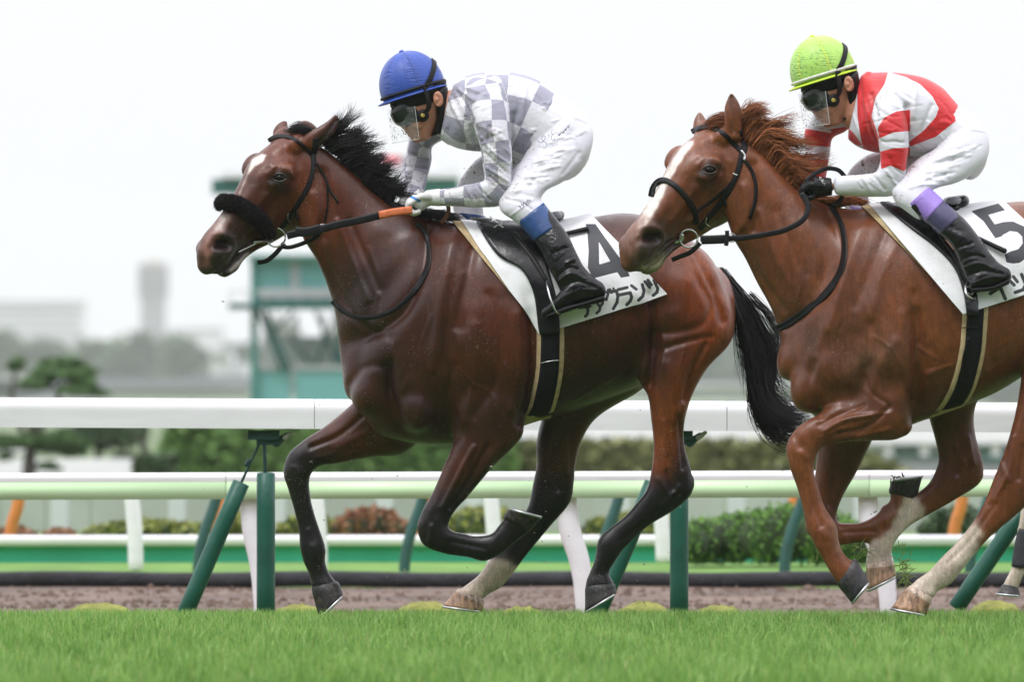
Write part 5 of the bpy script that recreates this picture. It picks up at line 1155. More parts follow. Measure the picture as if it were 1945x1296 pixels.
k = rg.integers(0, len(bb.v), 9000); d = bb.n[k] + rg.normal(0, .5, (9000, 3)); d /= np.linalg.norm(d, axis=1)[:, None]; u = np.cross(d, rg.normal(size=(9000, 3))); u /= np.linalg.norm(u, axis=1)[:, None]
b0 = bb.v[k]; L = rg.uniform(.006, .013, 9000)[:, None]; mkmesh('fleece', np.stack([b0 - u * .0016, b0 + u * .0016, b0 + d * L], 1).reshape(-1, 3), np.arange(27000).reshape(-1, 3), M_FLEECE, sk, smooth=False)
B2 = dict(at=(1340, 380), ringdy=-.2, straps=[
 ('browband', [(1314, 250), (1330, 243), (1347, 241), (1376, 255), (1398, 277), (1408, 288)], 4.6), ('headpiece', [(1408, 246), (1414, 262), (1413, 284), (1408, 298)], 6), ('cheekpiece', [(1408, 296), (1402, 324), (1388, 356), (1368, 386), (1345, 414), (1328, 436)], 5.2, dict(thick=.006)),
 ('cheekpiece', [(1398, 336), (1385, 352), (1376, 370), (1380, 392)], 2.4, dict(lift=.005)), ('noseband', [(1238, 374), (1243, 352), (1260, 343), (1288, 358), (1308, 382), (1320, 404), (1322, 424)], 5.2, dict(thick=.009)),
 ('noseband', [(1322, 402), (1345, 386), (1366, 370), (1380, 358)], 3.2), ('throatlatch', [(1411, 300), (1426, 322), (1434, 345), (1435, 372), (1424, 415)], 3.2), ('chin_strap', [(1330, 462), (1310, 480), (1290, 488), (1276, 494)], 4.6, dict(thick=.008)),
 ('rein', [(1330, 454, -.235), (1360, 453, -.25), (1390, 453, -.25), (1450, 446, -.25), (1500, 433, -.245), (1530, 411, -.235), (1535, 393, -.225), (1522, 366, -.21)], 5.4, dict(thick=.005)),
 ('rein', [(1332, 456, -.24), (1360, 455, -.256), (1384, 454, -.256)], 8.5, dict(thick=.006)), ('rein_stop', [(1381, 438, -.262), (1381, 453, -.262), (1379, 467, -.262)], 4, dict(thick=.008)),
 ('rein_end', [(1530, 345, -.16), (1548, 330, -.15), (1572, 320, -.13), (1592, 323, -.12), (1607, 338, -.11)], 4.2, dict(thick=.005)), ('rein_end', [(1601, 372, -.10), (1592, 384, -.10), (1580, 392, -.10)], 4.5, dict(thick=.006))],
 rings=[('bit_ring', 1308, 453, 17, .004), ('martingale_ring', 1390, 452, 8, .0025)],
 bars=[('bit_bar', [(1284, 462), (1292, 455), (1294, 444)], .009, M_METAL), ('buckle', [(1340, 412), (1338, 420), (1345, 427)], .003, M_METAL), ('buckle', [(1408, 288), (1414, 298), (1413, 304)], .006, M_METAL), ('buckle', [(1393, 330), (1400, 333)], .003, M_METAL)])
bridle2 = bridle(H2, 'bridle', 'black leather bridle with plain rubber reins on the chestnut horse', B2)

# ================================================================== breast straps, number cloths, saddles
def up2(G):
    for ax in (0, 1):
        G = np.moveaxis(G, ax, 0); M = (G[1:] + G[:-1]) / 2; R = np.empty((len(G) * 2 - 1,) + G.shape[1:]); R[0::2] = G; R[1::2] = M; G = np.moveaxis(R, 0, ax)
    return G
def saddlery(S_, lab, spec, mcloth, ink):
    D, bv = S_['D'], S_['bvh']
    tv, tf = loft(S_['trunk'][1], D, nseg=60, sub=8); S_['tbvh'] = BVHTree.FromPolygons([tuple(p) for p in tv], tf)
    v, f = ribbon(bv, spec['yoke'], spec['yhw'], D, thick=.006, lift=.001, sm=4)
    y = mkmesh('neck_strap', v, f, M_TACK, None, loc=v.mean(0)); tag(y, lab['yoke'], 'strap', 'neck straps')
    cl = empty('number_cloth', P(*spec['top'], D), lab['cloth'], 'saddle cloth', 'white number cloths')
    T, B = spec['T'], spec['B']
    O, I = cloth_grid(bv, D, 560, T, B, 70, 50, .010, .004, .0035, flare=spec.get('flare', 0))
    if 'fold' in spec: spec['fold'](O, I)
    O, I = up2(up2(O)), up2(up2(I))
    v, f = solid_grid(O, I); px, py = proj(v)
    a = shapes_sd(px, py, *ink); a = np.where(v[:, 1] > D, 5, a)
    mkmesh('cloth', v, f, mcloth, cl, attrs={'ink': a})
    O, I = cloth_grid(bv, D, 560, spec['T2'], spec['B2'], 60, 44, .002, .006, .001)
    mkmesh('underpad', *solid_grid(O, I), M_TAN, cl)
    sd = empty('racing_saddle', P(*spec['seat'][0][:2], D), lab['saddle'], 'saddle', 'black racing saddles')
    cb = cl.children[0]; me = cb.data; cw = np.array(wloc(cb))
    cv = np.empty(len(me.vertices) * 3); me.vertices.foreach_get('co', cv); cv = cv.reshape(-1, 3) + cw
    cbv = BVHTree.FromPolygons([tuple(p) for p in cv], [tuple(p.vertices) for p in me.polygons])
    S_['cbvh'] = cbv
    for near in (True, False):
        v, f = patch(cbv, spec['flapA'], spec['flapB'], 40, 12, D, .002, .009, near)
        mkmesh('saddle_flap', v, f, M_FLAP, sd)
    v, f = loft(spec['seatloft'], D, nseg=24, cap=.6); mkmesh('seat', v, f, M_FLAP, sd)
    c = mkmesh('cantle', *loft(spec['cantle'], D, nseg=24, cap=1.0), M_FLAP, sd)
    mkmesh('cantle_top', *ellip(*spec['ctop'], D), M_GREYSEAT, c)
    for nm, hw, mat, lf, th in (('girth_pad', spec['ghw'] + 8, M_TAN, .002, .008), ('girth', spec['ghw'] - .5, M_BLKCLOTH, .010, .005)):
        v, f = girdle(bv, D, 600, spec['girth'], hw, math.radians(spec['gth']), math.radians(360 - spec['gth']), 80, lf, th, nv=7, far=S_['tbvh'])
        g = mkmesh(nm, v, f, mat, sd)
    for pts, hw in spec['lines']:
        mkmesh('girth_strap', *ribbon(bv, pts, hw, D, thick=.003, lift=.0175), spec.get('linemat', M_TACK), g)
    v, f = ribbon(cbv, spec['leather'], 4.2, D, thick=.005, lift=.014); mkmesh('stirrup_leather', v, f, M_TACK, sd)
    for q in spec['buckles']:
        pp = []
        for x, y_ in q:
            p, n = cast(cbv, x, y_, True, D); pp.append(p + n * .02 if p is not None else P(x, y_, D - .3))
        mkmesh('buckle', *tube(pp, .0028, nseg=6, sub=2), M_METAL, sd)
    ir = spec['iron']; pts = [P(x, y_, D + dy) for x, y_, dy in ir]
    o = mkmesh('stirrup_iron', *tube(pts, .0042, nseg=8, sub=3), M_METAL, sd)
    o = mkmesh('stirrup_iron', *tube([p * [1, -1, 1] + [0, 2 * D, 0] for p in pts], .0042, nseg=8, sub=3), M_METAL, sd)
    return cl, sd
def lerp(a, b, u): return (a[0] + (b[0] - a[0]) * u, a[1] + (b[1] - a[1]) * u)
SP1 = dict(yoke=[(792, 426), (806, 440), (815, 470), (815, 500), (803, 530), (780, 560), (742, 592), (706, 603), (671, 600), (645, 586), (632, 572)], yhw=[4, 4, 4, 4.5, 5.5, 5, 4, 4, 4, 4, 4],
 top=(1000, 428), T=lambda u: lerp((872, 424), (1122, 411), u), B=lambda u: lerp((1027, 638), (1270, 560), u),
 T2=lambda u: lerp((858, 423), (900, 426), u), B2=lambda u: lerp((1032, 632), (1050, 632), u),
 seat=[(985, 430)], flapA=[(905, 424), (922, 455), (948, 488), (990, 512), (1012, 550), (1022, 600), (1026, 636)], flapB=[(980, 420), (1010, 440), (1034, 480), (1044, 520), (1056, 560), (1062, 600), (1064, 632)],
 seatloft=[(898, 412, 905, 440, 0, .05), (930, 414, 935, 450, 0, .09), (975, 422, 975, 462, 0, .11), (1020, 420, 1020, 460, 0, .12), (1048, 408, 1048, 446, 0, .12)],
 cantle=[(1048, 402, 1050, 430, -.02, .09), (1062, 401, 1060, 424, -.02, .09)], ctop=(1057, 409, -.09, 11, 8, .03), ghw=17, gth=62,
 girth=[(540, 1043), (600, 1045), (640, 1046), (700, 1045), (740, 1038), (770, 1030), (800, 1018), (830, 1006)], lines=[([(1030, 688), (1046, 684), (1063, 682)], .8)], linemat=M_METAL,
 leather=[(975, 448), (1000, 478), (1020, 506), (1038, 536)], buckles=[[(930, 421), (944, 432), (952, 437), (948, 428), (934, 420)], [(938, 440), (946, 436), (955, 440)]],
 iron=[(1038, 534, -.35), (1041, 550, -.40), (1047, 572, -.42), (1056, 592, -.42), (1064, 598, -.38), (1062, 596, -.32), (1048, 560, -.31), (1038, 534, -.34)])
SP1['girth'] = [(y, x) for y, x in SP1['girth']]
SP1['girth'] = [(x, y) for y, x in SP1['girth']]
cloth1, saddle1 = saddlery(H1, dict(yoke='thin black leather neck strap low round the bay horse', cloth='white saddle cloth with a large dark number 4 above Japanese letters',
 saddle='black racing saddle with black girth and steel stirrups on the bay horse'), SP1, M_CLOTH1, INK1)
def fold2(O, I):
    # front corner of the cloth lifted by the wind
    U, V = O.shape[:2]; u = np.linspace(0, 1, U)[:, None]; s = np.linspace(-1, 1, V)[None]
    wgt = np.clip(1 - u / .28, 0, 1) * np.clip((s - .25) / .5, 0, 1) * (s > 0)
    for G in (O, I): G += np.stack([wgt * -.004, -wgt * .035, wgt * 0], 2)
SP2 = dict(yoke=[(1572, 385), (1583, 398), (1600, 432), (1605, 478), (1598, 515), (1567, 560), (1522, 597), (1496, 615), (1478, 624)], yhw=[4.5, 4.5, 5, 5.5, 6.5, 6.5, 6.5, 7, 7],
 top=(1780, 402), T=lambda u: lerp((1645, 393), (1900, 383), u), B=lambda u: lerp((1822, 600), (2050, 525), u), fold=fold2,
 T2=lambda u: lerp((1632, 392), (1680, 396), u), B2=lambda u: lerp((1795, 562), (1826, 566), u),
 seat=[(1760, 402)], flapA=[(1672, 388), (1700, 412), (1735, 440), (1775, 470), (1812, 510), (1830, 560), (1836, 600)], flapB=[(1730, 386), (1790, 420), (1822, 460), (1840, 500), (1850, 540), (1856, 570), (1858, 598)],
 seatloft=[(1668, 384, 1675, 412, 0, .05), (1700, 388, 1705, 425, 0, .09), (1745, 396, 1745, 435, 0, .11), (1790, 390, 1790, 430, 0, .12), (1815, 378, 1815, 418, 0, .12)],
 cantle=[(1800, 374, 1803, 400, -.02, .09), (1828, 370, 1826, 398, -.02, .09)], ctop=(1812, 382, -.09, 17, 9, .03), ghw=16, gth=66,
 girth=[(1846, 540), (1844, 600), (1840, 660), (1833, 700), (1822, 740), (1806, 770), (1790, 790), (1770, 810)], lines=[([(1826, 622), (1840, 621), (1855, 620)], 1), ([(1838, 640), (1829, 680), (1826, 720)], 2)], linemat=M_TACK,
 leather=[(1770, 430), (1800, 470), (1825, 510), (1840, 545)], buckles=[[(1836, 548), (1846, 552), (1844, 562), (1836, 560)]],
 iron=[(1838, 535, -.35), (1834, 546, -.40), (1836, 560, -.42), (1844, 566, -.41), (1852, 562, -.34), (1846, 548, -.31), (1838, 535, -.34)])
cloth2, saddle2 = saddlery(H2, dict(yoke='broad black leather neck strap across the chest of the chestnut horse', cloth='white saddle cloth with a dark number 5, cut by the right edge of the photo',
 saddle='black racing saddle with purple-booted rider above it on the chestnut horse'), SP2, M_CLOTH2, INK2)
saddle2['label'] = 'black racing saddle with grey topped cantle and black girth on the chestnut horse'

# ================================================================== manes and tails
M_BLKHAIR = hair_material('black horse hair', (.003, .003, .003), (.011, .010, .011), .42)
M_REDHAIR = hair_material('chestnut horse hair', (.10, .026, .008), (.42, .15, .055), .45)
def hairobj(name, S_, mat, guides, n, rad, jit, **kw):
    v, f, c = strands(guides, n, rad, jit, S_['D'], **kw); return mkmesh(name, v, f, mat, S_['root'], attrs={'v': c}, smooth=True)
MN1 = [[(598, 262, -.03), (630, 246, -.03), (648, 232, -.02), (656, 216, -.02)], [(612, 274, -.03), (648, 258, -.03), (668, 244, -.02), (682, 228, -.01)], [(634, 291, -.03), (664, 274, -.03), (688, 266, -.02), (706, 256, -.01)],
 [(657, 314, -.02), (684, 296, -.03), (700, 288, -.02), (710, 276, 0)], [(680, 336, -.02), (700, 316, -.03), (712, 310, -.02), (722, 308, 0)], [(700, 353, -.02), (720, 334, -.03), (738, 334, -.02), (756, 336, 0)],
 [(720, 371, -.02), (738, 350, -.03), (752, 352, -.02), (768, 350, 0)], [(742, 388, -.02), (752, 372, -.03), (765, 372, -.02), (780, 372, 0)]]
hairobj('mane', H1, M_BLKHAIR, MN1, 2300, .0019, .006, wave=.007, spread=.030, clumpn=30, seed=5)
MN1b = [[(735, 385, -.03), (760, 396, -.03), (775, 402, -.03), (790, 410, -.04)], [(770, 402, -.03), (800, 404, -.04), (820, 410, -.05), (840, 418, -.06)], [(800, 408, -.02), (830, 406, -.03), (850, 410, -.04), (868, 420, -.05)], [(820, 410, 0), (845, 412, 0), (860, 414, 0), (885, 420, 0)]]
hairobj('mane', H1, M_BLKHAIR, MN1b, 900, .0022, .006, wave=.002, spread=.006, seed=6)
hairobj('forelock', H1, M_BLKHAIR, [[(606, 266, -.03), (588, 246, -.04), (565, 240, -.03), (543, 250, -.01)], [(602, 268, -.05), (586, 254, -.06), (566, 250, -.06), (550, 258, -.05)], [(600, 262, 0), (585, 240, 0), (566, 236, 0), (548, 240, 0)]], 500, .002, .003, wave=.002, spread=.004, seed=8)
TL1 = [[(1368, 526, -.02), (1392, 578, -.03), (1412, 648, -.02), (1424, 720, -.02), (1434, 785, -.02), (1462, 818, 0), (1500, 826, 0)], [(1368, 520, 0), (1400, 570, 0), (1428, 640, 0), (1445, 710, 0), (1452, 770, 0), (1482, 802, 0), (1528, 796, 0)],
 [(1370, 514, .02), (1406, 556, .02), (1442, 614, .02), (1466, 675, .02), (1456, 740, .02), (1484, 775, .02), (1536, 784, .02)]]
tail1 = hairobj('tail', H1, M_BLKHAIR, TL1, 2100, .0023, .009, wave=.014, spread=.028, seed=9, nseg=22, clumpn=36, lmin=.84)
hairobj('tail', H1, M_BLKHAIR, [[(1392, 600, 0), (1394, 650, 0), (1404, 710, 0), (1422, 758, 0)], [(1400, 560, 0), (1412, 640, 0), (1425, 700, 0), (1418, 760, 0)], [(1420, 560, 0), (1466, 620, 0), (1480, 690, 0), (1464, 750, 0)], [(1430, 560, 0), (1472, 600, 0), (1492, 640, 0), (1500, 690, 0)]], 130, .0014, .012, wave=.008, spread=.02, seed=10, nseg=18)
MN2 = [[(1390, 236, -.03), (1420, 206, -.03), (1446, 194, -.02), (1466, 192, -.01)], [(1404, 252, -.03), (1440, 214, -.03), (1470, 210, -.02), (1490, 222, -.01)], [(1424, 272, -.03), (1458, 234, -.03), (1492, 240, -.02), (1518, 256, -.01)],
 [(1446, 292, -.02), (1478, 260, -.03), (1518, 274, -.02), (1555, 284, 0)], [(1470, 318, -.02), (1498, 286, -.03), (1536, 296, -.02), (1572, 296, 0)], [(1492, 340, -.02), (1512, 312, -.03), (1540, 316, -.02), (1566, 308, 0)], [(1510, 358, -.02), (1524, 336, -.03), (1538, 334, -.02), (1556, 324, 0)]]
MN2 = [[tuple(g[0][a] + (p[a] - g[0][a]) * (.77 if a < 2 else 1) for a in range(3)) for p in g] for g in MN2]
hairobj('mane', H2, M_REDHAIR, MN2, 2300, .0018, .006, wave=.008, spread=.034, clumpn=32, seed=15)
hairobj('mane', H2, M_REDHAIR, [[(1535, 372, -.02), (1560, 380, -.03), (1580, 384, -.03), (1600, 392, -.03)], [(1570, 386, -.02), (1600, 380, -.02), (1620, 380, -.02), (1645, 388, -.02)], [(1590, 392, 0), (1615, 384, 0), (1640, 384, 0), (1660, 392, 0)]], 500, .002, .005, wave=.002, spread=.005, seed=16)
hairobj('forelock', H2, M_REDHAIR, [[(1402, 250, -.03), (1378, 222, -.04), (1352, 228, -.03), (1338, 242, -.01)], [(1400, 256, -.05), (1380, 240, -.06), (1360, 240, -.06), (1346, 250, -.05)], [(1396, 244, 0), (1376, 214, 0), (1350, 224, 0), (1334, 232, 0)]], 500, .002, .003, wave=.002, spread=.004, seed=18)
hairobj('tail', H2, M_REDHAIR, [[(2150, 520, 0), (2200, 580, 0), (2230, 680, 0), (2250, 760, 0)], [(2155, 510, 0), (2215, 560, 0), (2250, 660, 0), (2290, 760, 0)]], 900, .0025, .012, wave=.004, spread=.02, seed=19, nseg=18)
# ------------------------------------------------------------------ jockeys
def cloth_mat(name, make_base, rough=.5, mud=1.0, wr=1.0, tr=0.0):
    """silk / nylon with wrinkles and thrown mud; make_base(t) -> colour socket or tuple"""
    m, t, b = newmat(name)
    base = make_base(t)
    a = nd(t, 'ShaderNodeAttribute'); a.attribute_name = 'mud'
    if mud:
        s1 = ramp(t, noise_fac(t, 62, 2, .5, stretch=(1, 1, .8)), [(.64, (0, 0, 0)), (.67, (1, 1, 1))])
        s2 = ramp(t, noise_fac(t, 140, 1, .5), [(.65, (0, 0, 0)), (.70, (1, 1, 1))])
        k = mathn(t, 'MULTIPLY', mathn(t, 'MAXIMUM', s1, s2), a.outputs['Fac'])
        haze = mathn(t, 'MULTIPLY', a.outputs['Fac'], ramp(t, noise_fac(t, 22, 4, .65), [(.35, (0, 0, 0)), (.8, (.55, .55, .55))]))
        base = mixc(t, haze, base, (.42, .33, .28)); base = mixc(t, mathn(t, 'MULTIPLY', k, mud), base, (.075, .045, .035))
    if hasattr(base, 'is_output'): t.links.new(base, b.inputs['Base Color'])
    else: b.inputs['Base Color'].default_value = (*base, 1)
    b.inputs['Roughness'].default_value = rough; b.inputs['Sheen Weight'].default_value = .15
    bump(t, b, noise_fac(t, 22, 2, .5, stretch=(1, 1, 2.2)), .006 * wr, .4)
    return m
def attr(t, n):
    a = nd(t, 'ShaderNodeAttribute'); a.attribute_name = n; return a.outputs['Fac']
def checks(t):
    f = [mathn(t, 'FLOOR', attr(t, 'cu')), mathn(t, 'FLOOR', attr(t, 'cv'))]
    s = mathn(t, 'ABSOLUTE', mathn(t, 'MODULO', mathn(t, 'ADD', mathn(t, 'ADD', f[0], f[1]), 100.0), 2.0))
    return mixc(t, s, (.72, .72, .78), (.31, .31, .39))
def field(col_in, col_out, name='sd', extra=None):
    def g(t):
        k = ramp(t, mathn(t, 'ADD', mathn(t, 'MULTIPLY', attr(t, name), .08), .5), [(.49, (1, 1, 1)), (.52, (0, 0, 0))])
        return mixc(t, k, col_out, col_in)
    return g
M_SKIN = simple('skin', (.50, .225, .145), .45, .1, 30, bumpd=.001, bscale=180)
M_SKIN.node_tree.nodes['Principled BSDF'].inputs['Subsurface Weight'].default_value = .12
M_SKIN.node_tree.nodes['Principled BSDF'].inputs['Subsurface Radius'].default_value = (.012, .004, .002)
M_BODY = M_SKIN
WHITE = (.70, .70, .76)
M_BREECH = cloth_mat('white nylon breeches', field((.03, .035, .09), WHITE, 'ink'), .38, wr=.5)
M_INK = simple('dark blue ink', (.03, .035, .09), .5)
M_CHECK = cloth_mat('white and grey checked silk', checks, .45)
M_RED = cloth_mat('white and red silk', field((.62, .012, .018), WHITE, 'sd'), .45, mud=.9)
M_GLOVEW = cloth_mat('white glove', field((.02, .22, .62), (.74, .74, .74), 'ink'), .5, mud=.5)
M_GLOVEB = simple('black glove leather', (.007, .008, .009), .42, spec=.3, var=.3, scale=60, bumpd=.002, bscale=120)
M_OLD2 = simple('x', (.014, .015, .017), .42, .3, 60, bumpd=.002, bscale=120)
M_BOOT = simple('black riding boot', (.005, .005, .006), .2, .3, 20, spec=.4, bumpd=.008, bscale=24)
M_BOOTBLUE = simple('blue boot top', (.020, .065, .20), .3, .25, 14, bumpd=.002, bscale=40)
M_BOOTPUR = simple('purple boot top', (.30, .19, .60), .45, .12, 14, bumpd=.002, bscale=60)
M_BOOTNAVY = simple('dark violet boot band', (.060, .055, .125), .35, .2, 14, bumpd=.002, bscale=40)
M_BLACK = simple('black rubber', (.006, .006, .007), .5, .3, 40, spec=.25)
M_LENS = simple('smoked goggle lens', (.012, .018, .013), .14, .6, 30, spec=.3)
M_GOLD = simple('yellow goggle pivot', (.42, .32, .06), .4, .1, 30)
M_HAIRDK = simple('short dark hair', (.012, .010, .009), .7, .4, 200, bumpd=.002, bscale=300)
def visor_mat():
    m, t, b = newmat('clear visor with mud')
    b.inputs['Base Color'].default_value = (.9, .92, .92, 1); b.inputs['Roughness'].default_value = .12; b.inputs['IOR'].default_value = 1.3
    sp = ramp(t, noise_fac(t, 110, 1, .5), [(.68, (0, 0, 0)), (.71, (1, 1, 1))])
    film = ramp(t, noise_fac(t, 20, 4, .6), [(.35, (.0,) * 3), (.8, (.10,) * 3)])
    t.links.new(mixc(t, sp, (.82, .84, .84), (.05, .04, .03)), b.inputs['Base Color'])
    t.links.new(mathn(t, 'MAXIMUM', sp, film), b.inputs['Alpha']); return m
M_VISOR = visor_mat(); M_VRIM = simple('clear visor edge', (.62, .65, .66), .25, .1, 30)
def helmet_mat(name, col, dirt, seam, dirtfac=.5):
    m, t, b = newmat(name)
    a = nd(t, 'ShaderNodeAttribute'); a.attribute_name = 'seam'
    mask = nd(t, 'ShaderNodeAttribute'); mask.attribute_name = 'dirt'
    n = noise_fac(t, 60, 5, .7, stretch=(1, 1, 3))
    k = mathn(t, 'MULTIPLY', ramp(t, n, [(.50, (0, 0, 0)), (.60, (1, 1, 1))]), mathn(t, 'MULTIPLY', mask.outputs['Fac'], dirtfac))
    base = mixc(t, k, col, dirt)
    sk = ramp(t, a.outputs['Fac'], [(.0, (1, 1, 1)), (.03, (1, 1, 1)), (.05, (0, 0, 0))])
    base = mixc(t, sk, base, seam); t.links.new(base, b.inputs['Base Color'])
    b.inputs['Roughness'].default_value = .42; b.inputs['Sheen Weight'].default_value = .2
    wv = noise_fac(t, 34, 4, .6, stretch=(.6, .6, 4))
    near = ramp(t, a.outputs['Fac'], [(.0, (1, 1, 1)), (.35, (0, 0, 0))])
    n1 = bump(t, None, mathn(t, 'MULTIPLY', wv, near), .012, .7); n2 = bump(t, None, sk, .002, .6, n1)
    bump(t, b, noise_fac(t, 24, 3, .5), .002, .4, n2); return m

def mudfield(b, D, spots):
    px, py = proj(b.v); a = np.full(len(px), .10)
    for pts, r, s in spots: a = np.maximum(a, s * np.exp(-(segdist(px, py, pts) / r) ** 2))
    return np.clip(a, 0, 1)
def wrinkles(b, D, items):
    sculpt(b, items, D, both=True)
def seglen_uv(v, lofts, D):
    """nearest loft station -> (length along, angle) for every vertex; lofts = raw section lists"""
    st, uv = [], []
    for li, secs in enumerate(lofts):
        A = hermite(np.array([[(s[0] + s[2]) / 2 * D / F, (HZ - (s[1] + s[3]) / 2) * D / F, s[4]] + list(s[:6]) for s in secs], float), 8)
        c = A[:, :3]; L = np.r_[0, np.cumsum(np.linalg.norm(np.diff(c, axis=0), axis=1))]
        for i in range(len(A)):
            a, bb = P(A[i, 3], A[i, 4], D + A[i, 7]), P(A[i, 5], A[i, 6], D + A[i, 7])
            st.append(np.r_[(a + bb) / 2, li, L[i], (a - bb) / 2, A[i, 8]])
    st = np.array(st); li = np.zeros(len(v), int); u = np.zeros(len(v)); th = np.zeros(len(v)); rad = np.zeros(len(v))
    for s0 in range(0, len(v), 4000):
        q = v[s0:s0 + 4000]
        r = (np.linalg.norm(st[:, 5:8], axis=1) + st[:, 8]) / 2
        d = np.linalg.norm(q[:, None] - st[None, :, :3], axis=2) / r[None]; k = d.argmin(1)
        rel = q - st[k, :3]; e1 = st[k, 5:8]; n1 = np.linalg.norm(e1, axis=1)
        x = (rel * e1).sum(1) / n1 ** 2; y = rel[:, 1] / st[k, 8]
        # refine the position along the limb linearly
        k2 = np.clip(k + 1, 0, len(st) - 1); k2 = np.where(st[k2, 3] == st[k, 3], k2, k - 1); tg = st[k2, :3] - st[k, :3]; tl = np.linalg.norm(tg, axis=1) + 1e-9
        s_ = (rel * tg).sum(1) / tl; du = (st[k2, 4] - st[k, 4]) / tl * s_
        li[s0:s0 + 4000] = st[k, 3]; u[s0:s0 + 4000] = st[k, 4] + np.clip(du, -.03, .03); th[s0:s0 + 4000] = np.arctan2(-y, x); rad[s0:s0 + 4000] = (n1 + st[k, 8]) / 2
    return li, u, th, rad
def shrink(secs, k):
    return [[(s[0] + s[2]) / 2 + (s[0] - s[2]) / 2 * k, (s[1] + s[3]) / 2 + (s[1] - s[3]) / 2 * k, (s[0] + s[2]) / 2 - (s[0] - s[2]) / 2 * k, (s[1] + s[3]) / 2 - (s[1] - s[3]) / 2 * k, s[4], s[5] * k] + list(s[6:]) for s in secs]

def autofolds(J, seed):
    """short slack folds running across the sleeves and along the back"""
    rg = np.random.default_rng(seed + J['seed']); out = []
    for secs in J['arms']:
        for i in range(16):
            k = rg.integers(2, len(secs) - 1); a = np.array(secs[k][:2]); b = np.array(secs[k][2:4]); a2 = np.array(secs[k - 1][:2]); b2 = np.array(secs[k - 1][2:4]); t = rg.random(); u0 = rg.uniform(0, .6); u1 = u0 + rg.uniform(.25, .4)
            g = lambda u, s_: tuple((a * (1 - t) + a2 * t) * (1 - u) + (b * (1 - t) + b2 * t) * u + np.array([s_, s_]) * 1.5)
            out.append(([g(u0, rg.normal()), g((u0 + u1) / 2, rg.normal()), g(u1, rg.normal())], rg.uniform(1.8, 3.2), rg.choice([-1, 1]) * rg.uniform(1.5, 3.2)))
    T = J['torso'][0]
    for i in range(22):
        k = rg.uniform(1, len(T) - 1.01); u = rg.uniform(.15, .95); L = rg.uniform(.5, 1.4); pts = []
        for q in np.linspace(0, L, 4):
            kk = min(k + q, len(T) - 1.01); i0 = int(kk); f_ = kk - i0; s_ = [T[i0][j] * (1 - f_) + T[i0 + 1][j] * f_ for j in range(4)]; uu = u + .10 * q * (1 if i % 2 else -1); pts.append((s_[0] * (1 - uu) + s_[2] * uu, s_[1] * (1 - uu) + s_[3] * uu))
        out.append((pts, rg.uniform(2.2, 4.5), rg.choice([-1, 1]) * rg.uniform(1.8, 4.0)))
    return out
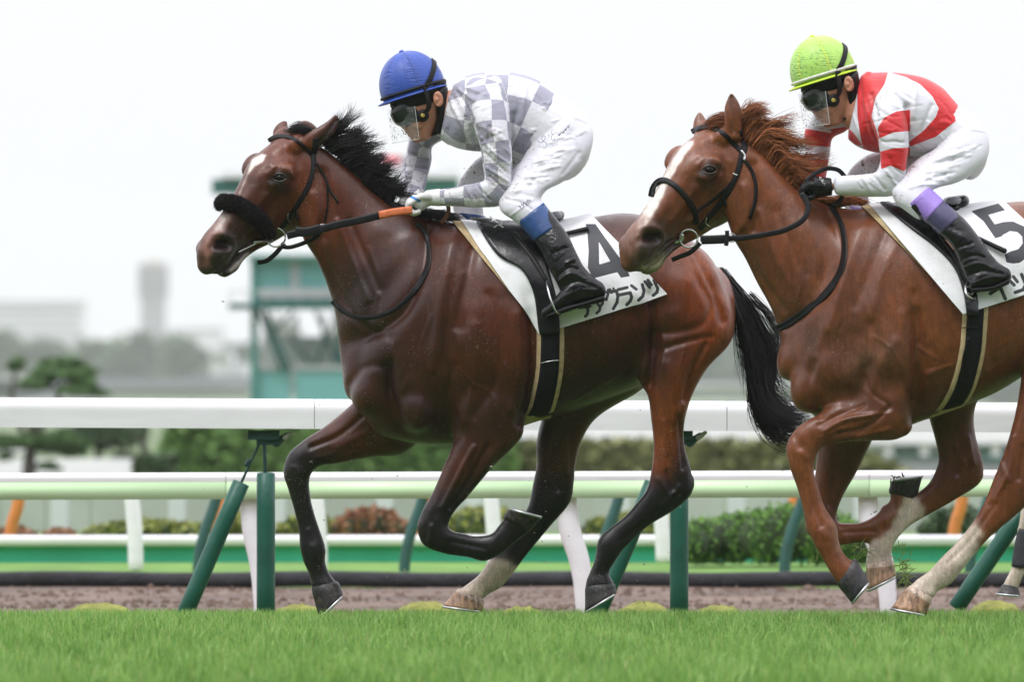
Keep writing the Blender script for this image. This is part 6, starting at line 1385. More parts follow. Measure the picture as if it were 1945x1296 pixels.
def jockey(J, lab):
    D = J['D']; ox, oy = J['off']          # head offset against jockey 1
    o = lambda x, y: (x + ox, y + oy)
    root = empty('person', P(*J['at'], D), lab, 'jockey', 'jockeys crouched over their horses')
    hl = lambda secs: [[s[0] + ox, s[1] + oy, s[2] + ox, s[3] + oy] + list(s[4:]) for s in secs]
    # ---- head and neck
    head = [loft(hl([(760, 150, 830, 128, 0, .070), (749, 176, 842, 152, 0, .079), (748, 200, 845, 180, 0, .080), (753, 218, 843, 203, 0, .074), (762, 236, 838, 222, 0, .064), (771, 251, 830, 240, 0, .050), (784, 263, 822, 254, 0, .036)]), D, nseg=28, cap=.6),
            loft(hl([(812, 205, 845, 180, 0, .055), (832, 240, 868, 195, 0, .062), (860, 262, 890, 205, 0, .07)]), D, nseg=24)]
    E = lambda x, y, dy, rx, rz, ry, rot=0: ellip(x + ox, y + oy, dy, rx, rz, ry, D, rot)
    head += [loft(hl([(752, 216, 768, 212, 0, .010), (757, 230, 772, 228, 0, .013), (762, 242, 776, 238, 0, .018)]), D, nseg=14, cap=.8), E(772, 241, .012, 6, 4, .008), E(772, 241, -.012, 6, 4, .008),
             E(776, 251, 0, 8, 4, .022, 20), E(781, 258, 0, 7, 3.5, .020, 20), E(790, 264, 0, 10, 7, .026, 20), E(792, 232, -.045, 16, 14, .022, 30), E(792, 232, .045, 16, 14, .022, 30)]
    for dy in (-.078, .078):
        c = E(833, 188, dy, 9, 15, .010, -8); head.append(c)
    hands = []
    for h in J['hands']:
        hands.append(loft(h['palm'], D, nseg=18, cap=.7))
        for fg in h['fingers']: hands.append(ptube(fg[0], fg[1], D, nseg=9, sub=4, cap=1))
    limbs = [loft(shrink(l, .72), D, nseg=22) for l in J['torso'] + J['arms'] + J['hips'] + J['thighs'] + J['calves']]
    b = fuse(head + hands + limbs, .0042, 3)
    q = lambda *pts: [(x + ox, y + oy) for x, y in pts]
    sculpt(b, [(q((829, 180), (836, 188), (832, 198)), 4, -5), (q((826, 176), (834, 173), (841, 180), (840, 196), (832, 203)), 2.2, 2.5), (q((774, 254), (783, 254)), 1.5, -4), (q((800, 245), (806, 262)), 8, 2)], D, both=True)
    mkmesh('body', b.v, b.f, M_SKIN, root)
    # ---- shirt
    sl = J['torso'] + J['arms']; s = fuse([loft(l, D, nseg=34, sub=6, cap=.12 if l in J['torso'] else .5) for l in sl] + [loft(hl([(837, 265, 856, 172, 0, .088), (852, 276, 872, 160, 0, .108)]), D, nseg=28, cap=.1)], .0046, 3, 3)
    wrinkles(s, D, [(k[0], k[1] * .85, k[2] * 1.7) for k in J['shirtw']] + autofolds(J, 7)); renorm(s)
    px, py = proj(s.v); at = dict(mud=mudfield(s, D, J['mud']))
    if J['check']:
        li, u, th, rad = seglen_uv(s.v, sl, D)
        nn = np.array([8., 10, 8, 8, 8, 8])[np.minimum(li, 5)]
        at['cu'] = np.where(li == 0, u / .082 + .25, u / .080); at['cv'] = (np.where(li == 0, th / (2 * math.pi) * 9 + .35, th / (2 * math.pi) * 6 + .5)) + 20
    else:
        sd = np.full(len(px), 40.)
        for p in J['red']: sd = np.minimum(sd, polysd(px, py, p))
        for p in J['redarm_far']:
            d = polysd(px, py, p); sd = np.where(s.v[:, 1] > D + .05, np.minimum(sd, d), sd)
        for p in J['white']: sd = np.maximum(sd, -polysd(px, py, p))
        at['sd'] = np.clip(sd, -6, 6)
    mkmesh('shirt', s.v, s.f, M_CHECK if J['check'] else M_RED, root, attrs=at)
    # ---- breeches
    br = fuse([loft(l, D, nseg=30, sub=6) for l in J['hips'] + J['thighs']], .0046, 3, 3)
    rg = np.random.default_rng(J['seed'])
    wr = list(J['breechw'])
    a0, a1, bb0, bb1 = J['wr']     # wrinkle fan between two edges of the thigh
    for i in range(44):
        t = rg.random(); x0, y0 = a0[0] + (a1[0] - a0[0]) * t, a0[1] + (a1[1] - a0[1]) * t; x1, y1 = bb0[0] + (bb1[0] - bb0[0]) * t, bb0[1] + (bb1[1] - bb0[1]) * t
        u0, u1 = sorted(rg.random(2)); u1 = max(u1, u0 + .3); g = lambda u: (x0 + (x1 - x0) * u + rg.normal(0, 2), y0 + (y1 - y0) * u + rg.normal(0, 2))
        wr.append(([g(u0), g((u0 + u1) / 2), g(u1)], rg.uniform(2.4, 4.6), rg.choice([-1, 1]) * rg.uniform(1.5, 3.8)))
    wrinkles(br, D, wr); px, py = proj(br.v)
    ink = np.full(len(px), 9.)
    bo_ = mkmesh('breeches', br.v, br.f, M_BREECH, root, attrs=dict(mud=mudfield(br, D, J['mudb']), ink=ink))
    if J['ink']:
        bb_ = bvh_of(br); parts = []
        for pts, w_ in J['ink']:
            pp = []
            for x, y in spline2(pts, 3) if len(pts) > 2 else pts:
                p, n = cast(bb_, x, y, True, D)
                if p is not None: pp.append(p)
            if len(pp) > 1: parts.append(tube(pp, w_ * D / F * .8, nseg=5, sub=1))
        mkmesh('lettering', *join(parts), M_INK, bo_)
    # ---- boots
    for side in (0, 1):
        bt = J['boots'][side]
        m = fuse([loft(l, D, nseg=26, sub=6, cap=.12 if k_ == 0 else .7, capend=.7) for k_, l in enumerate(bt['leg'])], .0055, 3, 1)
        if side == 0: sculpt(m, J['bootw'], D, both=True)
        bo = mkmesh('riding_boot', m.v, m.f, M_BOOT, root)
        for nm, sec, mt in bt['bands']: mkmesh(nm, *loft(sec, D, nseg=30, cap=.05), mt, bo)
        mkmesh('sole', *loft(bt['sole'], D, nseg=20, cap=.6), M_BLACK, bo)
    # ---- gloves
    for i, h in enumerate(J['hands']):
        g = fuse([loft(shrink(h['palm'], 1.08), D, nseg=18, cap=.7)] + ([loft(h['cuff'], D, nseg=20, cap=.1)] if 'cuff' in h else []) + [ptube(fg[0], np.array(fg[1]) * 1.14 + .2, D, nseg=9, sub=4, cap=1) for fg in h['fingers']], .004, 1)
        px, py = proj(g.v); ink = np.full(len(px), 9.)
        for pts, w_ in h.get('ink', []): ink = np.minimum(ink, segdist(px, py, pts) - w_)
        mkmesh('glove', g.v, g.f, J['glovemat'], root, attrs=dict(mud=np.full(len(px), .35), ink=np.clip(np.where(g.v[:, 1] > D, 9, ink), -5, 5)))
    # ---- helmet: a domed shell over a tilted rim
    hm = empty('helmet_anchor', P(*o(785, 150), D), None, None); bpy.data.objects.remove(hm)
    c = P(*o(783, 165), D); tilt = math.radians(J.get('tilt', -17)); sc = D / F
    xa = np.array([math.cos(tilt), 0, -math.sin(tilt)]); za = np.array([math.sin(tilt), 0, math.cos(tilt)]); ya = np.array([0, 1.0, 0])
    # local: xa towards the back, za crown
    rows, V_, N_ = [], 64, 26; v = []; seam = []; dirt = []
    RX, RY, RZ = 62.5 * sc, .104, 70 * sc
    for i in range(N_ + 1):
        ph = (i / N_) * math.radians(102)
        for j in range(V_):
            t = 2 * math.pi * j / V_; sp_, cp_ = math.sin(ph), math.cos(ph)
            k = 1 if cp_ > 0 else 1 + cp_ * .10
            p = c + xa * RX * sp_ * math.cos(t) * k + ya * RY * sp_ * math.sin(t) * k + za * RZ * cp_ * (1 if cp_ > 0 else .8)
            v.append(p); d = abs(((t / (2 * math.pi) * 6 + .28) % 1) - .5) * 2; seam.append((1 - d) * .5 if sp_ > .1 else 1.0)
            dirt.append(np.clip(cp_ * -.4 + .9 - abs(cp_ - .35) * 1.1, 0, 1) * (1 if math.cos(t) < .35 else .25))
    f = [[i * V_ + j, i * V_ + (j + 1) % V_, (i + 1) * V_ + (j + 1) % V_, (i + 1) * V_ + j] for i in range(N_) for j in range(V_)]
    outer = np.array(v); inner = c + (outer - c) * .955
    n0 = len(outer); ff = f + [[n0 + a for a in q_[::-1]] for q_ in f] + [[N_ * V_ + j, n0 + N_ * V_ + j, n0 + N_ * V_ + (j + 1) % V_, N_ * V_ + (j + 1) % V_] for j in range(V_)]
    hel = mkmesh('helmet', np.vstack([outer, inner]), [q_[::-1] for q_ in ff], J['helmat'], root, attrs=dict(seam=np.array(seam * 2), dirt=np.array(dirt * 2)))
    rim = lambda ph, grow, n=64: [c + xa * RX * grow * math.sin(ph) * math.cos(t) + ya * RY * grow * math.sin(ph) * math.sin(t) + za * RZ * math.cos(ph) * .8 for t in np.linspace(0, 2 * math.pi, n)]
    mkmesh('helmet_band', *tube(rim(math.radians(96), 1.005), .0065, nseg=8, sub=1, flat=1), J['bandmat'], hel)
    # peak: a narrow brim, longest at the front
    O = np.zeros((60, 6, 3)); I = O.copy()
    for i, t in enumerate(np.linspace(0, 2 * math.pi, 60)):
        fr = max(0, -math.cos(t)); ln = .006 + .017 * fr ** 2
        for j in range(6):
            s_ = j / 5; r = 1.0 + 0
            p = c + xa * (RX * .985 + ln * s_) * math.cos(t) + ya * (RY * .985 + ln * s_) * math.sin(t) + za * (RZ * math.cos(math.radians(101)) * .8 - .006 * s_ - .003)
            O[i, j] = p; I[i, j] = p - za * .0045
    mkmesh('brim', *solid_grid(O, I), J['brimmat'], hel)
    top = c + za * RZ; mkmesh('button', *ellip3(top, xa * .011, ya * .011, za * .008, 10), J['brimmat'], hel)
    # ---- goggle strap round the helmet, goggles, visor, chin strap
    mkmesh('headband', *loft(hl([(741, 192, 848, 152, 0, .088), (742, 204, 846, 174, 0, .088), (748, 210, 840, 190, 0, .083)]), D, nseg=34, cap=.2), M_BLACK, root)
    hs = lambda t, ph, k=1.015: c + xa * RX * k * math.sin(ph) * math.cos(t) + ya * RY * k * math.sin(ph) * math.sin(t) + za * RZ * k * math.cos(ph) * (1 if math.cos(ph) > 0 else .8)
    sp = [P(*o(806, 216), D - .090), P(*o(814, 204), D - .094)] + [hs(-math.radians(t), math.radians(58 + 40 * (abs(t) / 66) ** 1.6)) for t in range(66, -67, -11)] + [P(*o(814, 204), D + .094), P(*o(806, 216), D + .090)]
    A_ = hermite(np.array(sp), 4); dn = A_ - c; dn /= np.linalg.norm(dn, axis=1)[:, None]; tg = np.gradient(A_, axis=0); cr = np.cross(dn, tg); cr /= np.linalg.norm(cr, axis=1)[:, None]
    ks = np.array([-1, -.5, 0, .5, 1])[None, :, None] * .011
    mkmesh('goggle_strap', *solid_grid(A_[:, None] + cr[:, None] * ks + dn[:, None] * .003, A_[:, None] + cr[:, None] * ks - dn[:, None] * .001), M_BLACK, root)
    gg = mkmesh('goggles', *(lambda bb_: (bb_.v, bb_.f))(fuse([loft(hl([(743, 205, 800, 194, 0, .078, 3.4), (741, 218, 803, 212, 0, .082, 3.4), (747, 231, 806, 226, 0, .076, 3.4)]), D, nseg=30, cap=.5)], .005, 3)), M_LENS, root)
    for dy in (-.082, .082):
        p = P(*o(803, 219), D + dy); dd = np.array([0, -.008 if dy < 0 else .008, 0])
        mkmesh('pivot_housing', *tube([p - dd, p + dd * .6], [.026, .023], nseg=20, sub=1, cap=.2), M_BLACK, gg)
        mkmesh('pivot', *tube([p + dd * .3, p + dd * 1.7], [.0095, .0085], nseg=16, sub=1, cap=.3), M_GOLD, gg)
    U = 30; O = np.zeros((U, 12, 3)); I = O.copy()
    for i, ph in enumerate(np.linspace(-1.45, 1.45, U)):
        for j in range(12):
            s_ = j / 11; xc = 797 + 8 * s_; yf = (206 + 66 * s_) if True else 0; yb = (201 + 62 * s_)
            R_ = (62 - 2 * s_) if j < 11 else 60
            x = xc - R_ * math.cos(ph) ** .9; k = math.cos(ph); yy = yb + (yf - yb) * k
            O[i, j] = P(*o(x, yy), D + .088 * math.sin(ph)); I[i, j] = O[i, j] + np.array([.0012 * math.cos(ph), -.0012 * math.sin(ph), 0])
    vz = mkmesh('visor', *solid_grid(O, I), M_VISOR, gg); mkmesh('visor_rim', *tube(np.vstack([O[0], O[1:, -1], O[-1, ::-1][1:]]), .0011, nseg=6, sub=1), M_VRIM, vz)
    sb = fuse([loft(hl([(818, 190, 850, 165, 0, .083), (824, 208, 853, 188, 0, .082), (827, 228, 852, 212, 0, .076), (824, 246, 846, 236, 0, .062), (818, 258, 838, 252, 0, .05)]), D, nseg=28, cap=.3)], .005, 3)
    k = np.abs(sb.v[:, 1] - D) < 2
    # ear opening
    mkmesh('chin_harness', sb.v, sb.f, M_BLACK, root)
    for dy in (-.089, .089):
        e = fuse([E(832, 188, dy, 9, 15, .011, -8)], .0032, 2)
        sculpt(e, [(q((830, 182), (835, 188), (831, 196)), 3.6, -6), ], D, both=True)
        mkmesh('ear', e.v, e.f, M_SKIN, root)
    # mouth
    mkmesh('mouth', *ptube([(771 + ox, 255 + oy, -.02), (770 + ox, 254.5 + oy, 0), (771 + ox, 255 + oy, .02)], [1.0, 1.5, 1.0], D, nseg=8), simple('lips', (.28, .09, .07), .4), root)
    return root

# ================================================================== jockey 1: grey and white checks, blue cap
HB1 = [(784, 384, -.05), (772, 392, -.06)]
def fist(wx, wy, kx, ky, dy, s=1.0, flip=1):
    """closed hand: palm loft and five fingers; (wx,wy) wrist, (kx,ky) knuckles"""
    fs = []
    for i, (q, r) in enumerate([(-.033, 5.4), (-.012, 5.8), (.010, 5.5), (.030, 4.7)]):
        L = (1.0, 1.08, 1.0, .84)[i]
        fs.append(([(kx + 6, ky - 8, dy + q), (kx - 5 * L, ky + 1, dy + q), (kx - 5 * L, ky + 12 * L, dy + q), (kx + 4, ky + 20 * L, dy + q), (kx + 13, ky + 18 * L, dy + q)], [r, r, r * .95, r * .85, r * .7]))
    fs.append(([(wx - 14, wy - 2, dy - .040), (wx - 26, wy - 3, dy - .052), (kx + 8, ky - 5, dy - .048), (kx - 2, ky + 3, dy - .044)], [6.5, 6.2, 5.4, 4.4]))
    palm = [(wx, wy - 13, wx + 2, wy + 13, dy, .030), (wx - 14, wy - 14, wx - 10, wy + 14, dy, .036), (kx + 16, ky - 12, kx + 18, ky + 16, dy, .045), (kx + 4, ky - 10, kx + 10, ky + 12, dy, .046)]
    return dict(palm=palm, fingers=fs)
h1 = fist(826, 376, 782, 384, -.13); h1['cuff'] = [(818, 360, 820, 391, -.13, .040), (836, 358, 838, 392, -.14, .042)]
h1['ink'] = [([(772, 370), (786, 376), (797, 382)], 2.3)]
h1b = fist(790, 384, 758, 392, .03); h1b['cuff'] = [(786, 366, 792, 394, .04, .036), (796, 358, 802, 388, .06, .038)]
TORSO1 = [(866, 152, 846, 270, 0, .11), (880, 146, 862, 279, 0, .165), (905, 139, 890, 286, 0, .195), (940, 136, 920, 288, 0, .19), (982, 139, 955, 290, 0, .175), (1022, 152, 980, 300, 0, .165), (1055, 174, 1000, 310, 0, .165)]
ARM1 = [[(878, 168, 962, 178, -.12, .070), (892, 196, 968, 215, -.17, .066), (897, 232, 969, 250, -.20, .062), (911, 275, 972, 280, -.21, .056), (917, 315, 973, 322, -.21, .052), (919, 342, 972, 358, -.205, .050), (903, 348, 958, 386, -.20, .048), (880, 352, 905, 394, -.185, .042), (855, 357, 862, 392, -.165, .038), (832, 360, 836, 391, -.145, .034)],
        [(800, 200, 880, 230, .12, .066), (782, 240, 848, 262, .18, .060), (774, 275, 822, 278, .20, .052), (766, 315, 820, 306, .19, .048), (758, 340, 812, 338, .15, .044), (750, 358, 806, 366, .10, .040), (752, 372, 800, 378, .06, .036)]]
HIP1 = [[(1050, 172, 996, 305, 0, .165), (1084, 194, 1015, 318, 0, .175), (1110, 222, 1030, 330, 0, .17), (1116, 248, 1050, 335, 0, .14)]]
TH1 = [[(1108, 214, 1000, 285, -.08, .105), (1126, 250, 990, 304, -.11, .10), (1123, 284, 975, 322, -.14, .092), (1099, 322, 962, 342, -.17, .082), (1065, 348, 953, 364, -.20, .072), (1038, 362, 947, 388, -.225, .062), (1028, 376, 954, 404, -.24, .058), (1032, 386, 974, 418, -.25, .056), (1038, 398, 994, 434, -.26, .050)],
       [(1080, 240, 1000, 300, .07, .10), (1020, 262, 960, 340, .12, .085), (960, 285, 925, 365, .16, .072), (902, 305, 900, 385, .18, .062), (872, 345, 916, 392, .19, .056), (860, 385, 918, 402, .19, .054), (866, 420, 920, 420, .18, .05)]]
CALF1 = [[(1034, 388, 986, 424, -.255, .046), (1060, 424, 1015, 456, -.285, .044), (1090, 480, 1052, 505, -.33, .036), (1110, 530, 1070, 545, -.35, .034)], [(866, 400, 925, 410, .18, .046), (880, 440, 940, 450, .2, .044), (930, 520, 965, 520, .22, .036)]]
BOOT1 = [dict(leg=[[(1036, 390, 988, 426, -.26, .056), (1061, 420, 1012, 456, -.285, .056), (1080, 448, 1029, 478, -.31, .056), (1096, 482, 1040, 505, -.33, .052), (1110, 508, 1052, 528, -.345, .048), (1128, 528, 1062, 548, -.35, .045), (1140, 548, 1070, 572, -.355, .042)],
                   [(1138, 534, 1142, 566, -.355, .034), (1120, 522, 1122, 572, -.355, .042), (1092, 518, 1094, 578, -.355, .043), (1068, 548, 1070, 586, -.36, .045), (1048, 572, 1052, 594, -.36, .042), (1032, 586, 1035, 604, -.36, .030)]],
              bands=[('boot_top', [(1033, 385, 984, 423, -.258, .058), (1047, 404, 998, 441, -.27, .0595), (1062, 426, 1013, 458, -.286, .060)], M_BOOTBLUE)],
              sole=[(1144, 560, 1146, 574, -.355, .034), (1110, 572, 1112, 582, -.355, .042), (1070, 582, 1074, 594, -.36, .046), (1036, 598, 1040, 606, -.36, .034)]),
         dict(leg=[[(866, 404, 924, 412, .20, .056), (880, 440, 938, 450, .25, .056), (905, 480, 955, 490, .30, .052), (930, 520, 975, 525, .33, .045), (950, 545, 992, 555, .34, .042)], [(1000, 540, 1002, 566, .35, .034), (960, 535, 964, 575, .35, .04), (915, 560, 920, 580, .35, .04), (890, 575, 893, 586, .35, .03)]],
              bands=[('boot_top', [(868, 404, 922, 411, .18, .058), (874, 424, 930, 432, .19, .059)], M_BOOTBLUE)], sole=[(1002, 562, 1003, 572, .35, .034), (940, 574, 942, 583, .35, .042), (895, 584, 898, 592, .35, .034)])]
zc = lambda *p: [(960 + x * .1698, 220 + y * .1698) for x, y in p]
SIG1 = [(zc((360, 275), (400, 300), (440, 260), (445, 225), (420, 225), (405, 260), (440, 290), (465, 320), (455, 350), (420, 358), (385, 345), (372, 330)), .55), (zc((480, 200), (488, 230)), .6),
 (zc((540, 150), (515, 165), (512, 195), (540, 205), (515, 225), (520, 265), (548, 268), (550, 240)), .55), (zc((545, 165), (565, 200)), .5), (zc((580, 235), (600, 195), (600, 225), (615, 190)), .6), (zc((610, 225), (625, 180), (640, 200), (645, 170), (655, 190)), .6),
 (zc((655, 190), (665, 150), (680, 165), (670, 140)), .7), (zc((680, 150), (700, 110), (705, 135), (715, 95)), .6),
 (zc((150, 1005), (180, 1035)), 1.0), (zc((175, 980), (205, 1015)), 1.0), (zc((165, 1020), (190, 998)), .8), (zc((205, 1015), (205, 965), (235, 995)), .8), (zc((215, 990), (225, 985)), .6), (zc((240, 995), (230, 955), (258, 975), (245, 940), (275, 960)), .8), (zc((270, 962), (265, 938), (285, 945)), .7)]
M_BLUEBRIM = simple('blue brim', (.035, .09, .45), .35, .1, 30)
J1 = dict(D=D1, off=(0, 0), at=(1010, 400), seed=21, torso=[TORSO1], arms=ARM1, hips=HIP1, thighs=TH1, calves=CALF1, boots=BOOT1, hands=[h1, h1b], glovemat=M_GLOVEW, check=True,
 shirtw=[([(930, 240), (925, 290), (935, 330)], 4, -4), ([(945, 250), (940, 300)], 4, 3), ([(915, 262), (950, 300), (966, 310)], 4, 4), ([(920, 290), (960, 325)], 3.5, -4), ([(925, 318), (965, 345)], 4, 4), ([(930, 335), (960, 362)], 3, -4), ([(905, 352), (930, 380)], 4, -4), ([(885, 356), (900, 385)], 4, 3),
  ([(868, 175), (890, 210), (905, 250)], 5, -6), ([(855, 185), (880, 240), (900, 275)], 5, 5), ([(872, 170), (900, 190)], 5, 4), ([(975, 150), (985, 200), (970, 250)], 5, -4), ([(905, 285), (895, 240)], 4, -5), ([(1000, 165), (990, 230)], 5, 3), ([(975, 215), (972, 275)], 5, -6), ([(860, 200), (850, 240)], 5, 4), ([(845, 215), (838, 250)], 4, -4),
  ([(770, 290), (810, 300)], 4, -3), ([(765, 315), (810, 320)], 3, -3), ([(760, 335), (800, 345)], 3, -3), ([(990, 280), (1020, 250), (1050, 210)], 6, -3)],
 mud=[([(860, 180), (900, 230), (900, 280)], 28, .9), ([(930, 250), (940, 340)], 24, .7), ([(830, 375), (920, 375)], 22, .7), ([(790, 280), (780, 350)], 26, .7), ([(970, 260), (1010, 290)], 20, .4)],
 mudb=[([(975, 310), (960, 370)], 18, .9), ([(1010, 280), (985, 330)], 14, .6), ([(880, 330), (920, 300)], 45, .9), ([(975, 405), (1000, 420)], 18, .5)], ink=SIG1,
 breechw=[([(1050, 230), (1085, 222), (1115, 232)], 2, 2.5), ([(1015, 330), (1040, 300)], 5, -3), ([(960, 378), (990, 385), (1010, 398)], 3, -4), ([(970, 410), (1010, 380)], 2.5, 3), ([(1100, 290), (1070, 330)], 5, -4), ([(1085, 250), (1100, 300)], 7, -4)],
 wr=((1120, 245), (1020, 368), (1040, 270), (960, 375)), bootw=[([(1060, 535), (1085, 520), (1110, 530)], 3.5, 5), ([(1065, 550), (1095, 535), (1130, 545)], 3, -5), ([(1062, 522), (1085, 508), (1098, 512)], 3, -4), ([(1070, 565), (1100, 552), (1135, 552)], 3, 4), ([(1075, 500), (1092, 492)], 3, 4), ([(1050, 480), (1080, 470)], 4, -3)],
 helmat=helmet_mat('blue cap cloth', (.028, .080, .40), (.03, .026, .03), (.02, .055, .28), .45), bandmat=M_BLACK, brimmat=M_BLUEBRIM)
jockey1 = jockey(J1, 'jockey in grey and white checks, white breeches and blue cap crouched over the bay horse')

# ================================================================== jockey 2: red and white, lime cap
h2 = fist(1572, 354, 1530, 356, -.14, 1); h2['cuff'] = [(1545, 334, 1550, 376, -.14, .042), (1578, 338, 1580, 371, -.145, .040)]
h2['ink'] = []
h2b = fist(1560, 352, 1530, 350, .06)
TORSO2 = [(1640, 140, 1612, 266, 0, .11), (1655, 138, 1625, 276, 0, .165), (1685, 137, 1655, 288, 0, .195), (1722, 140, 1695, 292, 0, .19), (1762, 150, 1735, 296, 0, .175), (1797, 172, 1768, 300, 0, .165), (1822, 198, 1796, 306, 0, .16)]
ARM2 = [[(1650, 170, 1712, 170, -.10, .070), (1655, 200, 1722, 212, -.17, .067), (1656, 235, 1725, 245, -.20, .062), (1668, 272, 1726, 275, -.21, .056), (1672, 305, 1722, 308, -.21, .052), (1664, 326, 1718, 338, -.205, .050), (1648, 330, 1702, 368, -.20, .047), (1628, 332, 1660, 374, -.19, .042), (1610, 333, 1625, 373, -.175, .039), (1590, 335, 1592, 371, -.155, .036)],
        [(1560, 190, 1640, 215, .12, .066), (1540, 225, 1605, 250, .18, .060), (1528, 250, 1582, 262, .20, .053), (1530, 285, 1577, 288, .20, .048), (1528, 315, 1572, 318, .17, .044), (1522, 335, 1568, 345, .12, .040)]]
HIP2 = [[(1816, 192, 1785, 304, 0, .16), (1846, 218, 1800, 318, 0, .175), (1868, 244, 1815, 330, 0, .17), (1872, 268, 1830, 335, 0, .14)]]
TH2 = [[(1866, 234, 1770, 286, -.08, .105), (1878, 264, 1752, 296, -.11, .10), (1877, 296, 1735, 308, -.14, .092), (1852, 328, 1720, 324, -.17, .082), (1814, 348, 1704, 344, -.20, .072), (1783, 356, 1693, 366, -.225, .062), (1769, 363, 1702, 386, -.24, .057), (1767, 373, 1718, 399, -.25, .054), (1776, 386, 1738, 414, -.26, .05)],
       [(1830, 240, 1770, 300, .07, .10), (1770, 262, 1710, 335, .12, .085), (1700, 285, 1672, 350, .16, .072), (1648, 294, 1650, 370, .18, .062), (1612, 326, 1650, 385, .19, .056), (1600, 370, 1648, 392, .19, .054), (1606, 400, 1656, 408, .18, .05)]]
CALF2 = [[(1764, 360, 1724, 392, -.255, .046), (1790, 390, 1755, 422, -.285, .044), (1835, 450, 1800, 470, -.33, .036), (1868, 500, 1830, 510, -.35, .034)], [(1606, 390, 1656, 400, .18, .046), (1620, 430, 1675, 440, .2, .044), (1670, 500, 1700, 500, .22, .036)]]
BOOT2 = [dict(leg=[[(1768, 362, 1724, 396, -.26, .056), (1800, 388, 1757, 424, -.285, .056), (1834, 418, 1787, 448, -.31, .056), (1858, 448, 1808, 470, -.33, .053), (1880, 480, 1822, 500, -.345, .048), (1898, 502, 1832, 524, -.35, .045), (1908, 520, 1840, 542, -.355, .042)],
                   [(1910, 508, 1913, 536, -.355, .034), (1890, 496, 1892, 546, -.355, .042), (1865, 500, 1867, 550, -.355, .043), (1846, 526, 1848, 552, -.36, .038)]],
              bands=[('boot_top', [(1764, 355, 1722, 392, -.256, .058), (1779, 368, 1740, 408, -.27, .0595), (1792, 380, 1756, 422, -.285, .060)], M_BOOTPUR), ('boot_band', [(1790, 380, 1756, 421, -.284, .0585), (1807, 394, 1768, 432, -.295, .059), (1824, 410, 1783, 445, -.305, .058)], M_BOOTNAVY)],
              sole=[(1914, 528, 1915, 541, -.355, .034), (1885, 542, 1886, 552, -.355, .042), (1846, 546, 1848, 556, -.36, .038)]),
         dict(leg=[[(1606, 392, 1656, 400, .20, .056), (1620, 430, 1678, 438, .25, .056), (1645, 470, 1695, 480, .30, .052), (1670, 510, 1712, 515, .34, .045)], [(1740, 530, 1742, 556, .35, .034), (1700, 515, 1704, 560, .35, .04), (1660, 545, 1664, 562, .35, .036)]],
              bands=[('boot_top', [(1608, 392, 1654, 399, .18, .058), (1614, 412, 1664, 420, .19, .059)], M_BOOTPUR)], sole=[(1742, 552, 1743, 562, .35, .034), (1690, 560, 1692, 569, .35, .042), (1662, 560, 1664, 568, .35, .036)])]
ze = lambda *p: [(1480 + x * .2855, 60 + y * .2855) for x, y in p]
M_LIMEBRIM = simple('lime brim', (.60, .82, .05), .35, .1, 30)
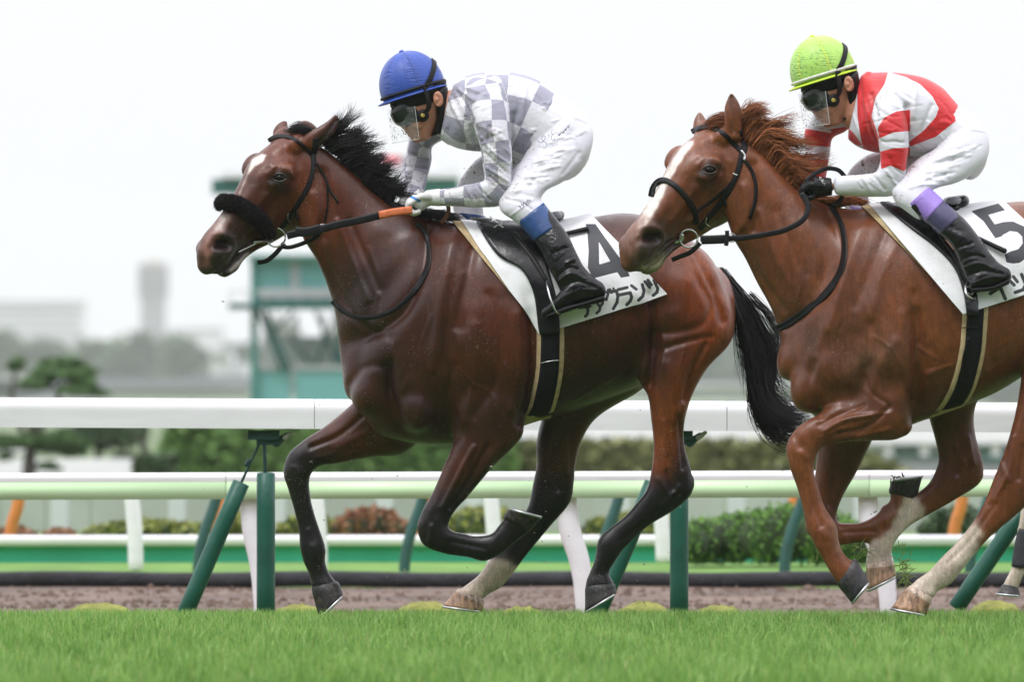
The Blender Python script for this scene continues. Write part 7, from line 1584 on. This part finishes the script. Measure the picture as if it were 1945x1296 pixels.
J2 = dict(D=D2, off=(780, -29), at=(1770, 380), seed=33, torso=[TORSO2], arms=ARM2, hips=HIP2, thighs=TH2, calves=CALF2, boots=BOOT2, hands=[h2, h2b], glovemat=M_GLOVEB, check=False,
 red=[ze((500, 260), (725, 270), (700, 350), (640, 440), (615, 560), (660, 700), (670, 830), (560, 790), (540, 690), (520, 560), (520, 420)), ze((340, 650), (450, 630), (500, 680), (550, 750), (545, 760), (440, 740), (360, 700)),
      ze((740, 272), (860, 270), (980, 300), (1080, 360), (1200, 500), (1180, 590), (1040, 700), (870, 765), (862, 735), (960, 660), (1040, 570), (1062, 510), (1020, 430), (940, 350), (840, 300)),
      ze((655, 640), (700, 570), (780, 530), (870, 520), (870, 660), (760, 670), (665, 710)), ze((668, 800), (760, 775), (870, 770), (870, 880), (830, 930), (740, 890), (680, 915))],
 redarm_far=[ze((140, 640), (380, 680), (380, 770), (150, 750)), ze((140, 860), (360, 850), (360, 1000), (130, 1000))], white=[],
 shirtw=[([(1690, 300), (1700, 320), (1715, 330)], 3.5, -4), ([(1660, 335), (1680, 360)], 4, -4), ([(1685, 325), (1705, 355)], 4, 4), ([(1640, 338), (1655, 365)], 3, 2.5), ([(1655, 180), (1665, 220)], 6, -5), ([(1640, 190), (1660, 260)], 6, 5), ([(1722, 200), (1727, 280)], 6, -8), ([(1740, 160), (1735, 220)], 6, 4), ([(1770, 200), (1750, 250)], 6, -4),
  ([(1700, 175), (1725, 195)], 6, 4), ([(1632, 150), (1640, 220), (1652, 280)], 5, -5), ([(1620, 215), (1640, 275)], 4, 4), ([(1610, 255), (1640, 282)], 4, -4), ([(1675, 268), (1720, 270)], 3, -3)],
 mud=[([(1665, 190), (1665, 240)], 14, .9), ([(1540, 250), (1590, 262)], 16, 1.0), ([(1560, 295), (1540, 300)], 12, .5)],
 mudb=[([(1740, 290), (1720, 330)], 18, 1.0), ([(1780, 270), (1750, 300)], 14, .7), ([(1620, 325), (1670, 300)], 45, 1.0), ([(1700, 370), (1720, 380)], 14, .4)], ink=[],
 breechw=[([(1800, 262), (1840, 246), (1872, 250)], 2, 2.5), ([(1765, 330), (1800, 340)], 4, -3)], wr=((1872, 270), (1790, 352), (1790, 290), (1715, 360)),
 bootw=[([(1830, 510), (1860, 500), (1885, 510)], 3.5, 5), ([(1835, 525), (1865, 515), (1900, 520)], 3, -5), ([(1825, 495), (1850, 485), (1870, 490)], 3, -4), ([(1850, 538), (1880, 528), (1908, 528)], 3, 4), ([(1820, 470), (1845, 462)], 4, -4), ([(1800, 430), (1830, 440)], 5, -3)],
 helmat=helmet_mat('lime cap cloth', (.42, .70, .13), (.04, .17, .06), (.66, .74, .05), 1.0), bandmat=simple('pale cap band', (.62, .64, .58), .5, .15, 40), brimmat=M_LIMEBRIM)
jockey2 = jockey(J2, 'jockey in red and white with lime green cap and purple boot tops')
# lettering on the black glove cuff and the whips
M_WHT = simple('white print', (.75, .75, .75), .5)
for j, (a, bq) in enumerate([((1559, 336), (1562, 341)), ((1562, 341), (1559, 345)), ((1562, 344), (1566, 349)), ((1566, 350), (1569, 347))]):
    pass
lt = []
for ch in [[(1556, 336), (1561, 338)], [(1558, 337), (1557, 341)], [(1559, 342), (1564, 341)], [(1560, 345), (1565, 343)], [(1561, 342), (1562, 346)], [(1562, 347), (1567, 348), (1566, 352), (1562, 351), (1562, 347)]]:
    lt.append(ptube([(x, y, -.186) for x, y in ch], .55, D2, nseg=6, sub=1))
gl = [c for c in jockey2.children if c.name.startswith('glove')][0]
mkmesh('lettering', *join(lt), M_WHT, gl)
for (x0, y0), (x1, y1), D, lb in (((1006, 459), (1125, 433), D1, 'short black whip tucked behind the blue-topped boot'), ((1800, 425), (1918, 482), D2, 'black whip lying across the number 5 cloth')):
    cb = H1['cbvh'] if D == D1 else H2['cbvh']; pp = []
    for k in np.linspace(0, 1, 8):
        x, y = x0 + (x1 - x0) * k, y0 + (y1 - y0) * k; p, n = cast(cb, x, y, True, D); pp.append(p + np.array([0, -.02, .0]) if p is not None else P(x, y, D - .3))
    pp = movavg(np.array(pp), 2); v, f = tube(pp, np.linspace(.006, .0105, 8), nseg=12, sub=2, cap=.8)
    wh = mkmesh('riding_whip', v, f, M_BLACK, None, loc=v.mean(0)); tag(wh, lb, 'whip', 'riding whips')
# ---- third horse: one bandaged leg entering at the right edge
M_BAND = simple('dark leg bandage', (.035, .036, .042), .8, .3, 30, bumpd=.003, bscale=60)
def third_horse():
    D = 35.4; legs = [(1990, 760, 2090, 800, 0, .09), (1966, 860, 2040, 880, 0, .06), (1940, 960, 2000, 975, 0, .042), (1936, 988, 1975, 998, 0, .038), (1928, 1030, 1960, 1035, 0, .030), (1924, 1070, 1953, 1074, 0, .030), (1918, 1086, 1946, 1090, 0, .032), (1908, 1104, 1938, 1110, 0, .030), (1902, 1118, 1934, 1120, 0, .034)]
    body = [(1960, 560, 1975, 700, .15, .12), (2010, 470, 2030, 800, .2, .24), (2120, 410, 2130, 815, .2, .28), (2260, 425, 2270, 800, .2, .29), (2400, 410, 2410, 740, .2, .27), (2500, 450, 2505, 700, .2, .2), (2540, 500, 2545, 660, .2, .14)]
    oth = [(2080, 780, 2150, 800, .35, .08), (2050, 860, 2110, 880, .4, .05), (2060, 960, 2095, 965, .4, .03), (2080, 1060, 2110, 1060, .4, .034), (2070, 1110, 2110, 1112, .4, .036)]
    hin = [(2440, 640, 2540, 680, .1, .12), (2430, 780, 2500, 790, .08, .07), (2460, 880, 2520, 900, .08, .045), (2430, 960, 2465, 975, .08, .03), (2400, 1060, 2440, 1070, .08, .036), (2380, 1110, 2420, 1120, .08, .036)]
    b = fuse([loft(body, D, nseg=30), loft(legs, D, nseg=20), loft(oth, D, nseg=20), loft(hin, D, nseg=20)], .012, 8, 4)
    col = np.tile(np.array([.11, .035, .015]), (len(b.v), 1)); px, py = proj(b.v)
    m_ = smoothmask(-(py - 1078), 2)[:, None] * (px < 2000)[:, None]; col = col * (1 - m_) + np.array([.55, .47, .38]) * m_
    m_ = (smoothmask(segdist(px, py, [(1945, 960), (1940, 1005)]) - 24, 3))[:, None]; col = col * (1 - m_) + np.array([.50, .42, .34]) * m_
    root = empty('racehorse', P(2100, 1160, D), 'horse almost wholly outside the right edge, only one bandaged lower leg showing', 'horse', 'racehorses galloping on the turf')
    mkmesh('body', b.v, b.f, H1['mat'], root, attrs={'col': col})
    hoof('hoof', ((1902, 1112), (1936, 1118)), ((1893, 1128), (1938, 1132)), D, 0, M_HOOF['dark'], M_SHOE, root, hw=.042)
    mkmesh('leg_bandage', *loft([(1934, 1004, 1968, 1012, 0, .037), (1926, 1038, 1961, 1042, 0, .036), (1921, 1076, 1954, 1080, 0, .037)], D, nseg=20, cap=.1), M_BAND, root)
third_horse()
# ------------------------------------------------------------------ added unseen stand behind the camera, holds back fill light
def fill_blocking_stand():
    M_STC = simple('stand concrete', (.16, .155, .15), .9, .2, .3); M_STD = simple('shaded stand steel', (.05, .055, .06), .6, .2, .5); M_SEAT = simple('dark seats and spectators', (.05, .045, .05), .8, .9, 1.6)
    root = empty('fill_blocking_stand', (0, -30, 0), 'long tall added stand, unseen behind the camera, holding back fill light', 'fill_blocking_stand')
    v, f = [], []
    prof = [(-28, 0), (-28, 2.5)]
    for i in range(26): prof += [(-29 - i * 1.05, 2.5 + i * .62), (-29 - (i + 1) * 1.05, 2.5 + i * .62)]
    prof += [(-57, 26), (-58, 26), (-58, 0)]
    n = len(prof); v = [(x, y, z) for x in (-220, 220) for y, z in prof]
    f = [[i, (i + 1) % n, n + (i + 1) % n, n + i][::-1] for i in range(n)]; f += [list(range(n)), [n + i for i in range(n)][::-1]]
    mkmesh('seating_tiers', np.array(v, float), f, M_SEAT, root, smooth=False)
    mkmesh('roof', *box(-222, 222, -60, -31, 27, 28), M_STD, root, smooth=False)
    for i in range(23): mkmesh('column', *box(-220 + i * 20 - .4, -220 + i * 20 + .4, -44.4, -43.6, 12.2, 26.99), M_STC, root, smooth=False)
fill_blocking_stand()
def spray():
    rg = np.random.default_rng(90); parts = []
    for i in range(260):
        x, y = (rg.uniform(520, 1900), rg.uniform(860, 1165)) if i < 190 else (rg.uniform(380, 1900), rg.uniform(300, 1100))
        D = rg.uniform(33.0, 35.2); p = P(x, y, D); r = rg.uniform(.0008, .0022) if i % 9 else rg.uniform(.0022, .0036)
        parts.append(ellip3(p, np.array([r * rg.uniform(1, 2.2), 0, r * rg.uniform(-.6, .6)]), np.array([0, r, 0]), np.array([0, 0, r]), 4))
    tag(mkmesh('mud_spray', *join(parts), simple('flying mud and water', (.22, .19, .16), .4, .6, 8)), kind='stuff')
spray()
# ------------------------------------------------------------------ air: even haze round everything
m = bpy.data.materials.new('haze'); m.use_nodes = True; t = m.node_tree; t.nodes.remove(t.nodes['Principled BSDF'])
pv = t.nodes.new('ShaderNodeVolumePrincipled'); pv.inputs['Color'].default_value = (.97, .98, 1, 1); pv.inputs['Density'].default_value = .00022; pv.inputs['Anisotropy'].default_value = 0.0
t.links.new(pv.outputs[0], t.nodes['Material Output'].inputs['Volume'])
hz = mkmesh('haze', *box(-900, 900, -90, 3150, -5, 64), m, smooth=False); hz['kind'] = 'stuff'
